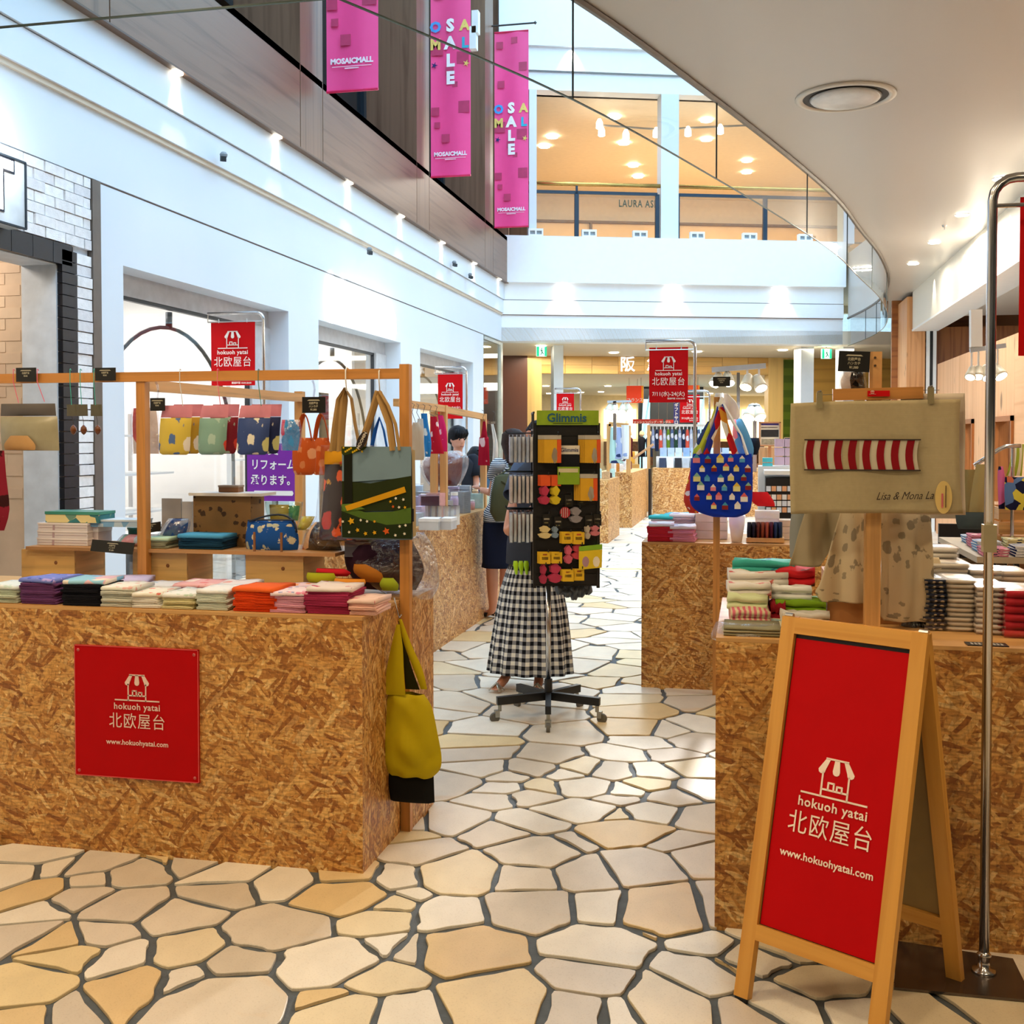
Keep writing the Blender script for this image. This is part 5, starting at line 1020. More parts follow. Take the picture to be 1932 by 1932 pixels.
soft([(846, 650, 776), (880, 647, 778), (960, 645, 779), (1008, 644, 780), (1016, 650, 776)], Yd + .03, .07, pw=.25).build('body', fabric('#6f8796'), t)
mb = MB(); a, b, c, d = at(777, 847, Yd + .0), at(783, 850, Yd + .06), at(785, 1010, Yd + .06), at(779, 1014, Yd + .0); mb.quad([a, b, c, d][::-1]); mb.quad([a, b, c, d]); mb.build('gusset', fabric('#b59c68'), t)
A0_ = at(645, 1016, Yd - .008); sx_ = (at(777, 900, Yd - .008).x - A0_.x) / 132; f_ = (A0_, X, Z)
def P_(pts): return [((x - 645) * sx_, (1016 - y) * sx_) for x, y in pts]
def decal(name, pts, c, k=0): mb = MB(); mb.prism(P_(pts)[::-1], (A0_ - Y_ * k * .0008, X, Z), .0008); return mb.build(name, fabric(c), t)
decal('sky', [(646, 850), (776, 850), (776, 905), (646, 915)], '#76909e'); decal('far_hill', [(646, 912), (700, 916), (740, 908), (776, 902), (776, 962), (646, 968)], '#26300f', 1)
decal('near_hill', [(645, 955), (690, 968), (740, 966), (776, 958), (776, 992), (645, 990)], '#4e6a26', 2); decal('meadow', [(645, 966), (680, 978), (730, 990), (777, 986), (777, 1014), (646, 1014)], '#202c10', 3)
decal('tree_trunk', [(650, 850), (666, 850), (666, 960), (650, 956)], '#15180c', 4); decal('treetop', [(646, 850), (695, 850), (688, 856), (668, 862), (650, 866), (646, 862)], '#2c3a10', 5)
decal('yellow_beam', [(652, 957), (764, 921), (767, 931), (656, 966)], '#d29a14', 6); decal('path', [(645, 954), (668, 952), (690, 962), (650, 966)], '#5d7a30', 5)
rf = random.Random(8)
for x, y, c in [(650 + 3.5 * k, 852 + (k * 7) % 9, '#d9b41e') for k in range(11)] + [(648, 985, '#e8e2cc'), (664, 984, '#dba81c'), (682, 982, '#e8e2cc'), (694, 984, '#e8e2cc'), (708, 984, '#e0a020'), (660, 1004, '#e8e2cc'), (676, 1000, '#dba81c'), (691, 1006, '#dba81c'), (708, 1004, '#e0a81c'), (730, 1001, '#cf5a1e'), (755, 992, '#e8e2cc'), (766, 990, '#e8e2cc'), (764, 1005, '#e8e2cc'), (747, 1008, '#e8e2cc'), (738, 948, '#dba81c'), (748, 942, '#e8e2cc'), (762, 944, '#e8e2cc'), (743, 957, '#cf5a1e'), (754, 958, '#e8e2cc'), (765, 958, '#dba81c')]:
    s = 2.6 if y < 900 else (4.2 if c in ('#dba81c', '#cf5a1e', '#e0a81c') and y > 975 else 3); s = 7 if (x, y) in ((730, 1001), (664, 984)) else s
    decal('flower', [(x + s * (1 if k % 2 else .5) * math.cos(k * .628), y + s * (1 if k % 2 else .5) * math.sin(k * .628)) for k in range(10)], c, 7)
for pts in ([(682, 850), (690, 815), (703, 775), (714, 738)], [(716, 738), (732, 765), (746, 800), (754, 850)], [(714, 740), (724, 770), (735, 800), (742, 850)]): strap([at(x, y, Yd - .005 if i_ < 3 else Yd - .01) for i_, (x, y) in enumerate(pts)], .030, .005).build('handle', hd, t)
hook(717, 3.99, 698, 742, t)
f_ = (at(683, 831, Yd - .03), (X * .45 + Z * .89).normalized(), (Z * .45 - X * .89).normalized()); mb = MB(); mb.prism([(.037 * math.cos(k * .314), .017 * math.sin(k * .314)) for k in range(20)], f_, .002); mb.build('hang_tag', mat('#251a16', .4), t); text(t, 'MOOMIN', (f_[0] - f_[2] * .006, f_[1], f_[2]), .0165, mat('#d8d0bc'), 'lettering', .02, lift=.003)
mb = MB(); p, q = at(776, 960, Yd - .002), at(781, 984, Yd - .002); mb.box((p.x, Yd - .006, q.z), (q.x, Yd, p.z)); mb.build('side_label', black, t)
t = thing('tote_bag', 'blue-handled bag hanging behind the landscape tote', 'bag', at(715, 1000, 4.2)); bl_ = fabric('#1e62c8')
strap([at(700, 850, 4.18), at(708, 812, 4.18), at(716, 788, 4.18), at(724, 812, 4.18), at(731, 850, 4.18)], .017, .004).build('handle', bl_, t); soft([(850, 690, 742), (900, 688, 745), (985, 690, 742)], 4.2, .06).build('body', bl_, t)
# yellow tote with the black base
t = thing('tote_bag', 'mustard yellow cloth tote with black base hanging on the counter side by the post', 'bag', at(775, 1505, 3.88)); Yd = 3.84; ym = fabric('#bba70a', rough=.8)
soft([(1306, 722, 800), (1330, 719, 815), (1380, 716, 826), (1420, 718, 833), (1445, 726, 830), (1462, 738, 815)], Yd, .13, nu=14, sub=5, pw=.5, wob=.02, seed=4).build('body', ym, t)
soft([(1452, 727, 818), (1480, 730, 819), (1508, 736, 820)], Yd + .015, .08, pw=.25).build('base', fabric('#0c0b0c'), t)
soft([(1178, 748, 754), (1220, 738, 760), (1265, 729, 762), (1310, 723, 765)], Yd - .035, .02, nu=4).build('strap', ym, t)
soft([(1168, 752, 758), (1215, 762, 776), (1262, 780, 797), (1300, 794, 806)], Yd + .02, .02, nu=4).build('strap', ym, t)
soft([(1172, 751, 756), (1215, 758, 764), (1262, 762, 778), (1300, 765, 792)], Yd + .05, .01, nu=4).build('strap_back', fabric('#2a2806'), t)
mb = MB(); mb.tube([at(744, 1128, 3.9), at(749, 1150, 3.88), at(753, 1166, 3.86), at(757, 1160, 3.88)], .003, 6); mb.build('hanging_hook', chrome, t)
# ================================================================ RIGHT STALL
RT = .898
def px3(px, Yd): return at(px, 1100, Yd).x
# soft towel heaps at the left end of the right counter (Y 3.9)
for i, (x0, x1, y0, y1, Yd, c, ks, nm) in enumerate(((1378, 1480, 1170, 1196, 3.62, '#e9e0bc', ('#e8b8b0', '#9db8b4'), 'cream towel with a pink patch, lowest of the left heap'), (1377, 1450, 1143, 1172, 3.66, '#d9c8a2', ('#cf6a78', '#e8cf5a'), 'beige towel with red stripes above the cream one'), (1376, 1450, 1116, 1144, 3.72, '#d6dfae', ('#7ea86a',), 'pale green towel in the left heap'), (1373, 1450, 1096, 1118, 3.76, '#e6e0d6', ('#22303a', '#d8888a'), 'white towel with a dark zigzag edge in the left heap'), (1374, 1482, 1075, 1098, 3.84, '#ddd8cf', ('#b8a8a0', '#c8635c'), 'grey flowered rolled towel near the top of the left heap'), (1384, 1500, 1055, 1076, 3.92, '#3fa99b', ('#9fd4c8', '#28708a'), 'teal rolled towel on top of the left heap'), (1470, 1558, 1145, 1172, 3.68, '#cfc8bc', ('#a49e94',), 'grey white folded towel in the right heap'), (1462, 1556, 1124, 1146, 3.76, '#6f9418', ('#2c3a10',), 'lime green striped towel in the right heap'), (1456, 1530, 1098, 1125, 3.80, '#dfe1dc', ('#3a5aa0',), 'white towel with small blue marks in the right heap'), (1462, 1534, 1066, 1098, 3.86, '#c81f26', ('#e9dcd6', '#7a3a2a'), 'red printed towel on top of the right heap'), (1450, 1476, 1130, 1168, 3.74, '#8c1220', ('#b82430',), 'dark red cloth end squeezed between the two towel heaps'))):
    a, b = px3(x0, Yd), px3(x1, Yd); z1, z0 = at(1400, y0, Yd).z, at(1400, y1, Yd).z; z0 = max(z0, RT)
    m_ = fabric(c, ks, 'floral', 9) if nm[:5] not in ('beige',) else fabric(c, ks[:1], 'vstripes', 60)
    o = fold_mesh(b - a, .17, max(.02, z1 - z0), i * 1.3, 2).build('towel', m_, origin=(0, 0, 0)); o.location = ((a + b) / 2, Yd, z0); o.rotation_euler = (0, 0, R.uniform(-.12, .12)); tag(o, nm, 'towel', 'loose towels on the right counter')
bagged('packaged_goods', 'flat towels in clear wrap at the left front corner of the right counter', 'package', [(1172, 1352, 1470), (1186, 1345, 1478), (1204, 1342, 1478), (1210, 1362, 1474)], 3.50, .18, fabric('#c2bba2'), inner=[(1182, 1362, 1470), (1206, 1362, 1472)])
for k in range(3): z = RT + k * .009; a, b = px3(1366, 3.47), px3(1472, 3.47); o = fold_mesh(b - a, .16, .008, k, 1).build('folded_cloth', fabric('#a9a384' if k % 2 else '#8c8668'), origin=(0, 0, 0)); o.location = ((a + b) / 2, 3.5, z); tag(o, ('lowest', 'middle', 'top')[k] + ' khaki folded cloth at the front edge of the right counter', 'cloth', 'khaki cloths under the clear wrap')
# kraft carton behind the T stand
a, b = px3(1562, 3.72), px3(1712, 3.72); t = thing('cardboard_carton', 'plain kraft carton on the right counter, behind the wooden T stand', 'carton', ((a + b) / 2, 3.85, RT)); mb = MB(); mb.box((a, 3.74, RT), (b, 4.05, RT + .145)); mb.build('body', mat('#b07a45', .7, var=.05), t); mb = MB(); mb.box((a - .001, 3.738, RT + .1455), (b + .001, 3.89, RT + .149)); mb.box((a - .001, 3.9, RT + .1455), (b + .001, 4.05, RT + .149)); mb.build('flaps', mat('#a9703c', .7), t)
# draped tea towels behind the linen towel
hedge = fabric('#c9b99a', ('#8d826e', '#968b76'), 'floral', 19)
def drape(label, rows, Yd, m, seed=0, amp=.02, name='hanging_cloth', th=.004, nu=24, fr_=5, cat='cloth'):
    mb = soft(rows, Yd, 0, nu=nu, sub=4, back=False); k = 0
    for v in mb.v: u = v.x; v.y += amp * math.sin(u * fr_ * 12 + seed) + .3 * amp * noise.noise((v.x * 9, v.z * 5, seed))
    o = one(mb, name, m, label, cat); s_ = o.modifiers.new('thick', 'SOLIDIFY'); s_.thickness = th; return o
drape('natural tea towel printed with grey round animals, hanging right of the stand post', [(960, 1660, 1752), (1010, 1662, 1757), (1080, 1664, 1760), (1150, 1660, 1760), (1172, 1668, 1758)], 3.66, hedge, 1, .014)
drape('natural tea towel printed with grey round animals, hanging left of the stand post', [(960, 1588, 1640), (1010, 1574, 1642), (1060, 1560, 1644), (1100, 1546, 1646), (1118, 1538, 1648), (1136, 1552, 1652)], 3.70, hedge, 3, .014)
drape('plain khaki linen cloth hanging slanted behind the linen towel', [(960, 1520, 1592), (1000, 1508, 1580), (1040, 1498, 1566), (1068, 1490, 1548)], 3.74, fabric('#9f9174'), 5, .02)
drape('blue grey printed cloth hanging at the left edge behind the linen towel', [(960, 1494, 1530), (1000, 1490, 1520), (1040, 1490, 1508), (1052, 1490, 1498)], 3.78, fabric('#8d918e', ('#2f3a48',), 'floral', 8), 7, .015)
# the big linen towel with its striped band
t = thing('hanging_towel', 'large linen towel printed with a red and white striped band, clipped to a string', 'towel', at(1650, 970, 3.56)); Yd = 3.56; lin = fabric('#b8aa86', ('#ae9f7a',), 'stripes', 260)
mb = soft([(757, 1492, 1811), (800, 1491, 1809), (860, 1490, 1809), (920, 1491, 1811), (966, 1492, 1816)], Yd, .0, nu=30, sub=4, back=False)
for v in mb.v: q = (v.x - at(1650, 860, Yd).x); v.z += -.09 * max(0, -q - .12) ** 1.0 * .35 + .01 * q; v.y += .006 * math.sin(q * 22)
o = mb.build('cloth', lin, t); s_ = o.modifiers.new('thick', 'SOLIDIFY'); s_.thickness = .004; s_.offset = 1
A0_ = at(1490, 966, Yd - .008); sx_ = (at(1811, 860, Yd).x - A0_.x) / 321
def band(name, x0, x1, y0, y1, c, k=0, cut=0):
    mb = MB(); n = 6; pts = [(x0 + (x1 - x0) * 0 - 4 * math.sin(math.pi * j / n), y0 + (y1 - y0) * j / n) for j in range(n + 1)] + [(x1 - 4 * math.sin(math.pi * j / n), y0 + (y1 - y0) * j / n) for j in range(n, -1, -1)]
    mb.prism([((x - 1490) * sx_, (966 - y) * sx_) for x, y in pts], (A0_ - Y_ * (.001 * k), X, Z), .001); return mb.build(name, fabric(c), t)
band('pale_field', 1520, 1735, 822, 880, '#cfc6ae', 0)
for k in range(8): band('red_stripe', 1524 + k * 27, 1524 + k * 27 + 14, 822, 880, '#8c101c', 2)
for y in (821, 881): mb = MB(); mb.stroke(((1518 - 1490) * sx_, (966 - y) * sx_), ((1737 - 1490) * sx_, (966 - y) * sx_), .004, (A0_ - Y_ * .003, X, Z)); mb.build('outline', mat('#33261f'), t)
text(t, 'Lisa & Mona La', ((A0_ + X * ((1708 - 1490) * sx_) + Z * ((966 - 938) * sx_) - Y_ * .003), (X + Z * .03).normalized(), Z), .034, mat('#2a1d18'), 'signature', 0, sx=.8, shear=.45)
c = A0_ + X * ((1780 - 1490) * sx_) + Z * ((966 - 933) * sx_) - Y_ * .008; mb = MB(); mb.prism([(.0245 * math.cos(k * .2618), .050 * math.sin(k * .2618)) for k in range(24)], (c, X, Z), .002); mb.build('hang_tag', mat('#d9bd74', .5), t)
for dx, w_, c_ in ((.006, .002, '#4a3424'), (-.004, .005, '#c9636a')): mb = MB(); mb.stroke((dx, -.03), (dx, .035 if dx > 0 else .01), w_, (c - Y_ * .003, X, Z)); mb.build('tag_print', mat(c_), t)
for i, (px, py) in enumerate(((1546, 756), (1756, 747))):
    p = at(px, py, Yd - .008); t2 = thing('clothes_clip', ('left', 'right')[i] + ' small grey plastic clip gripping the top edge of the linen towel', 'clip', p, 0, 'clips on the linen towel'); mb = MB(); mb.box((p.x - .009, p.y - .006, p.z - .024), (p.x + .009, p.y - .001, p.z + .026)); mb.build('jaw', mat('#8f8563', .3), t2); mb = MB(); mb.box((p.x - .008, p.y + .010, p.z - .018), (p.x + .008, p.y + .014, p.z + .026)); mb.build('jaw', mat('#6d6a5a', .3), t2); mb = MB(); mb.tube([p + V((-.006, .004, .026)), p + V((.006, .004, .03))], .004, 6); mb.build('spring', chrome, t2)
mb = MB(); mb.tube([at(1546, 745, Yd), at(1575, 744, 3.6)], .001, 4); mb.tube([at(1741, 736, 3.6), at(1772, 736, Yd)], .001, 4); mb.tube([at(1575, 744, 3.6), at(1741, 736, 3.6)], .001, 4); one(mb, 'string', mat('#6b6659'), 'thin wire carrying the clips of the linen towel', 'string')
drape('white cloth edge showing behind the linen towel', [(743, 1700, 1820), (800, 1700, 1821), (900, 1700, 1820), (970, 1700, 1822)], 3.60, fabric('#d9cdb8'), 4, .004)
price_sign('black price sign in a white frame, beside the board of the wooden T stand', 1582, 1641, 663, 701, 3.60, roll=-.05, clip=False)
bagged('packaged_goods', 'clear wrapped purse with black straps under the black price sign on the T stand', 'package', [(702, 1590, 1632), (718, 1582, 1634), (734, 1584, 1636)], 3.66, .04, fl('#c9b8b4', '#1a1618', '#e8dcd8', s=16, kind='splash'))
# packaged towels, stacked in neat piles at the right
def packs(label, x0, x1, Yd, n, h, d, m, z0=RT, name='packaged_towel', top=None, toplab=None, group='wrapped towels on the right counter', m2=None, split=.5):
    a, b = px3(x0, Yd), px3(x1, Yd); w = b - a
    def shape(mm, q0, q1):
        mb = MB(); mb.sm = True; nu = 5; prof = [(-d / 2, h * .3), (-d / 2 - .004, h * .5), (-d / 2, h * .85), (-d / 4, h), (d / 4, h), (d / 2, h * .8), (d / 2, .1 * h), (-d / 2 + .01, 0)]; m_ = len(prof)
        for i in range(nu + 1):
            u = q0 + (q1 - q0) * i / nu; e = 1 if 0 < i < nu else .86
            for y, z in prof: mb.v.append(V(((u - .5) * w, y * e, h / 2 + (z - h / 2) * e)))
        for i in range(nu):
            for k in range(m_): k2 = (k + 1) % m_; A_ = i * m_; mb.face((A_ + k2, A_ + k, A_ + m_ + k, A_ + m_ + k2), [(i / nu * w, k2 * .02), (i / nu * w, k * .02), ((i + 1) / nu * w, k * .02), ((i + 1) / nu * w, k2 * .02)])
        mb.face(list(range(m_))); mb.face([nu * m_ + k for k in range(m_)][::-1]); return mb
    root = thing(name, label, 'towel', (0, 0, 0), 0, group)
    if m2: shape(m, 0, split).build('folded_part', m, root); shape(m2, split + .005, 1).build('second_part', m2, root)
    else: shape(m, 0, 1).build('folded_part', m, root)
    mb = MB(); mb.sm = True; mb.box((-w / 2 - .004, -d / 2 - .006, .001), (w / 2 + .004, d / 2 + .004, h - .0005)); mb.build('plastic_sleeve', plastic2, root, smooth=False)
    for k in range(n):
        o = root if k == 0 else dup(root, (0, 0, 0)); o.location = ((a + b) / 2 + R.uniform(-.004, .004), Yd + R.uniform(-.004, .004), z0 + k * h); o.rotation_euler = (0, 0, R.uniform(-.02, .02))
        o['label'] = label + ', ' + ('lowest' if k == 0 else NTH[k] + ' up')
pk_w = fabric('#e2d6c4', rough=.6)
packs('wrapped towel, navy with cream dots at left, white at right', 1738, 1831, 3.74, 11, .0148, .2, fabric('#15203c', ('#e8dcc0',), 'dots', 19, .5), m2=pk_w, split=.42)
packs('wrapped towel with grey and red wave print, left of the red ones', 1832, 1885, 3.70, 9, .0165, .2, fabric('#dcd2c6', ('#a01c24', '#7a6f66'), 'floral', 26, .5))
packs('wrapped towel, plain rolled red, at the right end of the counter', 1886, 1932, 3.66, 6, .024, .2, fabric('#c2202e', rough=.5))
packs('wrapped towel cut by the right edge of the frame, cream', 1936, 1990, 3.66, 8, .018, .2, pk_w)
for (x0, x1, Yd, z0, n, h, c, ks, nm) in ((1720, 1820, 3.98, RT, 10, .0185, '#e4dac8', ('#c8b8a8',), 'cream'), (1822, 1880, 3.98, RT, 9, .0185, '#e9e2d6', ('#6878a0',), 'white with blue prints'), (1868, 1925, 4.0, RT, 9, .018, '#e0cbb2', ('#b8988a',), 'sand'), (1735, 1800, 4.14, RT, 12, .0185, '#efe8dc', ('#e0c468',), 'yellow-edged white')):
    packs(f'{nm} wrapped towel in the back row of the right counter', x0, x1, Yd, n, h, .16, fabric(c, ks, 'floral', 14, .5), group='back row of wrapped towels')
bagged('packaged_goods', 'crumpled clear wrap tail behind the navy dotted towels', 'package', [(1164, 1704, 1745), (1180, 1696, 1746), (1196, 1712, 1746)], 3.72, .08, fl('#1d2433', '#4a4a48', s=20, kind='splash'))
drape('cream tea towel with small red print hanging behind the printed tea towel', [(1052, 1757, 1772), (1075, 1757, 1777), (1110, 1757, 1774), (1150, 1756, 1766)], 3.9, fl('#e6d3ae', '#c8402e', s=14), 2, .006)
for i, (x0, x1, y0, y1) in enumerate(((1844, 1884, 1229, 1237), (1890, 1930, 1230, 1240))):
    a, b = G(x0, y1 - 3, RT + .002), G(x1, y1, RT + .002); t = thing('price_card', ('left', 'right')[i] + ' dark price card lying flat at the front edge of the right counter', 'card', (a + b) / 2); mb = MB(); mb.box((a.x, 3.40, RT), (b.x, 3.455, RT + .002)); mb.build('card', mat('#241a17', .4), t)
    for k in range(3): mb = MB(); xx = a.x + (b.x - a.x) * (.25 + .2 * k); mb.box((xx, 3.41, RT + .0022), (xx + .006, 3.44, RT + .0026)); mb.build('print', mat('#a9a29a'), t)
# ---------------- table of towels further back
t = thing('display_table', 'grey edged table of folded towels behind the right counter', 'table', (2.2, 8.1, 0)); TX0, TX1, TY0, TY1, TH = 1.44, 3.1, 7.5, 8.95, .745
mb = MB(); mb.box((TX0, TY0, TH - .04), (TX1 - .2, TY1, TH)); mb.build('tabletop', mat('#a8977c', .5, var=.04), t)
for x, y in ((1.62, 7.62), (2.5, 7.62), (1.62, 8.8), (2.5, 8.8)):
    mb = MB(); mb.bar((x, y, 0), (x - .06, y, TH - .041), .03); mb.bar((x + .14, y, 0), (x + .08, y, TH - .041), .03); mb.build('leg', mat('#15161a', .4), t)
rt_ = random.Random(2); cols_ = [('#d8889a', 'pink'), ('#4d2a3a', 'wine'), ('#dfe3ea', 'white'), ('#24315e', 'navy'), ('#c8b0c0', 'mauve'), ('#6fa0d4', 'sky blue'), ('#3c2a44', 'plum'), ('#a9c0dc', 'pale blue'), ('#e8d9a0', 'butter'), ('#b8303c', 'red')]
seen = {}
for r_i in range(4):
    for k in range(6):
        x = 1.56 + k * .19 + .02 * r_i; y = 7.62 + r_i * .3; c_, nm = cols_[(k * 3 + r_i * 5) % 10]; nn_ = 3 + (k + r_i) % 3
        p = fold_mesh(.15, .22, .017, k + r_i, 2).build('folded_towel', fabric(c_, ('#e9e3dc', '#22304e'), 'stripes' if (k + r_i) % 2 else 'floral', 22 if (k + r_i) % 2 else 14), origin=(0, 0, 0))
        for j in range(nn_):
            o = p if j == 0 else p.copy()
            if j: col.objects.link(o)
            o.location = (x, y, TH + .001 + j * .0175); o.rotation_euler = (0, 0, .04 * (j % 3 - 1)); tag(o, f'{nm} towel on the grey edged table, {NTH[r_i]} row back, {NTH[k]} pile along, {NTH[j]} up', 'towel', 'folded towels on the grey edged table')
def crate(label, x0, x1, y0, y1, z0, h, n=2):
    t = thing('slatted_crate', label, 'crate', ((x0 + x1) / 2, (y0 + y1) / 2, z0)); sh = h / n
    for k in range(n):
        za, zb = z0 + k * sh + sh * .08, z0 + (k + 1) * sh - sh * .08
        for q in (((x0, y0, za), (x1, y0 + .012, zb)), ((x0, y1 - .012, za), (x1, y1, zb)), ((x0, y0 + .013, za), (x0 + .012, y1 - .013, zb)), ((x1 - .012, y0 + .013, za), (x1, y1 - .013, zb))): mb = MB(); mb.box(*q); mb.build('slat', wood('#d8a868', None, .8, .5), t)
    for x in (x0 + .02, x1 - .02):
        for y in (y0 + .022, y1 - .022): mb = MB(); mb.box((x - .007, y - .008, z0), (x + .007, y + .008, z0 + h)); mb.build('corner_post', wood('#c99758'), t)
    return t
a = at(1884, 1018, 8.1); crate('slatted wooden crate of books on the towel table at the right edge', a.x, a.x + .55, 8.1, 8.45, TH + .09, .20)
mb = MB(); mb.box((a.x - .02, 8.05, TH + .001), (a.x + .57, 8.5, TH + .088)); one(mb, 'riser_box', wood('#b98a58'), 'low wooden riser under the slatted crate', 'box')
for i, (x0, x1, c) in enumerate(((1738, 1762, '#d98a9a'), (1763, 1800, '#e6a0a8'))): boxy('gift_box', ('left', 'right')[i] + ' pink packet beneath the lower edge of the linen towel', 'box', 1756 + i * 24, 1778 + i * 26, 9.6, .9, .06, .2, mat(c))
mb = MB(); mb.box((at(1750, 1000, 9.5).x, 9.5, .85), (at(1806, 1000, 9.5).x, 10.2, .898)); t = thing('side_table', 'second pale edged table top further back, holding pink packets', 'table', (2, 9.8, 0)); mb.build('tabletop', mat('#a8977c'), t); mb = MB(); mb.box((1.85, 9.7, 0), (1.95, 10.1, .85)); mb.build('leg', mat('#15161a'), t)
for i, (x0, x1, y0, y1, Yd, c) in enumerate(((1802, 1850, 1060, 1132, 8.3, '#b98f5a'), (1818, 1905, 1068, 1132, 8.0, '#a8783e'))):
    a, b = at(x0, y0, Yd), at(x1, y1, Yd); z0 = .0; t = thing('cardboard_box', ('open cardboard box standing behind under the towel table', 'closed cardboard box with a red mark under the towel table')[i], 'box', ((a.x + b.x) / 2, Yd + .15, 0))
    mb = MB(); mb.box((a.x, Yd, 0), (b.x, Yd + .28, a.z)); mb.build('body', mat(c, .7, var=.06), t); mb = MB(); mb.box((a.x - .004, Yd - .004, a.z - .03), (a.x + (b.x - a.x) * .4, Yd - .001, a.z)); mb.build('flap', mat('#d0ab74', .7), t)
    if i: mb = MB(); mb.lathe([(.035, 0), (.035, .002)], (b.x - .12, Yd - .003, a.z * .45), 12, (0, -1, 0)); mb.build('red_mark', mat('#b02818'), t)
mb = MB(); mb.box((1.15, 5.2, 0), (2.85, 6.0, .42)); one(mb, 'covered_bench', fabric('#0f1c44'), 'low bench under a dark blue cloth behind the right counter', 'bench')
mb = MB(); a = at(1905, 1060, 8.9); mb.box((a.x, 8.9 + .06, 0), (a.x + .7, 8.99, .72)); one(mb, 'plywood_sheet', ply, 'plywood sheet leaning under the towel table at the right edge', 'board')
mb = MB(); mb.box((1.5, 9.3, 0), (2.9, 9.35, .82)); one(mb, 'dark_backdrop', mat('#120d0b', .8), 'dark cloth screen behind the towel table', 'screen')
# bag rail
t = thing('garment_rail', 'bent chrome rail carrying cloth bags beside the plywood wall', 'rail', (at(1900, 830, 8).x, 8, 0)); pts = [at(1838, 878, 8.0), at(1860, 864, 8.0), at(1885, 848, 8.0), at(1898, 842, 8.0), at(1926, 841, 8.0)]; mb = MB(); mb.tube(pts, .014, 8); mb.sm = True; mb.build('bar', chrome, t); mb = MB(); p = at(1912, 841, 8.02); mb.tube([(p.x, 8.03, .75), (p.x, 8.03, p.z)], .012, 8); mb.build('post', chrome, t)
for lab, rows, Yd, m_, cat in (('plain khaki cloth bag hanging nearest the linen towel on the chrome rail', [(876, 1842, 1866), (900, 1837, 1866), (950, 1830, 1866), (975, 1828, 1864)], 7.7, fabric('#a2905f'), 'bag'), ('second khaki cloth bag squeezed behind the first one', [(886, 1818, 1840), (940, 1817, 1838), (985, 1818, 1836)], 7.9, fabric('#8c7c50'), 'bag'), ('purple and pink striped bag hanging right of the chrome pole', [(880, 1884, 1892), (900, 1882, 1896), (960, 1884, 1896)], 8.05, fabric('#5a4ba0', ('#d86a9a', '#1a1838'), 'splash', 22), 'bag'), ('navy bag with many small coloured patches at the right edge', [(900, 1896, 1945), (930, 1895, 1948), (962, 1897, 1945)], 7.95, fabric('#171a3c', ('#d8c84a', '#5a78a8', '#c86a4a', '#7a4a90', '#171a3c', '#171a3c'), 'splash', 32), 'bag'), ('lime green strap bag hanging above the navy patched bag', [(838, 1908, 1932), (870, 1906, 1930), (898, 1898, 1928)], 8.15, fabric('#a8b83a', ('#e8e2c0',), 'vstripes', 20), 'bag'), ('folded grey green cloths hanging low beside the towel table', [(966, 1802, 1862), (985, 1804, 1860), (998, 1808, 1858)], 7.6, fabric('#3f4a4c', ('#7a7a58',), 'floral', 5), 'cloth')):
    mb = soft(rows, Yd, .06, wob=.01); one(mb, 'hanging_bag', m_, lab, cat)
# spotlight cluster on a post
def spot_track(label, Yd, post, bar_, heads, lit=(), postm=white, thick=.05, pw=0):
    t = thing('spotlight_track', label, 'light', at(bar_[0], bar_[2], Yd)); 
    if post: a, b = at(post[0], post[1], Yd), at(post[0], post[2], Yd); mb = MB(); mb.bar(a, b, post[3]); mb.build('post', postm, t)
    a, b = at(bar_[0], bar_[1], Yd), at(bar_[2], bar_[3], Yd); mb = MB(); mb.bar(a, b, thick, .035); mb.build('bar', mat('#b9c0c8', .4), t)
    for i, (px, py, dx, s) in enumerate(heads):
        p = at(px, py, Yd); q = V((p.x, Yd, a.z + (b.z - a.z) * ((p.x - a.x) / (b.x - a.x))))
        mb = MB(); mb.tube([q - Z * .02, q - Z * .05, p + Z * .04 * s], .008, 6); mb.build('arm', white, t)
        ax = V((dx, -.55, -.8)).normalized(); mb = MB(); mb.lathe([(.018 * s, -.06 * s), (.03 * s, -.045 * s), (.042 * s, .03 * s), (.045 * s, .05 * s)], p, 14, ax); mb.sm = True; mb.build('head', mat('#e9e2cc', .4), t)
        mb = MB(); mb.lathe([(.038 * s, 0), (.038 * s, .002)], p + ax * .051 * s, 14, ax); mb.build('lens', lamp('#fff3d8', 22 if i in lit else 2.5), t)
    return t
spot_track('cluster of four spotlights on a short bar under the white fascia, near the chrome pole', 9.4, (1841, 585, 655, .085), (1830, 661, 1897, 652), ((1833, 703, -.3, 1), (1846, 702, -.1, 1), (1862, 703, .1, 1.1), (1882, 700, .4, 1.2)), (2, 3))
light('SPOT', at(1868, 700, 9.2), 420, (1, .95, .88), .05, target=(.98, 4.0, 1.0), spot=16)

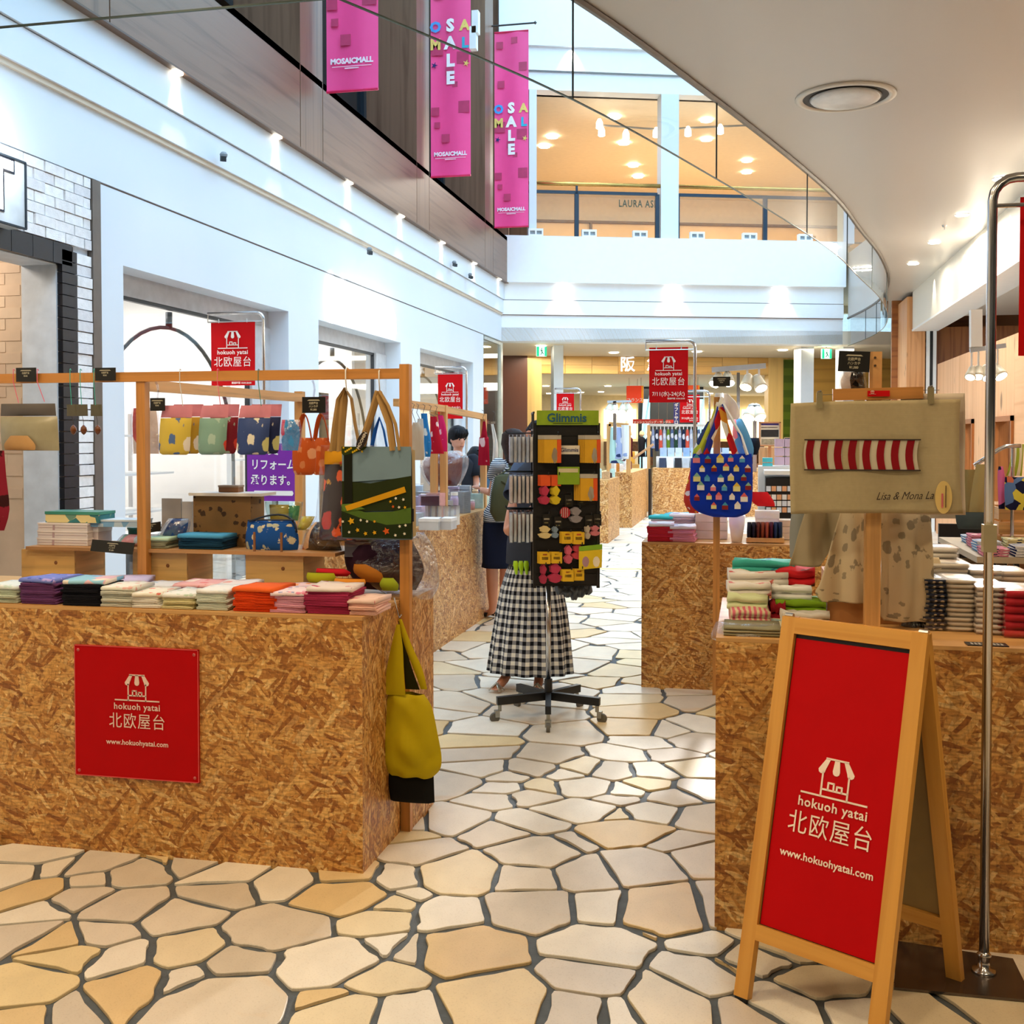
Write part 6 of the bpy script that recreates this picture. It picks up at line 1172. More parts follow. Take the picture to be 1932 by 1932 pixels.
# ================================================================ MIDDLE: BLUE BAG, BEHIND COUNTER GOODS
spot_track('track with white spotlights on a thin post above the blue house print bag', 8.2, (1393, 703, 900, .022), (1343, 698, 1445, 690), ((1352, 716, -.4, .95), (1374, 714, .2, .95), (1410, 720, -.2, 1.05), (1432, 722, .3, 1.1)), (0, 1, 2, 3), chrome)
light('SPOT', at(1390, 705, 7.9), 330, (.97, .98, 1), .04, target=at(1400, 880, 6.4), spot=40)  # added spot standing in for the patch of sunlight on the bag
price_sign('small framed price card glowing above the handles of the blue house print bag', 1345, 1378, 711, 729, 6.5, lines=2)
t = thing('tote_bag', 'big blue bag printed with little coloured houses, hanging from the wooden post', 'bag', at(1360, 975, 6.4)); Yd = 6.36; hb = fabric('#0c35b8')
soft([(856, 1308, 1418), (880, 1303, 1420), (920, 1302, 1420), (950, 1303, 1418), (966, 1318, 1412), (975, 1345, 1392)], Yd, .14, nu=16, sub=5, wob=.02, seed=3, pw=.4).build('body', hb, t)
rh = random.Random(12)
for j in range(6):
    for k in range(5):
        x = 1314 + k * 22 + (j % 2) * 10 + rh.uniform(-2, 2); y = 866 + j * 18 + rh.uniform(-2, 2)
        if not (1306 < x < 1412) or y > 962 or (y > 950 and not 1330 < x < 1395): continue
        e = (math.sin(math.pi * min(1, max(0, (x - 1303) / 116))) ** .4) * (math.sin(math.pi * (.04 + .93 * (y - 856) / 119)) ** .4)
        f_ = (at(x, y, Yd - .07 * e - .018), X, Z); s = rh.choice((.015, .017, .02)); roof = rh.choice(('#e8c84a', '#e06a6a', '#4aa0c8', '#8fc0a8', '#f0e8e0')); wall_ = rh.choice(('#f4f0ea', '#e88a9a', '#5aa8d8', '#8a2a2a', '#e8e29a'))
        mb = MB(); mb.prism([(-s, -s), (s, -s), (s, s * .4), (-s, s * .4)], f_, .0015); mb.build('house_wall_print', fabric(wall_), t)
        mb = MB(); mb.prism([(-s, s * .4), (s, s * .4), (0, s * 1.6)], f_, .0015); mb.build('house_roof_print', fabric(roof), t)
for pts, c in (([(1318, 858), (1335, 820), (1348, 790), (1358, 760)], ('#e8e2da', '#c8d84a')), ([(1332, 858), (1342, 825), (1352, 800), (1359, 768)], ('#c8202a', '#2a3ab0')), ([(1362, 768), (1368, 800), (1378, 830), (1388, 858)], ('#c8202a', '#e8a03a')), ([(1364, 762), (1380, 790), (1398, 822), (1410, 858)], ('#2a50c8', '#e8f0f4'))):
    strap([at(x, y, Yd - .01) for x, y in pts], .05, .01).build('handle', fl(c[0], c[1], '#f4f4f0', s=18, kind='splash'), t)
mb = MB(); mb.tube([at(1358, 764, Yd), at(1362, 752, Yd), at(1362, 745, 6.5)], .012, 6); mb.build('hook', white, t)
for lab, rows, Y2, m_ in (('red and yellow dotted bag half hidden behind the left side of the blue bag', [(880, 1304, 1320), (920, 1294, 1320), (945, 1290, 1320), (968, 1300, 1318)], 6.6, fl('#d8402e', '#f4e8e0', '#e8c83a', s=18)), ('light flowered bag bunched at the right of the blue bag handles', [(790, 1385, 1400), (815, 1382, 1412), (845, 1384, 1422), (862, 1390, 1420)], 6.62, fl('#dfe8f4', '#5aa0d8', '#e890a8', s=14, kind='splash')), ('lime and white bag bunched at the left of the blue bag handles', [(795, 1335, 1350), (825, 1318, 1345), (850, 1308, 1335), (862, 1306, 1330)], 6.62, fl('#eef0ea', '#b8c83a', '#2a3a6a', s=14, kind='splash')), ('dark dress bag end peeping out right of the blue bag', [(826, 1412, 1432), (842, 1408, 1434), (858, 1414, 1428)], 6.7, fabric('#1a2438'))):
    one(soft(rows, Y2, .1, wob=.015), 'hanging_bag', m_, lab, 'bag')
drape('white flounced cloth hung over the top of the wooden post', [(742, 1350, 1372), (762, 1346, 1390), (780, 1350, 1396), (792, 1362, 1392)], 6.58, fabric('#f4f2ee'), 2, .03)
MT = .885; pxm = lambda px, Yd: at(px, 1000, Yd).x
for px, Yd, w, n, c, mt, nm in ((1248, 6.72, .15, 7, '#c8283a', fl('#e8e8f0', '#d8304a', s=12), 'red'), (1288, 6.72, .15, 6, '#d88aa0', fl('#e9e6ee', '#7a6aa8', s=12), 'pink'), (1252, 6.98, .15, 9, '#dfd8e0', fl('#3fc0c8', '#e8f4f4', s=12), 'white'), (1290, 6.98, .15, 10, '#d9c8d8', fl('#efeaf2', '#a898c8', s=12), 'lilac white'), (1282, 7.2, .16, 9, '#4fa8c8', fabric('#6fc4dc'), 'turquoise')):
    pile(f'{nm} folded cloth in the piles on the middle counter', f'cloth on top of the {nm} pile on the middle counter', 'cloth piles on the middle counter', (pxm(px, Yd), Yd, MT), w, .2, .0125, n, fabric(c), mt)
for i, (x0, x1, c) in enumerate(((1311, 1372, '#cfc4b6'), (1311, 1372, '#c9beb0'), (1312, 1371, '#d4cabc'))): boxy('carton', 'flat beige carton stacked behind the wooden post on the middle counter, ' + ('lowest', 'middle', 'top')[i], 'carton', x0, x1, 6.85, MT + i * .052, .05, .2, mat(c, .6), group='beige cartons on the middle counter')
t = thing('paper_roll', 'white printed paper cone standing on the middle counter right of the post', 'roll', at(1388, 1025, 6.68)); mb = MB(); q = at(1390, 1026, 6.68); mb.lathe([(.03, 0), (.045, .10), (.05, .16), (.045, .16), (.02, .02)], (q.x, 6.68, MT), 18); mb.sm = True; mb.build('cone', mat('#ece8f0', .5, var=.1), t)
crate('low bin of dark spectacle cases on the middle counter', pxm(1408, 6.66), pxm(1480, 6.66), 6.66, 6.8, MT, .03, 1)
for k, c in enumerate(('#1c1c24', '#25202c', '#6a3020', '#8a4028', '#a8503a', '#5a2030', '#2a3a5a', '#22304a')):
    x = pxm(1414 + k * 8, 6.7); mb = soft([(985, 1410 + k * 8.3, 1418 + k * 8.3), (1005, 1409 + k * 8.3, 1418 + k * 8.3), (1024, 1410 + k * 8.3, 1418 + k * 8.3)], 6.72, .1); one(mb, 'slim_case', fl(c, '#c0a090', s=18), ('black', 'dark grey', 'brown', 'rust', 'orange brown', 'wine', 'slate blue', 'navy')[k] + ' slim case standing in the row on the middle counter', 'case', 'slim cases on the middle counter')
boxy('gift_box', 'bright white box on the middle counter beneath the red pouch', 'box', 1425, 1470, 6.95, MT + .0, .17, .12, mat('#f6f6f6'), lid=white)
for k in range(3): boxy('carton', 'pale carton at the right end of the middle counter, ' + ('lowest', 'middle', 'top')[k], 'carton', 1470, 1500, 6.9, MT + k * .04, .038, .15, mat('#d8c8b8', .6), group='pale cartons at the right of the middle counter')
one(soft([(928, 1420, 1448), (945, 1418, 1460), (955, 1430, 1462)], 7.1, .08), 'red_pouch', fabric('#d0181e'), 'bright red pouch right of the blue house print bag', 'pouch')
# rear right: black pouch display, lilac and turquoise cartons, framed posters
t = thing('display_stand', 'black tiered stand of small pouches right of the blue bag', 'stand', (pxm(1475, 8.8), 8.9, 0)); Yd = 8.8
mb = MB(); mb.box((pxm(1444, Yd), Yd, 0), (pxm(1506, Yd), Yd + .4, at(1470, 902, Yd).z)); mb.build('body', black, t)
for r_i, y in enumerate((922, 938, 950, 962)):
    for k in range(5): p = at(1450 + k * 10, y, Yd - .015); mb = MB(); mb.box((p.x - .017, p.y - .01, p.z - .02), (p.x + .017, p.y + .01, p.z + .02)); mb.build('pouch', mat(('#dfe6f0', '#e8a878', '#f0ece8')[(r_i + (k % 2)) % 3]), t)
mb = MB(); a, b = at(1442, 888, Yd - .02), at(1508, 896, Yd - .02); mb.box((a.x, Yd - .04, b.z), (b.x, Yd + .4, a.z)); mb.build('white_shelf', white, t)
for r_i in range(3):
    for k in range(2): a, b = at(1462 + k * 19, 862 - r_i * 17, 9.3), at(1480 + k * 19, 878 - r_i * 17, 9.3); mb = MB(); mb.box((a.x, 9.3, b.z + .003), (b.x, 9.45, a.z)); one(mb, 'lilac_carton', mat('#d8bcd2', .5, var=.06), ('bottom', 'middle', 'top')[r_i] + ' lilac carton in the ' + ('left', 'right')[k] + ' column beside the linen towel', 'carton', 'lilac cartons')
for k in range(3): a, b = at(1439, 884 - k * 10, 9.2), at(1458, 893 - k * 10, 9.2); mb = MB(); mb.box((a.x, 9.25, b.z + .003), (b.x, 9.38, a.z)); one(mb, 'turquoise_box', mat('#4cc4d0', .4), 'turquoise box left of the lilac cartons, ' + ('bottom', 'middle', 'top')[k], 'box', 'turquoise boxes')
mb = MB(); mb.box((pxm(1430, 9.3), 9.23, .0), (pxm(1515, 9.3), 9.6, at(1470, 880, 9.2).z)); one(mb, 'plinth', white, 'white plinth under the lilac and turquoise cartons', 'plinth')
def poster(label, px0, px1, py0, py1, Yd, frm, parts_, stand=True):
    a, b = at(px0, py0, Yd), at(px1, py1, Yd); t = thing('framed_poster', label, 'poster', ((a.x + b.x) / 2, Yd, 0 if stand else b.z)); w, h = b.x - a.x, a.z - b.z
    for q in ((a.x, b.x, a.z - w * .06, a.z), (a.x, b.x, b.z, b.z + w * .06), (a.x, a.x + w * .06, b.z, a.z), (b.x - w * .06, b.x, b.z, a.z)): mb = MB(); mb.box((q[0], Yd - .02, q[2]), (q[1], Yd + .01, q[3])); mb.build('frame', mat(frm), t)
    mb = MB(); mb.box((a.x, Yd, b.z), (b.x, Yd + .008, a.z)); mb.build('sheet', mat('#ead9bd', .5), t)
    for x0, x1, y0, y1, c in parts_: mb = MB(); mb.box((a.x + w * x0, Yd - .002, b.z + h * y0), (a.x + w * x1, Yd, b.z + h * y1)); mb.build('print', mat(c, .5, var=.3, sc_=30), t)
    if stand: mb = MB(); mb.bar(((a.x + b.x) / 2, Yd + .03, 0), ((a.x + b.x) / 2, Yd + .03, b.z + .02), .03); mb.build('stand_leg', mat(frm), t)
    return t
poster('framed poster with shoe pictures and a purple heading right of the track lights', 1432, 1473, 796, 842, 12.0, '#c98a5a', ((.1, .9, .86, .94, '#4a3a8a'), (.1, .9, .38, .68, '#2a2420'), (.12, .88, .08, .3, '#a8987a'), (.1, .85, .74, .8, '#8a7a6a')))
poster('smaller framed notice just left of the linen towel', 1479, 1495, 825, 842, 12.6, '#b8a888', ((.1, .9, .6, .9, '#3a4a7a'), (.1, .9, .1, .5, '#e8e0d0')))
mb = MB(); a, b = at(1432, 844, 12.2), at(1476, 895, 12.2); mb.box((a.x, 12.2, 0), (b.x, 12.5, a.z)); one(mb, 'wooden_cabinet', wood('#d8a878'), 'tall pale wooden cabinet under the shoe poster', 'cabinet')
# purple poster stand at the left
t = thing('poster_board', 'purple notice board with white lettering, seen through the wooden frames of the left stall', 'sign', at(515, 1000, 8.6)); Yd = 8.6; a, b = at(466, 850, Yd), at(566, 946, Yd)
mb = MB(); mb.box((a.x, Yd, b.z), (b.x, Yd + .01, a.z + .06)); mb.build('board', mat('#7a1ea0', .5, var=.03), t); mb = MB(); mb.bar(((a.x + b.x) / 2, Yd + .03, 0), ((a.x + b.x) / 2, Yd + .03, b.z), .04); mb.build('leg', chrome, t); c = (a + b) / 2
text(t, '丈', (c + Z * .185 - Y_ * .003, X, Z), .1, white, 'lettering', .02); text(t, 'リフォーム', (c + Z * .06 - Y_ * .003, X, Z), .095, white, 'lettering', .02, sx=.85); text(t, '承ります。', (c - Z * .07 - Y_ * .003, X, Z), .095, white, 'lettering', .02, sx=.85)
mb = MB(); mb.prism([(-.17, -.02), (.17, -.02), (.18, 0), (.17, .02), (-.17, .02), (-.18, 0)], (c - Z * .145 - Y_ * .001, X, Z), .002); mb.build('white_strip', white, t)
# ================================================================ SPINNER RACK
RC = V((-1.035, 5.78, 0)); ra = rad(13); rr_ = V((math.cos(ra), math.sin(ra), 0)); rn = V((math.sin(ra), -math.cos(ra), 0))   # front face right / normal
rk = thing('display_spinner', 'black revolving display rack on a five-legged wheeled base in the aisle', 'rack', RC)
blk = mat('#0c0c0e', .4, var=.2); zb, zt_ = .735, 1.60; hw = .165
Mr = Matrix((rr_, -rn, Z)).transposed().to_4x4(); Mr.translation = RC + rr_ * .085
FC = RC + rr_ * .085
mb = MB(); mb.box((-hw, -hw + .004, zb), (hw, hw, zt_ - .03), Mr); mb.build('body', blk, rk)
mb = MB()
for k in range(12): a = -hw + .01 + k * .028; mb.box((-hw - .006, a, zt_ - .05), (-hw - .002, a + .004, zt_ + .03), Mr)
mb.box((-hw - .008, -hw, zt_ + .03), (-hw, hw, zt_ + .04), Mr); mb.box((-hw - .008, -hw, zt_ - .06), (-hw, hw, zt_ - .05), Mr); mb.build('wire_basket', blk, rk)
mb = MB()
for x in (-hw, hw):
    for y in (-hw, hw): mb.box((x - .008, y - .006, zb - .01), (x + .008, y + .008, zt_ - .02), Mr)
for z in [zb + .06 * k for k in range(15)]: mb.box((-hw, -hw - .003, z), (hw, -hw + .003, z + .003), Mr)
mb.build('grid_frame', blk, rk)
def rp(x, z, d=0): return FC + rr_ * x + rn * (hw + d) + Z * z
mb = MB(); mb.box((-hw + .01, -hw - .014, zt_ - .03), (hw - .0, -hw - .008, zt_ + .045), Mr); mb.build('header_sign', mat('#8fae1e', .4, var=.1, sc_=25), rk)
text(rk, 'Glimmis', (rp(0, zt_ - .013, .0155), rr_, Z), .062, mat('#155a78'), 'lettering', .022); mb = MB(); mb.stroke((-.07, 0), (.08, 0), .004, (rp(0, zt_ - .022, .015), rr_, Z)); mb.build('fine_print', mat('#4a5a10'), rk)
mb = MB(); mb.tube([RC + Z * .2, RC + Z * (zb + .01)], .0135, 14); mb.sm = True; mb.build('pole', chrome, rk)
mb = MB(); mb.tube([RC + Z * .12, RC + Z * .215], .022, 14); mb.build('hub', blk, rk)
for k in range(5):
    a = rad(-92 + 72 * k + 12); d = V((math.cos(a), math.sin(a), 0)); e = RC + d * .285
    mb = MB(); mb.bar(RC + d * .02 + Z * .125, e + Z * .115, .03, .042); mb.build('leg', blk, rk)
    mb = MB(); mb.tube([e - d * .015 + Z * .095, e - d * .015 + Z * .06], .01, 8); mb.box((-.012, -.016, .03), (.012, .016, .065), Matrix.Translation(e) @ Matrix.Rotation(a, 4, 'Z')); c = mb.build('caster', mat('#9a9a92', .3, .8), rk)
    s_ = V((-d.y, d.x, 0)); mb = MB(); mb.lathe([(.024, -.010), (.027, -.006), (.027, .006), (.024, .010)], e + d * .012 + Z * .027, 16, s_); mb.build('wheel', mat('#57554e', .5), c)
# small cards on the face
def ffr(px, py, d=0.0):
    p = atp(px, py, FC + rn * (hw + d), rn); return (p, rr_, Z)
def hookset(label, px0, px1, py0, py1, n, parts_, cat='pack', dx=-.012, group='packs hanging on the black display rack', name='hanging_pack'):
    """n packs behind one another on a hook; the nearest one is drawn last"""
    for k in range(n):
        d = .02 + .016 * k; p, _, _ = ffr(px0, py1, .03); q, _, _ = ffr(px1, py0, .03); w, h = (q - p).dot(rr_), (q - p).z
        o = p + rr_ * (dx * (n - 1 - k) / max(1, n - 1)) + rn * (d - .03); t = thing(name, label + ('' if n == 1 else (', backmost' if k == 0 else ', frontmost' if k == n - 1 else ', ' + NTH[k] + ' from behind')), cat, o, 0, group)
        for x0, x1, y0, y1, c, nm in parts_:
            pts_ = [(x0 * w, y0 * h), (x1 * w, y0 * h), (x1 * w, y1 * h), (x0 * w, y1 * h)]
            if 'shape' in nm or 'half' in nm or 'figure' in nm:
                u0, v0, ru, rv = (x0 + x1) / 2 * w, (y0 + y1) / 2 * h, (x1 - x0) / 2 * w, (y1 - y0) / 2 * h * 1.12
                pts_ = [(u0 + ru * (1 + .16 * math.sin(5 * g + x0 * 9)) * math.cos(g), v0 + rv * (1 + .1 * math.cos(4 * g)) * math.sin(g)) for g in [q_ * math.pi / 9 for q_ in range(18)]]
            mb = MB(); mb.prism(pts_, (o, rr_, Z), .003 if 'hang' not in nm else .006); mb.build(nm, c, t)
        if k == n - 1: mb = MB(); mb.tube([o + rr_ * w * .8 + Z * h + rn * -.03, o + rr_ * w * .8 + Z * (h + .004) + rn * .02, o + rr_ * w * .8 + Z * (h + .016) + rn * .026], .003, 5); mb.build('hook', blk, t)
yel = mat('#dba51e', .4); org = mat('#e0561c', .4); clr = mat('#bdb6a8', .25); pnk = mat('#c8384e', .4); olv = mat('#8f7a2a', .4)
for nm, x0, x1, y0, y1 in (('upper left', 1026, 1058, 821, 873), ('upper right', 1102, 1132, 821, 873), ('right of the green box', 1094, 1126, 894, 944)):
    hookset(f'yellow and orange pack, {nm} on the rack', x0, x1, y0, y1, 4, ((0, .75, 0, .84, yel, 'card'), (.76, 1, 0, .84, org, 'orange_stripe'), (0, 1, .85, 1, clr, 'clear_header'), (.45, .8, .03, .5, clr, 'pale_figure')), dx=-.03)
for i, (x0, c, nm) in enumerate(((1020, '#b8304e', 'raspberry'), (1040, '#d2b81a', 'yellow'))): hookset(f'orange header card with a {nm} reflector shape below', x0, x0 + 18, 896, 950, 3, ((0, 1, .62, 1, org, 'header_card'), (.1, .85, .3, .6, mat(c, .4), 'shape_hanging_top'), (.0, .95, 0, .26, mat(c, .4), 'shape_hanging_bottom')), dx=-.014)
for i, (x0, x1, y0, y1, nn, lab) in enumerate(((1060, 1080, 1003, 1025, 3, 'middle left'), (1081, 1102, 1003, 1026, 3, 'middle right'), (1018, 1038, 1041, 1063, 3, 'lower left'), (1040, 1060, 1041, 1062, 3, 'lower middle'), (1061, 1082, 1074, 1096, 3, 'bottom left'), (1083, 1102, 1073, 1095, 2, 'bottom right'))):
    hookset(f'small yellow card, {lab} of those on the rack', x0, x1, y0, y1, nn, ((0, 1, 0, 1, mat('#e2b41c', .4), 'card'), (.2, .8, .35, .6, mat('#8a6a20'), 'print'), (.3, .7, .72, .86, mat('#c8502a'), 'print')), dx=-.012)
for i, (x0, x1, y0, y1, c, lab) in enumerate(((1020, 1032, 1066, 1100, '#a82c4c', 'raspberry reflector shape at the lower left of the rack'), (1036, 1060, 1064, 1098, '#b83254', 'raspberry reflector shapes at the lower middle of the rack'), (1066, 1080, 1030, 1062, '#cf5a70', 'rose reflector shape above the bottom yellow cards'), (1080, 1102, 1028, 1054, '#c8404e', 'coral reflector shapes right of the rose one'), (1076, 1098, 958, 985, '#8a8488', 'grey reflector shape in the middle of the rack'), (1018, 1040, 993, 1015, '#d6c288', 'cream arched reflector at the left of the rack'), (1042, 1054, 994, 1014, '#7a8ea0', 'blue grey reflector beside the cream one'), (1104, 1114, 992, 1016, '#b8ac98', 'cream and brown spotted reflector at the right of the rack'), (1114, 1132, 992, 1010, '#c8727a', 'pink round reflector at the right edge of the rack'))):
    hookset(lab, x0, x1, y0, y1, 2, ((.1, .9, .5, 1, mat(c, .4), 'upper_half'), (0, 1, .0, .46, mat(c, .4), 'lower_half')), dx=-.008, cat='reflector', name='reflector_shape')
p, _, _ = ffr(1066, 967, .04); t = thing('reflector_shape', 'round red reflector with pale stripes in the middle of the rack', 'reflector', p); mb = MB(); mb.prism([(.027 * math.cos(k * .35), .029 * math.sin(k * .35)) for k in range(18)], (p, rr_, Z), .003); mb.build('disc', mat('#a8202e', .4), t)
for k in range(4): mb = MB(); x = -.018 + k * .010; l = math.sqrt(max(0, .027 ** 2 - x * x)) * .9; mb.stroke((x, -l), (x, l), .0022, (p + rn * .004, rr_, Z)); mb.build('stripe', mat('#d8c8c0'), t)
for i, (x0, y0) in enumerate(((1066, 934), (1090, 932), (1024, 970), (1046, 975), (1104, 972), (1120, 970))):
    hookset('black header card with small pale print, ' + ('first', 'second', 'third', 'fourth', 'fifth', 'sixth')[i] + ' on the rack counting from the upper middle', x0, x0 + 15, y0, y0 + 22, 1, ((0, 1, 0, 1, mat('#17150f', .35), 'card'), (.15, .85, .5, .64, mat('#a8a290'), 'print'), (.2, .7, .2, .3, mat('#8a8050'), 'print')), cat='card')
p, _, _ = ffr(1073, 855, .03); t = thing('rack_sign', 'small white rack sign above a clear pocket in the middle of the rack', 'sign', p); q, _, _ = ffr(1055, 857, .03); w = .105; mb = MB(); mb.prism([(0, 0), (w, 0), (w, .045), (0, .045)], (q, rr_, Z), .003); mb.build('card', mat('#e8e0cc'), t); text(t, 'Glimmis', (q + rr_ * w / 2 + Z * .013 + rn * .003, rr_, Z), .028, mat('#22306e'), 'lettering', .015)
mb = MB(); mb.prism([(0, -.075), (w, -.075), (w, -.002), (0, -.002)], (q, rr_, Z), .002); mb.build('pocket', mat('#1b1b20', .2), t)
p, _, _ = ffr(1052, 914, .05); t = thing('leaflet_box', 'lime green leaflet box with a cream label on the rack', 'box', p); mb = MB(); mb.prism([(0, 0), (.112, 0), (.112, .09), (0, .09)], (p - rn * .04, rr_, Z), .05); mb.build('body', mat('#86a81c', .4), t); mb = MB(); mb.prism([(.004, .062), (.104, .062), (.104, .082), (.004, .082)], (p + rn * .0105, rr_, Z), .001); mb.build('label_strip', mat('#cfc49a'), t)
p, _, _ = ffr(1092, 1075, .05); t = thing('large_pack', 'large yellow and green pack hanging at the lower right of the rack', 'pack', p); mb = MB(); mb.prism([(0, 0), (.118, .012), (.12, .105), (0, .095)], (p, rr_, Z), .006); mb.build('yellow_card', mat('#dfc01e', .4), t); mb = MB(); mb.prism([(0, .096), (.12, .106), (.12, .132), (0, .12)], (p, rr_, Z), .006); mb.build('green_header', mat('#7fae24', .4), t)
for x, c in ((.035, '#a8808a'), (.09, '#e8dcc0')): mb = MB(); mb.prism([(x + .018 * math.cos(k * .6), .042 + .028 * math.sin(k * .6)) for k in range(10)], (p + rn * .0065, rr_, Z), .001); mb.build('print', mat(c), t)
# clear wrapped packs on hooks of the left face, seen edge-on
ln = -rr_
for r_i, (py0, py1, c) in enumerate(((820, 871, '#b3bfd6'), (893, 946, '#cbc2c4'), (963, 1018, '#c2ccda'))):
    for k in range(6):
        d = .01 + k * .021; a, b = at(1005, py1, 5.7).z, at(1005, py0, 5.7).z; o = FC + ln * (hw + d) + rn * (.03)
        t = thing('hanging_pack', ('upper', 'middle', 'lower')[r_i] + ' row silvery pack on the left side of the rack, ' + NTH[k] + ' outwards', 'pack', o + Z * a, 0, 'silvery packs on the left side of the rack')
        f_ = (o + Z * a - rn * .02, -rn, Z); f2 = (o + Z * a + rn * .09 + ln * .001, -rn, Z)
        mb = MB(); mb.box((-hw - d - .013, -hw - .005 - .045 * (k % 2), a), (-hw - d, -hw + .17, b - .012), Mr); mb.build('card', mat(c if k % 2 else '#eceef2', .3, var=.2, sc_=25), t)
        mb = MB(); mb.box((-hw - d - .016, -hw - .007 - .045 * (k % 2), a - .003), (-hw - d + .002, -hw + .175, b), Mr); mb.build('clear_sleeve', plastic2, t)
    mb = MB(); z = at(1005, py0 - 3, 5.7).z
    for k in range(4): mb.tube([FC + ln * (hw) - rn * (-.1 + .05 * k) + Z * z, FC + ln * (hw + .14) - rn * (-.1 + .05 * k) + Z * z, FC + ln * (hw + .15) - rn * (-.1 + .05 * k) + Z * (z + .012)], .003, 5)
    mb.build('side_hooks', blk, rk)
for k in range(3): one(soft([(1058, 969 + k * 10, 976 + k * 10), (1066, 968 + k * 10, 978 + k * 10), (1084, 972 + k * 10, 976 + k * 10)], 5.62 + k * .05, .02), 'reflector_shape', mat('#a8d816', .4), ('left', 'middle', 'right')[k] + ' fluorescent yellow-green reflector at the lower left of the rack', 'reflector')
for k in range(5): one(soft([(1100 + k, 1046 + k * 13, 1068 + k * 12), (1116, 1048 + k * 13, 1070 + k * 12), (1132 - 5 * abs(k - 2), 1052 + k * 13, 1064 + k * 12)], 5.95, .05, wob=.03, seed=k), 'grey_tassel', mat('#5a5f66', .5, var=.4), 'crumpled grey pack hanging under the rack, ' + ('first', 'second', 'third', 'fourth', 'fifth')[k] + ' from the pole', 'pack', 'grey packs under the rack')

# ================================================================ PEOPLE
skin = mat('#c98a6c', .5, var=.05); skinp = mat('#d49a82', .5, var=.05)
def figure(t, chains, blobs, m=skin, vox=.011, name='body'):
    """one continuous skin: limbs grown with a Skin modifier, head and hands fused in with a remesh"""
    me = bpy.data.meshes.new('b'); vs = []; es_ = []; rs = []; ix = {}
    for ch in chains:
        prev = None
        for p, r in ch:
            k = tuple(round(c, 4) for c in p)
            if k not in ix: ix[k] = len(vs); vs.append(p); rs.append(r)
            if prev is not None: es_.append((prev, ix[k]))
            prev = ix[k]
    me.from_pydata([tuple(v) for v in vs], es_, []); o = bpy.data.objects.new('b', me); col.objects.link(o)
    md = o.modifiers.new('skin', 'SKIN'); md.use_smooth_shade = True
    for i, r in enumerate(rs): me.skin_vertices[0].data[i].radius = r if isinstance(r, tuple) else (r, r)
    me.skin_vertices[0].data[0].use_root = True
    o.modifiers.new('sub', 'SUBSURF').levels = 1; bpy.context.view_layer.update()
    g = bpy.data.meshes.new_from_object(o.evaluated_get(bpy.context.evaluated_depsgraph_get()))
    mb = MB(); mb.v = [v.co.copy() for v in g.vertices]
    for f in g.polygons: mb.face(list(f.vertices))
    for c, rx, ry, rz, ax in blobs:
        n = len(mb.v); R_ = ax if isinstance(ax, Matrix) else Matrix.Identity(3)
        for i in range(9):
            th = math.pi * i / 8
            for k in range(12): ph = 2 * math.pi * k / 12; mb.v.append(V(c) + R_ @ V((rx * math.sin(th) * math.cos(ph), ry * math.sin(th) * math.sin(ph), rz * math.cos(th))))
        for i in range(8):
            for k in range(12): k2 = (k + 1) % 12; mb.face((n + i * 12 + k, n + i * 12 + 12 + k, n + i * 12 + 12 + k2, n + i * 12 + k2))
    bpy.data.objects.remove(o); tmp = mb.build('tmp', m, t)
    r = tmp.modifiers.new('r', 'REMESH'); r.mode = 'VOXEL'; r.voxel_size = vox; r.use_smooth_shade = True; sm_ = tmp.modifiers.new('s', 'SMOOTH'); sm_.iterations = 3; bpy.context.view_layer.update()
    g2 = bpy.data.meshes.new_from_object(tmp.evaluated_get(bpy.context.evaluated_depsgraph_get())); g2.polygons.foreach_set('use_smooth', [True] * len(g2.polygons)); tmp.modifiers.clear(); tmp.data = g2; tmp.name = name; g2.name = name
    return tmp
def rot(fw):
    f = V(fw).normalized(); s = f.cross(Z).normalized(); return Matrix((s, f, s.cross(f))).transposed()   # x = right of the figure, y = forward
def head(c, fw, k=1.0):
    A_ = rot(fw); c = V(c); q = lambda x, y, z: c + A_ @ V((x * k, y * k, z * k))
    return [(c, .072 * k, .088 * k, .105 * k, A_), (q(0, .03, -.045), .055 * k, .058 * k, .062 * k, A_), (q(0, .09, -.015), .011 * k, .018 * k, .022 * k, A_), (q(0, .078, -.062), .022 * k, .012 * k, .008 * k, A_), (q(.074, .0, -.01), .01 * k, .018 * k, .028 * k, A_), (q(-.074, .0, -.01), .01 * k, .018 * k, .028 * k, A_)]
def hand(w, d, pn, s=1.0):
    """wrist, direction, palm normal -> palm blob and five finger chains"""
    w, d, pn = V(w), V(d).normalized(), V(pn).normalized(); sd = d.cross(pn).normalized(); ch = []
    palm = w + d * .05 * s
    for i, (o, l) in enumerate(((-.030, .062), (-.010, .072), (.010, .068), (.028, .054))):
        b = w + d * .085 * s + sd * o * s; a1 = b + (d * .9 + pn * .35) * l * .45 * s; a2 = a1 + (d * .55 + pn * .8) * l * .35 * s; a3 = a2 + (d * .15 + pn) * l * .22 * s
        ch.append([(w + d * .045 * s + sd * o * .6 * s, .012 * s), (b, .0095 * s), (a1, .0085 * s), (a2, .0078 * s), (a3, .0065 * s)])
    b = w + d * .03 * s - sd * .03 * s; ch.append([(w + d * .02 * s - sd * .012 * s, .014 * s), (b, .011 * s), (b + (d * .6 - sd * .7 + pn * .4) * .035 * s, .0095 * s), (b + (d * .95 - sd * .7 + pn * .8) * .055 * s, .008 * s)])
    return [(palm, .038 * s, .042 * s, .016 * s, Matrix((sd, d, sd.cross(d))).transposed())], ch
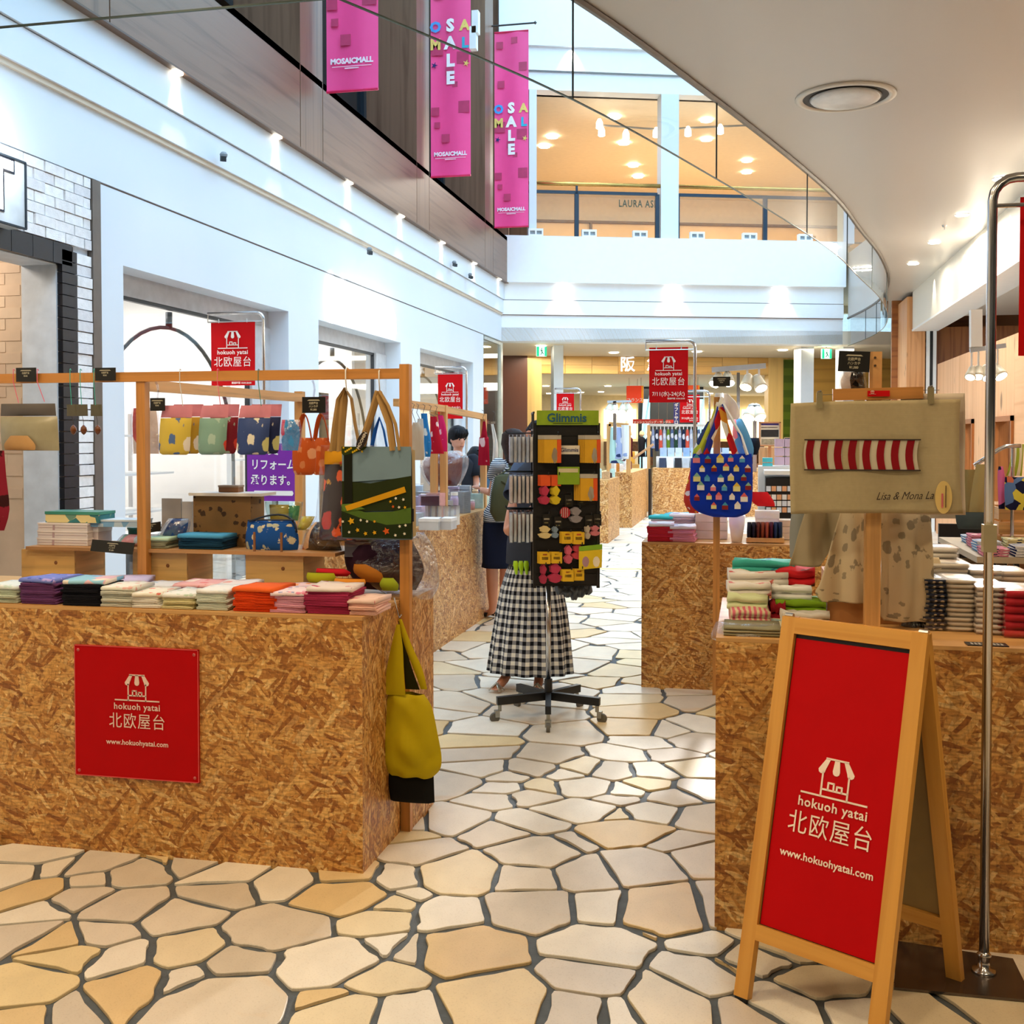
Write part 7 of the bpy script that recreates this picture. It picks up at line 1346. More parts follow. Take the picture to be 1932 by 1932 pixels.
def loft(rows, n=28, pleat=0, amp=0, seed=0, closed=True, zuv=False):
    """garment: rings (centre, radius across, radius deep, direction across) from top to bottom"""
    mb = MB(); mb.sm = True; Rw = [(V(c), a, b, V(d).normalized()) for c, a, b, d in rows]; m = len(Rw); acc = 0; base = 0; per = 2 * math.pi * max(r[1] for r in Rw)
    for j, (c, a, b, d) in enumerate(Rw):
        e = V((-d.y, d.x, 0)).normalized() if abs(d.z) < .9 else Y_; wv = amp * (j / max(1, m - 1))
        nx = (Rw[min(j + 1, m - 1)][0] - Rw[max(j - 1, 0)][0]).normalized(); e = nx.cross(d).normalized()
        for k in range(n): t = 2 * math.pi * k / n; q = 1 + wv * math.sin(pleat * t + seed) + .02 * noise.noise((k * .7, j * .5, seed)); mb.v.append(c + d * (a * q * math.cos(t)) + e * (b * q * math.sin(t)))
    for j in range(m - 1):
        dl = (Rw[j + 1][0] - Rw[j][0]).length
        for k in range(n): k2 = (k + 1) % n; mb.face((j * n + k, j * n + n + k, j * n + n + k2, j * n + k2), [(k / n * per, -acc), (k / n * per, -acc - dl), ((k + 1) / n * per, -acc - dl), ((k + 1) / n * per, -acc)])
        acc += dl
    if zuv: mb.uv = [[(q[0], mb.v[i].z) for i, q in zip(f, uv)] for f, uv in zip(mb.f, mb.uv)]
    return mb
def solid(o, th=.004): s = o.modifiers.new('thick', 'SOLIDIFY'); s.thickness = th; s.offset = 1; return o
def shoe(t, h, toe, m, sole, strap_=True):
    h, toe = V(h), V(toe); d = (toe - h).normalized(); s = V((-d.y, d.x, 0)); L_ = (toe - h).length; Ms = Matrix((d, s, Z)).transposed().to_4x4(); Ms.translation = h
    pts = [(-.01, .028), (.05, .03), (L_ * .6, .04), (L_ * .9, .036), (L_ + .012, .012), (L_ + .012, -.012), (L_ * .9, -.036), (L_ * .6, -.042), (.05, -.03), (-.01, -.028)]; mb = MB(); mb.prism(pts[::-1], (h + Z * .003, d, -s), .024 if strap_ else .03)
    for v in mb.v:
        if (v - h).dot(d) < .09 and v.z > .015: v.z += .014
    mb.build('sole', sole, t)
    if strap_:
        mb = MB(); mb.sm = True
        for a_, b_, zz in ((.62, .86, .052), (.86, .62, .05)): mb.tube([h + d * L_ * a_ + s * .038 + Z * .022, h + d * L_ * (a_ + b_) / 2 + Z * (zz + .016), h + d * L_ * b_ - s * .038 + Z * .022], .011, 6, flat=.35)
        mb.tube([h + d * .035 + s * .036 + Z * .085, h - d * .01 + Z * .1, h + d * .035 - s * .036 + Z * .085, h + d * .065 - s * .02 + Z * .092, h + d * .065 + s * .02 + Z * .092, h + d * .035 + s * .036 + Z * .085], .006, 6); mb.build('straps', m, t)
    else: mb = MB(); mb.sm = True; mb.grid(lambda u, v: h + d * (L_ * .35 + L_ * .6 * v) + s * (.04 * math.cos(math.pi * u)) + Z * (.025 + .05 * math.sin(math.pi * u) * (1 - .5 * v)), 8, 6); mb.build('upper', m, t)
def sleeve_rows(a, d, x, r, l): return [(a - d * (r * .95), r * .05, r * .05, x), (a - d * (r * .85), r * .5, r * .5, x), (a - d * (r * .5), r * .86, r * .86, x), (a, r, r, x), (a + d * l * .5, r * 1.02, r, x), (a + d * l, r * 1.08, r * 1.02, x)]
def hairm(c): return mat(c, .65, var=.35, sc_=60, spec=.25)
# ---- woman in the striped shirt, at the left counter, seen from behind
Yw = 8.72; w1 = thing('person', 'woman in a striped T-shirt with an olive backpack, reaching over the left counter', 'person', (at(950, 1180, Yw).x, Yw, 0)); fw = V((-.75, .6, 0)).normalized(); sd = fw.cross(Z)   # sd = her right
H1 = at(966, 838, Yw); S0 = at(968, 884, Yw); hip = at(948, 1012, Yw); cx = hip.x
pel = V((hip.x, Yw, .80)); ch_ = V((at(962, 930, Yw).x, Yw, 1.12)); nk = V((S0.x, Yw, 1.30)); hd_ = V((H1.x, Yw, H1.z))
sl, sr = nk - sd * .15 - Z * .02, nk + sd * .15 - Z * .03
el = at(927, 931, 8.95); wr = at(905, 922, 9.05); hp, hc = hand(wr, (wr - el), (0, 0, -1)); er = sr + V((-.02, .12, -.24)); wrr = er + V((-.20, .10, .03)); hp2, hc2 = hand(wrr, (-.9, .3, 0), (0, 0, -1))
fl1 = V((at(930, 1170, 8.85).x, 8.85, .075)); fr1 = V((at(944, 1170, 9.05).x + .05, 8.98, .075)); hl, hr = pel - sd * .085, pel + sd * .085
kl, kr = (hl + fl1) / 2 + fw * .02, (hr + fr1) / 2 + fw * .02
body = [[(pel, (.13, .1)), ((pel + ch_) / 2, (.115, .09)), (ch_, (.13, .095)), (nk - Z * .04, (.07, .06)), (nk + Z * .05, .046), (hd_ - Z * .08, .05)], [(ch_, (.13, .095)), (sl, .05), ((sl + el) / 2, .042), (el, .036), ((el + wr) / 2, .032), (wr, .023)], [(ch_, (.13, .095)), (sr, .05), ((sr + er) / 2, .042), (er, .036), (wrr, .023)], [(pel, (.13, .1)), (hl, .085), (kl, .058), ((kl + fl1) / 2 + Z * .04, .055), (fl1, .034), (fl1 + fw * .1 - Z * .035, .03), (fl1 + fw * .15 - Z * .045, .022)], [(pel, (.13, .1)), (hr, .085), (kr, .058), ((kr + fr1) / 2 + Z * .04, .055), (fr1, .034), (fr1 + fw * .1 - Z * .035, .03), (fr1 + fw * .15 - Z * .045, .022)]]
figure(w1, body + hc + hc2, head(hd_, fw + V((-.2, 0, -.35)), 1.0) + hp + hp2)
st = fabric('#e8f0f6', ('#2a3f66',), 'stripes', 62)
solid(loft([(nk + Z * .03, .075, .07, sd), (nk - Z * .03, .17, .10, sd), (nk - Z * .09, .175, .125, sd), (ch_, .165, .13, sd), ((ch_ + pel) / 2, .155, .125, sd), (pel + Z * .10, .165, .13, sd), (pel + Z * .03, .17, .135, sd)]).build('striped_shirt', st, w1))
for a_, b_ in ((sl, el), (sr, er)): d_ = (b_ - a_).normalized(); x_ = d_.cross(Y_).normalized(); solid(loft(sleeve_rows(a_, d_, x_, .068, .15), 16, zuv=True).build('sleeve', st, w1))
solid(loft([(pel + Z * .10, .155, .12, sd), (pel + Z * .0, .17, .135, sd), (pel - Z * .12, .175, .14, sd), (pel - Z * .30, .175, .14, sd), (V((pel.x, Yw, .46)), .18, .145, sd)], 28, 7, .03).build('navy_skirt', fabric('#111a33'), w1))
mb = MB(); mb.sm = True
rows = [(0, .03, .02), (-.02, .085, .07), (.02, .10, .085)]
hb_ = hd_ - fw * .014
o = loft([(hb_ + Z * .128, .012, .012, sd), (hb_ + Z * .118, .052, .054, sd), (hb_ + Z * .08, .088, .096, sd), (hb_ + Z * .01, .097, .1, sd), (hb_ - Z * .06 - fw * .03, .098, .085, sd), (hb_ - Z * .14 - fw * .06, .098, .06, sd), (hb_ - Z * .22 - fw * .085, .09, .045, sd), (hb_ - Z * .3 - fw * .1, .06, .025, sd)], 24, 9, .06).build('hair', hairm('#2e1a14'), w1)
olv_ = fabric('#4c4f38', rough=.7); bp_c = ch_ + V((.02, -.19, -.07))
o = loft([(bp_c + Z * .17, .05, .03, sd), (bp_c + Z * .15, .12, .06, sd), (bp_c + Z * .02, .155, .085, sd), (bp_c - Z * .13, .165, .095, sd), (bp_c - Z * .2, .12, .06, sd)], 20, 5, .08).build('backpack', olv_, w1)
mb = MB(); mb.sm = True
for s_ in (-1, 1): mb.tube([bp_c + Z * .15 + sd * .08 * s_ + fw * .03, nk + sd * .1 * s_ - Z * .03 - fw * .105, nk + sd * .1 * s_ + Z * .0], .018, 6, flat=.3)
mb.tube([bp_c + Z * .12 - sd * .1 - fw * .05, bp_c + Z * .05 - fw * .1, bp_c - Z * .08 - sd * .08 - fw * .11], .006, 5); mb.build('backpack_straps', olv_, w1)
shoe(w1, V((fl1.x, fl1.y, 0)) - fw * .04, V((fl1.x, fl1.y, 0)) + fw * .17, mat('#1b1718'), mat('#1b1718'), False); shoe(w1, V((fr1.x, fr1.y, 0)) - fw * .04, V((fr1.x, fr1.y, 0)) + fw * .17, mat('#1b1718'), mat('#1b1718'), False)
# ---- woman in the gingham skirt behind the rack
Yv = 6.42; fw = V((-.62, -.78, 0)).normalized(); sd = fw.cross(Z)
q = at(1006, 1120, Yv); w2 = thing('person', 'woman in a blue-grey top and long black and white checked skirt behind the display rack', 'person', (q.x, Yv, 0)); BX = q.x
pel = V((BX, Yv, .86)); ch_ = V((at(1018, 940, Yv).x, Yv, 1.16)); nk = V((ch_.x, Yv, 1.34)); hd_ = V((at(1016, 824, Yv).x, Yv, 1.495))
sr, sl = nk + sd * .15 - Z * .04, nk - sd * .15 - Z * .04      # her right is towards the left of the picture
er = at(957, 1008, 6.25); wr = er + V((.12, -.06, .13)); el = sl + V((.07, -.05, -.25)); wl = el + V((-.1, -.15, .12)); h1, c1_ = hand(wr, (.6, -.4, .4), (.4, .2, -.5)); h2, c2_ = hand(wl, (-.4, -.7, .3), (0, 0, -1))
f1, f2 = G(957, 1301), G(1018, 1301); a1, a2 = V((f1.x, f1.y, .085)), V((f2.x, f2.y, .085)); t1, t2 = (G(914, 1319) - f1).normalized(), (G(1006, 1326) - f2).normalized(); hr, hl = pel + sd * .08, pel - sd * .08
leg = lambda h, a, d: [(pel, (.13, .1)), (h, .085), ((h + a) / 2, .055), (a + Z * .25, .05), (a + Z * .06, .032), (a, .033), (a + d * .08 - Z * .035, .032), (a + d * .14 - Z * .052, .022)]
body = [[(pel, (.13, .1)), ((pel + ch_) / 2, (.12, .095)), (ch_, (.135, .1)), (nk - Z * .04, (.07, .06)), (nk + Z * .04, .046), (hd_ - Z * .08, .05)], [(ch_, (.135, .1)), (sr, .052), ((sr + er) / 2, .045), (er, .038), (wr, .024)], [(ch_, (.135, .1)), (sl, .052), ((sl + el) / 2, .045), (el, .038), (wl, .024)], leg(hr, a1, t1), leg(hl, a2, t2)]
toes = []
for a, d in ((a1, t1), (a2, t2)):
    s_ = V((-d.y, d.x, 0)); toes += [(a + d * (.165 - .008 * abs(k)) + s_ * .013 * k - Z * .052, .008, .012, .009, None) for k in (-2, -1, 0, 1, 2)]
figure(w2, body + c1_ + c2_, head(hd_, fw + V((0, 0, -.2)), 1.0) + h1 + h2 + [(c, a, b, d, Matrix.Identity(3)) for c, a, b, d, _ in toes])
tee = fabric('#51617c'); teed = fabric('#3a3f4c')
solid(loft([(nk + Z * .03, .08, .07, sd), (nk - Z * .03, .175, .11, sd), (nk - Z * .1, .185, .135, sd), (ch_, .18, .14, sd), ((ch_ + pel) / 2, .165, .14, sd), (pel + Z * .02, .17, .15, sd), (pel - Z * .1, .175, .155, sd)]).build('shirt', teed, w2))
for a_, b_ in ((sl, el), (sr, er)): d_ = (b_ - a_).normalized(); x_ = d_.cross(Y_).normalized(); solid(loft(sleeve_rows(a_, d_, x_, .08, .18), 16).build('sleeve', tee, w2))
rows = []
for py, xl, xr in ((1062, 962, 1050), (1080, 955, 1054), (1110, 946, 1062), (1150, 939, 1069), (1200, 931, 1075), (1240, 926, 1078), (1266, 923, 1080)):
    a, b = at(xl, py, Yv), at(xr, py, Yv); rows.append(((a + b) / 2, (b.x - a.x) / 2, (b.x - a.x) * .36, X))
solid(loft(rows, 96, 13, .06).build('checked_skirt', fabric('#14151c', ('#8a8c92', '#efeee6'), 'gingham', 21), w2))
hb_ = hd_ - fw * .012
loft([(hb_ + Z * .118, .012, .012, sd), (hb_ + Z * .108, .05, .052, sd), (hb_ + Z * .07, .083, .09, sd), (hb_ + Z * .01 - fw * .015, .088, .088, sd), (hb_ - Z * .05 - fw * .05, .082, .055, sd), (hb_ - Z * .09 - fw * .06, .05, .03, sd)], 24, 9, .05).build('hair', hairm('#15151f'), w2)
A_ = rot(fw)
for s_ in (-1, 1):
    mb = MB(); mb.lathe([(.002, -.004), (.008, 0), (.002, .003)], hd_ + A_ @ V((.028 * s_, .08, .008)), 8, fw); mb.build('eye', mat('#140e0c', .2), w2)
silver = mat('#b9b4a8', .25, .6)
for a, d, f in ((a1, t1, f1), (a2, t2, f2)): shoe(w2, V((a.x, a.y, 0)) - d * .045, V((a.x, a.y, 0)) + d * .19, silver, mat('#3a3028'))
# ---- man and second customer behind the left counter
def bust(label, px, py, Yd, fwv, shirt, hairc, cap, k=1.0, sk=skinp, tilt=0):
    c = at(px, py, Yd); t = thing('person', label, 'person', (c.x, Yd, 0)); fw = V(fwv).normalized(); sd = V((fw.y, -fw.x, 0)).normalized(); nk = c - Z * .17; ch = V((c.x, Yd, c.z - .36)) - fw * .03; pel = V((c.x, Yd, max(.55, c.z - .75))); 
    sl, sr = nk - sd * .17 - Z * .05, nk + sd * .17 - Z * .05; el, er = sl - Z * .26 + fw * .08, sr - Z * .26 + fw * .08; wl, wr = el + fw * .2 + sd * .1 - Z * .03, er + fw * .2 - sd * .1 - Z * .03
    ha, ca = hand(wl, fw, (0, 0, -1)); hb2, cb = hand(wr, fw, (0, 0, -1))
    legs = [[(pel, (.14, .11)), (V((pel.x, pel.y, 0)) + sd * s_ * .1 + Z * pel.z * .95, .085), (V((pel.x, pel.y, pel.z * .5)) + sd * s_ * .1, .06), (V((pel.x, pel.y, .06)) + sd * s_ * .1, .036), (V((pel.x, pel.y, .035)) + sd * s_ * .1 + fw * .14, .03)] for s_ in (-1, 1)]
    figure(t, [[(pel, (.14, .11)), (ch, (.15, .1)), (nk - Z * .04, .06), (nk + Z * .04, .05), (c - Z * .07, .052)], [(ch, (.15, .1)), (sl, .055), (el, .04), (wl, .026)], [(ch, (.15, .1)), (sr, .055), (er, .04), (wr, .026)]] + legs + ca + cb, head(c, fwv, k) + ha + hb2, sk)
    solid(loft([(nk + Z * .0, .085, .075, sd), (nk - Z * .06, .19, .11, sd), (ch, .185, .135, sd), (pel + Z * .1, .17, .14, sd), (pel - Z * .06, .175, .145, sd)]).build('shirt', fabric(shirt), t))
    for a_, b_ in ((sl, el), (sr, er)): d_ = (b_ - a_).normalized(); x_ = d_.cross(Y_).normalized(); solid(loft(sleeve_rows(a_, d_, x_, .075, .17), 14).build('sleeve', fabric(shirt), t))
    for s_ in (-1, 1): solid(loft([(pel + sd * s_ * .09 - Z * .02, .1, .12, sd), (V((pel.x, pel.y, pel.z * .5)) + sd * s_ * .1, .08, .09, sd), (V((pel.x, pel.y, .09)) + sd * s_ * .1, .06, .07, sd)], 14).build('trouser_leg', fabric('#20242c'), t))
    A_ = rot(fwv); up = A_ @ Z; f_ = A_ @ Y_; s2 = A_ @ X; hb_ = c - f_ * .012
    if cap: loft([(hb_ + up * .135, .012, .012, s2), (hb_ + up * .12, .06, .065, s2), (hb_ + up * .08, .09, .098, s2), (hb_ + up * .035 - f_ * .004, .094, .104, s2), (hb_ + up * .0 - f_ * .03, .088, .085, s2), (hb_ - up * .05 - f_ * .045, .075, .055, s2)], 22, 7, .06).build('hair', hairm(hairc), t)
    mb = MB(); mb.sm = True
    for j in range(7): x = -.06 + .02 * j; mb.tube([c + s2 * x + up * .1 + f_ * .045, c + s2 * x * 1.15 + up * .06 + f_ * (.085 - abs(x) * .4), c + s2 * (x * 1.2 + .004) + up * .03 + f_ * (.09 - abs(x) * .5)], (.016, .014, .005), 6)
    mb.build('fringe', hairm(hairc), t)
    for s_ in (-1, 1):
        mb = MB(); mb.lathe([(.002, -.003), (.0095, 0), (.003, .003)], c + A_ @ V((.029 * s_, .081, .006)), 8, f_); mb.build('eye', mat('#17100e', .2), t)
        mb = MB(); mb.tube([c + A_ @ V((.014 * s_, .088, .024)), c + A_ @ V((.045 * s_, .074, .026))], .003, 5); mb.build('eyebrow', hairm(hairc), t)
    mb = MB(); mb.tube([c + A_ @ V((-.02, .086, -.062)), c + A_ @ V((0, .093, -.063)), c + A_ @ V((.02, .086, -.062))], .003, 5); mb.build('mouth', mat('#8f4a44'), t)
    return t
bust('dark-haired person behind the wrapped brown bundle, looking down to the right', 864, 828, 10.6, (.7, -.7, -.15), '#20242e', '#0c0d14', True)
bust('dark-haired person stooping behind the red hanging cloth at the rear left rail', 897, 866, 11.4, (.3, -.5, -.8), '#3a5a74', '#0c0d14', True)

# ================================================================ REAR LEFT STALL
LT = .913
def pxx(px, Yd): return at(px, 900, Yd).x
# hangers and printed cloths on the rail
def hanger_cloth(label, px, Yd, rows, m, seed=0, hk=True):
    t = thing('hanging_cloth', label, 'cloth', at(px, rows[-1][0], Yd), 0, 'cloths on the rear left rail'); top = at(px, rows[0][0], Yd)
    if hk: z0 = 1.705; mb = MB(); mb.tube([V((XR_ + .01, Yd, z0 + .035)), V((XR_ + .035, Yd, z0 + .02)), V((XR_ + .02, Yd, z0 - .03)), top], .002, 5); mb.build('hanger_hook', mat('#3a3f44', .4, .5), t)
    soft(rows, Yd, .05, wob=.015, seed=seed).build('cloth', m, t); return t
hanger_cloth('beige cloth on a wire hanger, leftmost on the rear left rail', 784, 7.0, [(797, 779, 790), (815, 776, 798), (868, 776, 800)], fabric('#c9b8a2'), 1)
hanger_cloth('pale grey cloth on a wire hanger next to the beige one', 792, 7.1, [(790, 788, 798), (812, 786, 800), (835, 788, 800)], fabric('#cfcdc8'), 2)
hanger_cloth('blue printed cloth on a wire hanger on the rear left rail', 800, 7.25, [(780, 794, 806), (800, 796, 808), (835, 800, 814), (862, 802, 812)], fl('#2f86d0', '#d8e6f0', s=16), 3)
hanger_cloth('red printed cloth with a white tag on a wire hanger', 820, 7.4, [(786, 812, 824), (820, 812, 830), (856, 810, 838)], fl('#c81a34', '#f0d8dc', s=18), 4)
hanger_cloth('pink printed cloth on a wire hanger beside the red one', 834, 7.55, [(784, 826, 836), (815, 828, 843), (852, 826, 844)], fl('#e02a72', '#f4c8d8', s=18), 5)
hanger_cloth('deep red towel with white prints hanging at the end of the rear left rail', 914, 9.0, [(795, 911, 916), (825, 907, 920), (828, 904, 922), (878, 902, 924)], fl('#a80f2c', '#e8c8cc', s=9), 6)
hanger_cloth('white strap bag hanging behind the end post of the rear left rail', 930, 9.4, [(800, 926, 931), (830, 930, 938), (852, 930, 940), (880, 928, 938)], fabric('#ddd8d0'), 7)
bagged('wrapped_bundle', 'large reddish brown bundle in clear plastic on the rear left counter', 'bundle', [(850, 830, 866), (860, 805, 882), (876, 794, 884), (895, 796, 878), (918, 812, 866)], 8.5, .5, fabric('#7a3a36'), wob=.05, seed=9, inner=[(854, 830, 862), (864, 806, 872), (875, 798, 872), (900, 804, 870), (916, 815, 862)])
rq = random.Random(21)
cl2 = [('white', '#eef2f6'), ('pale blue', '#c3d4e6'), ('pink', '#e2aebb'), ('cream', '#e2d6b8'), ('tan', '#b9976a'), ('navy', '#26355c'), ('mint', '#b4d4cc'), ('lilac', '#b8acd0'), ('plum', '#4a2038'), ('grey', '#9aa0a8')]
for i in range(2): boxy('gift_box', 'white gift box at the near end of the rear left counter, ' + ('left', 'right')[i], 'box', 790 + i * 38, 827 + i * 24, 6.78 + .05 * i, LT, .075, .14, mat('#c9ccd2', .5), lid=mat('#eef0f4'))
for i in range(60):
    Yd = 6.95 + (i // 4) * .21 + rq.uniform(-.02, .02); x = -2.21 - (i % 4) * .17 - rq.uniform(0, .04); nm, c = cl2[rq.randrange(10)]; h = rq.uniform(.07, .19); w = rq.uniform(.06, .13); kind = rq.randrange(3); kn = ('box', 'pack', 'jar')[kind]
    t = thing('shop_' + kn, f'small {nm} {kn} on the rear left counter, {NTH[i // 4]} row back, {NTH[i % 4]} from the aisle', kn, (x, Yd, LT), rq.uniform(-.3, .3), 'small goods on the rear left counter')
    if kind == 2: mb = MB(); mb.lathe([(w * .35, 0), (w * .38, h * .7), (w * .3, h * .85)], (x, Yd, LT), 12); mb.sm = True; mb.build('jar', mat(c, .25), t); mb = MB(); mb.lathe([(w * .32, h * .86), (w * .32, h)], (x, Yd, LT), 12); mb.build('lid', white, t)
    else:
        Mx = t.matrix_basis; mb = MB(); mb.box((-w / 2, -.05, 0), (w / 2, .05, h), Mx); mb.build('body', mat(c, .4, var=.12, sc_=30), t)
        if kind == 1: mb = MB(); mb.box((-w / 2 - .004, -.055, -.0 + .0005), (w / 2 + .004, .055, h + .015), Mx); mb.build('clear_wrap', plastic2, t)
        else: mb = MB(); mb.box((-w * .3, -.0515, h * .4), (w * .3, -.0502, h * .7), Mx); mb.build('print', mat(cl2[rq.randrange(10)][1]), t)
for k in range(5): a, b = at(806 + k * 12, 935, 7.25), at(816 + k * 12, 970, 7.25); mb = MB(); mb.box((a.x, 7.2, LT), (b.x, 7.3, LT + .13)); one(mb, 'acrylic_stand', glassy((.9, .95, 1), .3, .1), 'clear acrylic holder in the row behind the white gift boxes, ' + ('first', 'second', 'third', 'fourth', 'fifth')[k] + ' from the left', 'holder', 'acrylic holders on the rear left counter')

# ================================================================ FAR STALLS
def clutter(label, s, x0, x1, y0, y1, z, n, cols__, hmax, seed, name='shop_pack', cat='pack'):
    rc = random.Random(seed)
    for k in range(n):
        nm, c = cols__[rc.randrange(len(cols__))]; x = rc.uniform(x0 + .06, x1 - .06); y = y0 + .06 + (y1 - y0 - .12) * (k + .5) / n; h = rc.uniform(.4, 1) * hmax; w = rc.uniform(.06, .12)
        mb = MB(); Mx = Matrix.Translation((x, y, z)) @ Matrix.Rotation(rc.uniform(-.4, .4), 4, 'Z'); mb.box((-w / 2, -.04, 0), (w / 2, .04, h * .9), Mx); mb.box((-w * .4, -.03, h * .9), (w * .4, .03, h), Mx); one(mb, name, mat(c, .4, var=.2, sc_=40), f'{nm} {label}, {NTH[k]} from the near end', cat, s)
cb_ = [('white', '#e9f0f8'), ('pale blue', '#a8c4e6'), ('navy', '#1f2c4c'), ('grey blue', '#8fa4bc'), ('turquoise', '#58b8c8')]
clutter('pack on the far counter nearest the rack', 'packs on the far left counter', -2.7, -1.95, 15.7, 16.9, .913, 12, [('white', '#e8ecf0'), ('tan', '#c9a47a'), ('mint', '#bfe0dc'), ('dark', '#3a2a30')], .16, 3)
clutter('pack on the second far counter', 'packs on the second far counter', -2.4, -1.92, 18.5, 21.1, .933, 14, [('amber', '#c8883a'), ('white', '#e8ecf0'), ('wine', '#5a1c30'), ('clear grey', '#b0bccc')], .2, 4)
for r_i in range(2):
    for k in range(9):
        x = -1.68 + k * .15; hh = .17 if r_i else .19; mb = MB(); y = 21.6 + .2 * r_i; z = .933 if not r_i else 1.15
        mb.box((x, y, z), (x + .13, y + .12, z + hh)); mb.box((x + .03, y - .004, z + hh * .4), (x + .09, y, z + hh * .7)); one(mb, 'shop_box', mat((('#30405e', '#dfe4ea', '#1c2230', '#aebccc') if not r_i else ('#a9c4e8', '#b9cfe8', '#cfe0f2', '#8fb0da'))[k % 4], .4), ('lower dark and white', 'upper pale blue')[r_i] + ' box on the far middle counter, ' + NTH[k] + ' from the left', 'box', 'boxes on the far middle counter')
mb = MB(); mb.box((-1.75, 21.78, .932), (-.3, 21.98, 1.149)); one(mb, 'riser', white, 'white riser under the pale blue boxes of the far middle counter', 'riser')
# far clothes rail with small garments
t = thing('garment_rail', 'far pale clothes rail with small striped and dark garments beneath the red banners', 'rail', (at(1290, 850, 22.6).x, 22.6, 0)); a, b = at(1224, 802, 22.6), at(1345, 803, 22.6)
mb = MB(); mb.bar(a, b, .05); mb.build('bar', mat('#cfc8c0', .5), t)
for p in (a, b): mb = MB(); mb.bar((p.x, p.y, 0), p, .06); mb.build('post', pine, t)
for k in range(15):
    px = 1232 + k * 7.2; c, nm = (('#8f9cc0', 'lilac grey'), ('#5a6a94', 'slate'), ('#b0bcd8', 'pale blue'), ('#1f2a48', 'navy'), ('#2a4a3a', 'dark green'), ('#6a8a2a', 'lime'), ('#d85a4a', 'coral'))[(k * 3) % 7]
    tt = thing('garment', f'{nm} small garment on the far clothes rail, {NTH[k]} from the left', 'garment', at(px, 850, 22.6), 0, 'garments on the far clothes rail'); soft([(810, px - 1.5, px + 1.5), (818, px - 3, px + 3), (846 + (k * 5) % 9, px - 3.4, px + 3.6)], 22.6, .08, nu=5, sub=2).build('cloth', fabric(c, '#d8dce8', 'floral', 9), tt); mb = MB(); mb.tube([at(px, 803, 22.6), at(px, 811, 22.6)], .01, 4); mb.build('hanger', white, tt)
# far left rail with blue and white cloths, tilted signs and lights
t = thing('garment_rail', 'far pale wooden frame with pale blue cloths right of the green rack header', 'rail', at(1150, 1000, 18.2)); a, b = at(1149, 800, 18.2), at(1186, 803, 18.2)
mb = MB(); mb.bar((a.x, a.y, .9), a, .07); mb.build('post', pine, t); mb = MB(); mb.bar(a, b, .07); mb.build('bar', pine, t); mb = MB(); mb.bar((b.x, b.y, .9), b, .07); mb.build('post', pine, t)
for k, (rows, c, nm) in enumerate((([(806, 1152, 1160), (850, 1150, 1164), (874, 1150, 1178)], fl('#bfe8e4', '#2a3a6a', s=4), 'mint'), ([(806, 1160, 1172), (850, 1162, 1178), (866, 1160, 1180)], fl('#a9bce8', '#2a3a6a', '#f0f4fa', s=6), 'blue and navy printed'), ([(802, 1172, 1187), (850, 1174, 1187), (866, 1174, 1186)], fl('#e8eef8', '#8fa8d8', s=6), 'white dotted'))): one(soft(rows, 18.15 - k * .04, .1, wob=.03), 'hanging_cloth', c, nm + ' cloth on the far wooden frame right of the rack', 'cloth')
spot_track('far track of white spotlights before the dark escalator mouth', 17.5, (1160, 757, 830, .05), (1146, 758, 1191, 757), ((1150, 770, -.2, 1.5), (1160, 770, .1, 1.5), (1175, 770, -.1, 1.5), (1186, 770, .4, 1.4)), (0, 1, 2, 3), chrome, .05)
spot_track('pair of white spotlights over the far right stall, beside the ochre wall', 15, (1424, 765, 890, .05), (1412, 766, 1434, 766), ((1417, 777, -.3, 2), (1430, 777, .3, 2)), (0,), chrome, .05)
def fsign(label, px0, px1, py0, py1, Yd, c, txt=None, ts=.2, strip=None, vert=False):
    a, b = at(px0, py0, Yd), at(px1, py1, Yd); t = thing('hanging_sign', label, 'sign', (a + b) / 2); mb = MB(); mb.box((a.x, Yd, b.z), (b.x, Yd + .03, a.z)); mb.build('panel', mat(c, .5, var=.04, emit=.25), t)
    if strip: mb = MB(); mb.box((b.x - (b.x - a.x) * .12, Yd - .004, b.z), (b.x, Yd - .001, a.z)); mb.build('edge_strip', mat(strip, emit=.25), t)
    for dx in (.15, .85): mb = MB(); xx = a.x + (b.x - a.x) * dx; mb.tube([(xx, Yd + .015, a.z), (xx, Yd + .015, 2.96)], .006, 4); mb.build('hanging_wire', mat('#8a8070'), t)
    c_ = (a + b) / 2
    if vert:
        for k, ch in enumerate(txt): text(t, ch, (V((c_.x, Yd - .004, a.z - ts * (k + .9))), X, Z), ts, white, 'letter', .02)
    elif txt: text(t, txt, (V((c_.x, Yd - .004, b.z + (a.z - b.z) * (.08 if ts < .22 else .28))), X, Z), ts, white, 'lettering', .02)
    return t
fsign('orange hanging sign with a yellow edge inside the department store', 1182, 1214, 728, 760, 26.5, '#e8401c', 'フランス', .10, '#e8941c')
fsign('long dark red hanging sign with white characters inside the department store', 1194, 1251, 791, 799, 27, '#a8281c', '婦人ファッションバッグ・サンダル', .07); fsign('short red hanging sign right of the long one', 1256, 1274, 792, 798, 27, '#d83a2a')
fsign('narrow navy vertical sign between the red banners', 1271, 1281, 760, 802, 26, '#28286e', 'ギフトサロン', .1, None, True)
fsign('orange sign fragment above the pink-red banner', 1298, 1320, 727, 735, 26.5, '#e8501c', None, .1, '#e8941c')
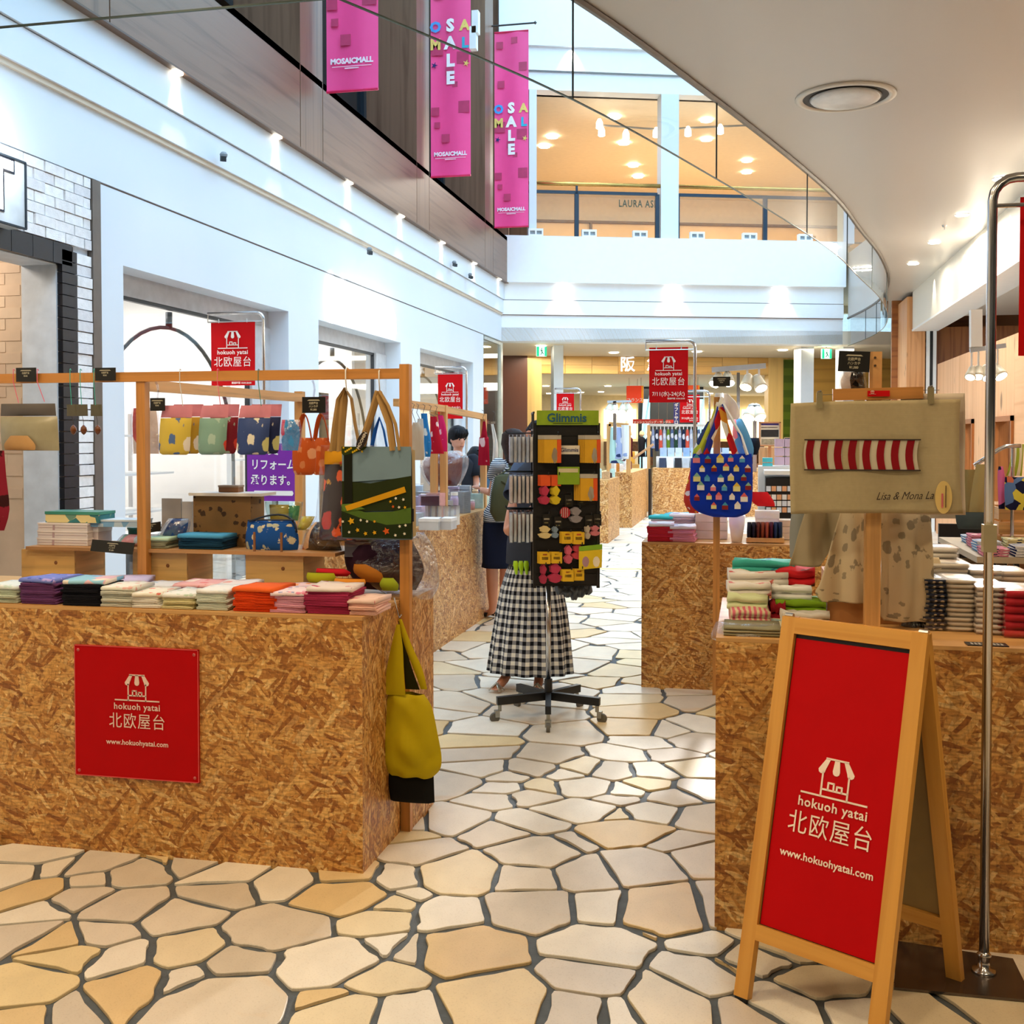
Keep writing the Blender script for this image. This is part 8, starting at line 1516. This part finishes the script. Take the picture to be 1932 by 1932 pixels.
# shop displays inside the store
for k in range(9):
    s = 4.2 + k * 1.05; p = EC + EE * s - EN * 8.6 if not 4.6 < s < 6.8 else EC + EE * s - EN * 6.2
    t = thing('store_display', 'lit display counter inside the department store, ' + ('first', 'second', 'third', 'fourth', 'fifth', 'sixth', 'seventh', 'eighth', 'ninth')[k] + ' from the left', 'display', p, 0, 'display counters inside the store'); d = -8.6 * -1 if True else 0
    dd = 8.6 if not 4.2 < s < 6.9 else 6.2
    mb = MB(); ebox(mb, s - .4, s + .4, dd, dd + .5, 0, .8); mb.build('counter', mat(('#c89a5a', '#7a4a28', '#e0cba0')[k % 3]), t); mb = MB(); ebox(mb, s - .35, s + .35, dd + .1, dd + .4, .8, 1.15); mb.build('glass_case', mat('#e8d8b8', .2), t)
    for j in range(3): mb = MB(); ebox(mb, s - .3 + j * .2, s - .16 + j * .2, dd - .03 + .02, dd + .0, .82, 1.05 + .05 * j); mb.build('goods', mat(('#b83a2a', '#22222a', '#d8a03a', '#3a5a8a')[(k + j) % 4]), t)
for k in range(7):
    s = 5.0 + k * 1.2; t = thing('store_light_box', 'bright wall panel at the back of the department store, ' + ('first', 'second', 'third', 'fourth', 'fifth', 'sixth', 'seventh')[k] + ' from the left', 'panel', EC + EE * s - EN * 15.9, 0, 'bright wall panels in the store'); mb = MB(); ebox(mb, s, s + 1.1, 15.85, 15.9, 1.5, 2.5); mb.build('lit_panel', lamp('#fff0cc', 1.6), t); mb = MB(); ebox(mb, s, s + 1.1, 15.5, 15.9, .6, 1.4); mb.build('shelf_of_goods', mat('#6a4428', .5, var=.5, sc_=12), t)
for i, (px, c, nm) in enumerate(((1187, '#5a1420', 'wine red'), (1211, '#1c1c26', 'black'), (1225, '#22304a', 'navy'))):
    t = thing('dressed_torso', f'{nm} top on a display stand at the store entrance', 'mannequin', at(px, 860, 24.5)); one_ = soft([(824, px - 2, px + 2), (829, px - 7, px + 7), (845, px - 6, px + 6), (862, px - 7, px + 7)], 24.5, .2).build('top', fabric(c), t); p = at(px, 862, 24.6); mb = MB(); mb.tube([(p.x, 24.6, 0), (p.x, 24.6, p.z)], .02, 6); mb.build('stand', black, t); mb = MB(); q = at(px, 820, 24.5); mb.lathe([(.02, -.05), (.06, 0), (.05, .06), (.01, .09)], q, 8); mb.build('neck_cap', mat('#e8c8a0'), t)
mb = MB(); a, b = at(1195, 850, 20.9), at(1233, 838, 20.9); mb.bar((a.x, 20.9, a.z - .15), (b.x, 20.9, b.z), .1, .04); one(mb, 'slanted_board', wood('#b9906a'), 'slanted wooden display board on the second far counter', 'board')
# light on the far stalls
light('AREA', (-.6, 19.5, 3.25), 60, (1, .97, .92), 1.5)
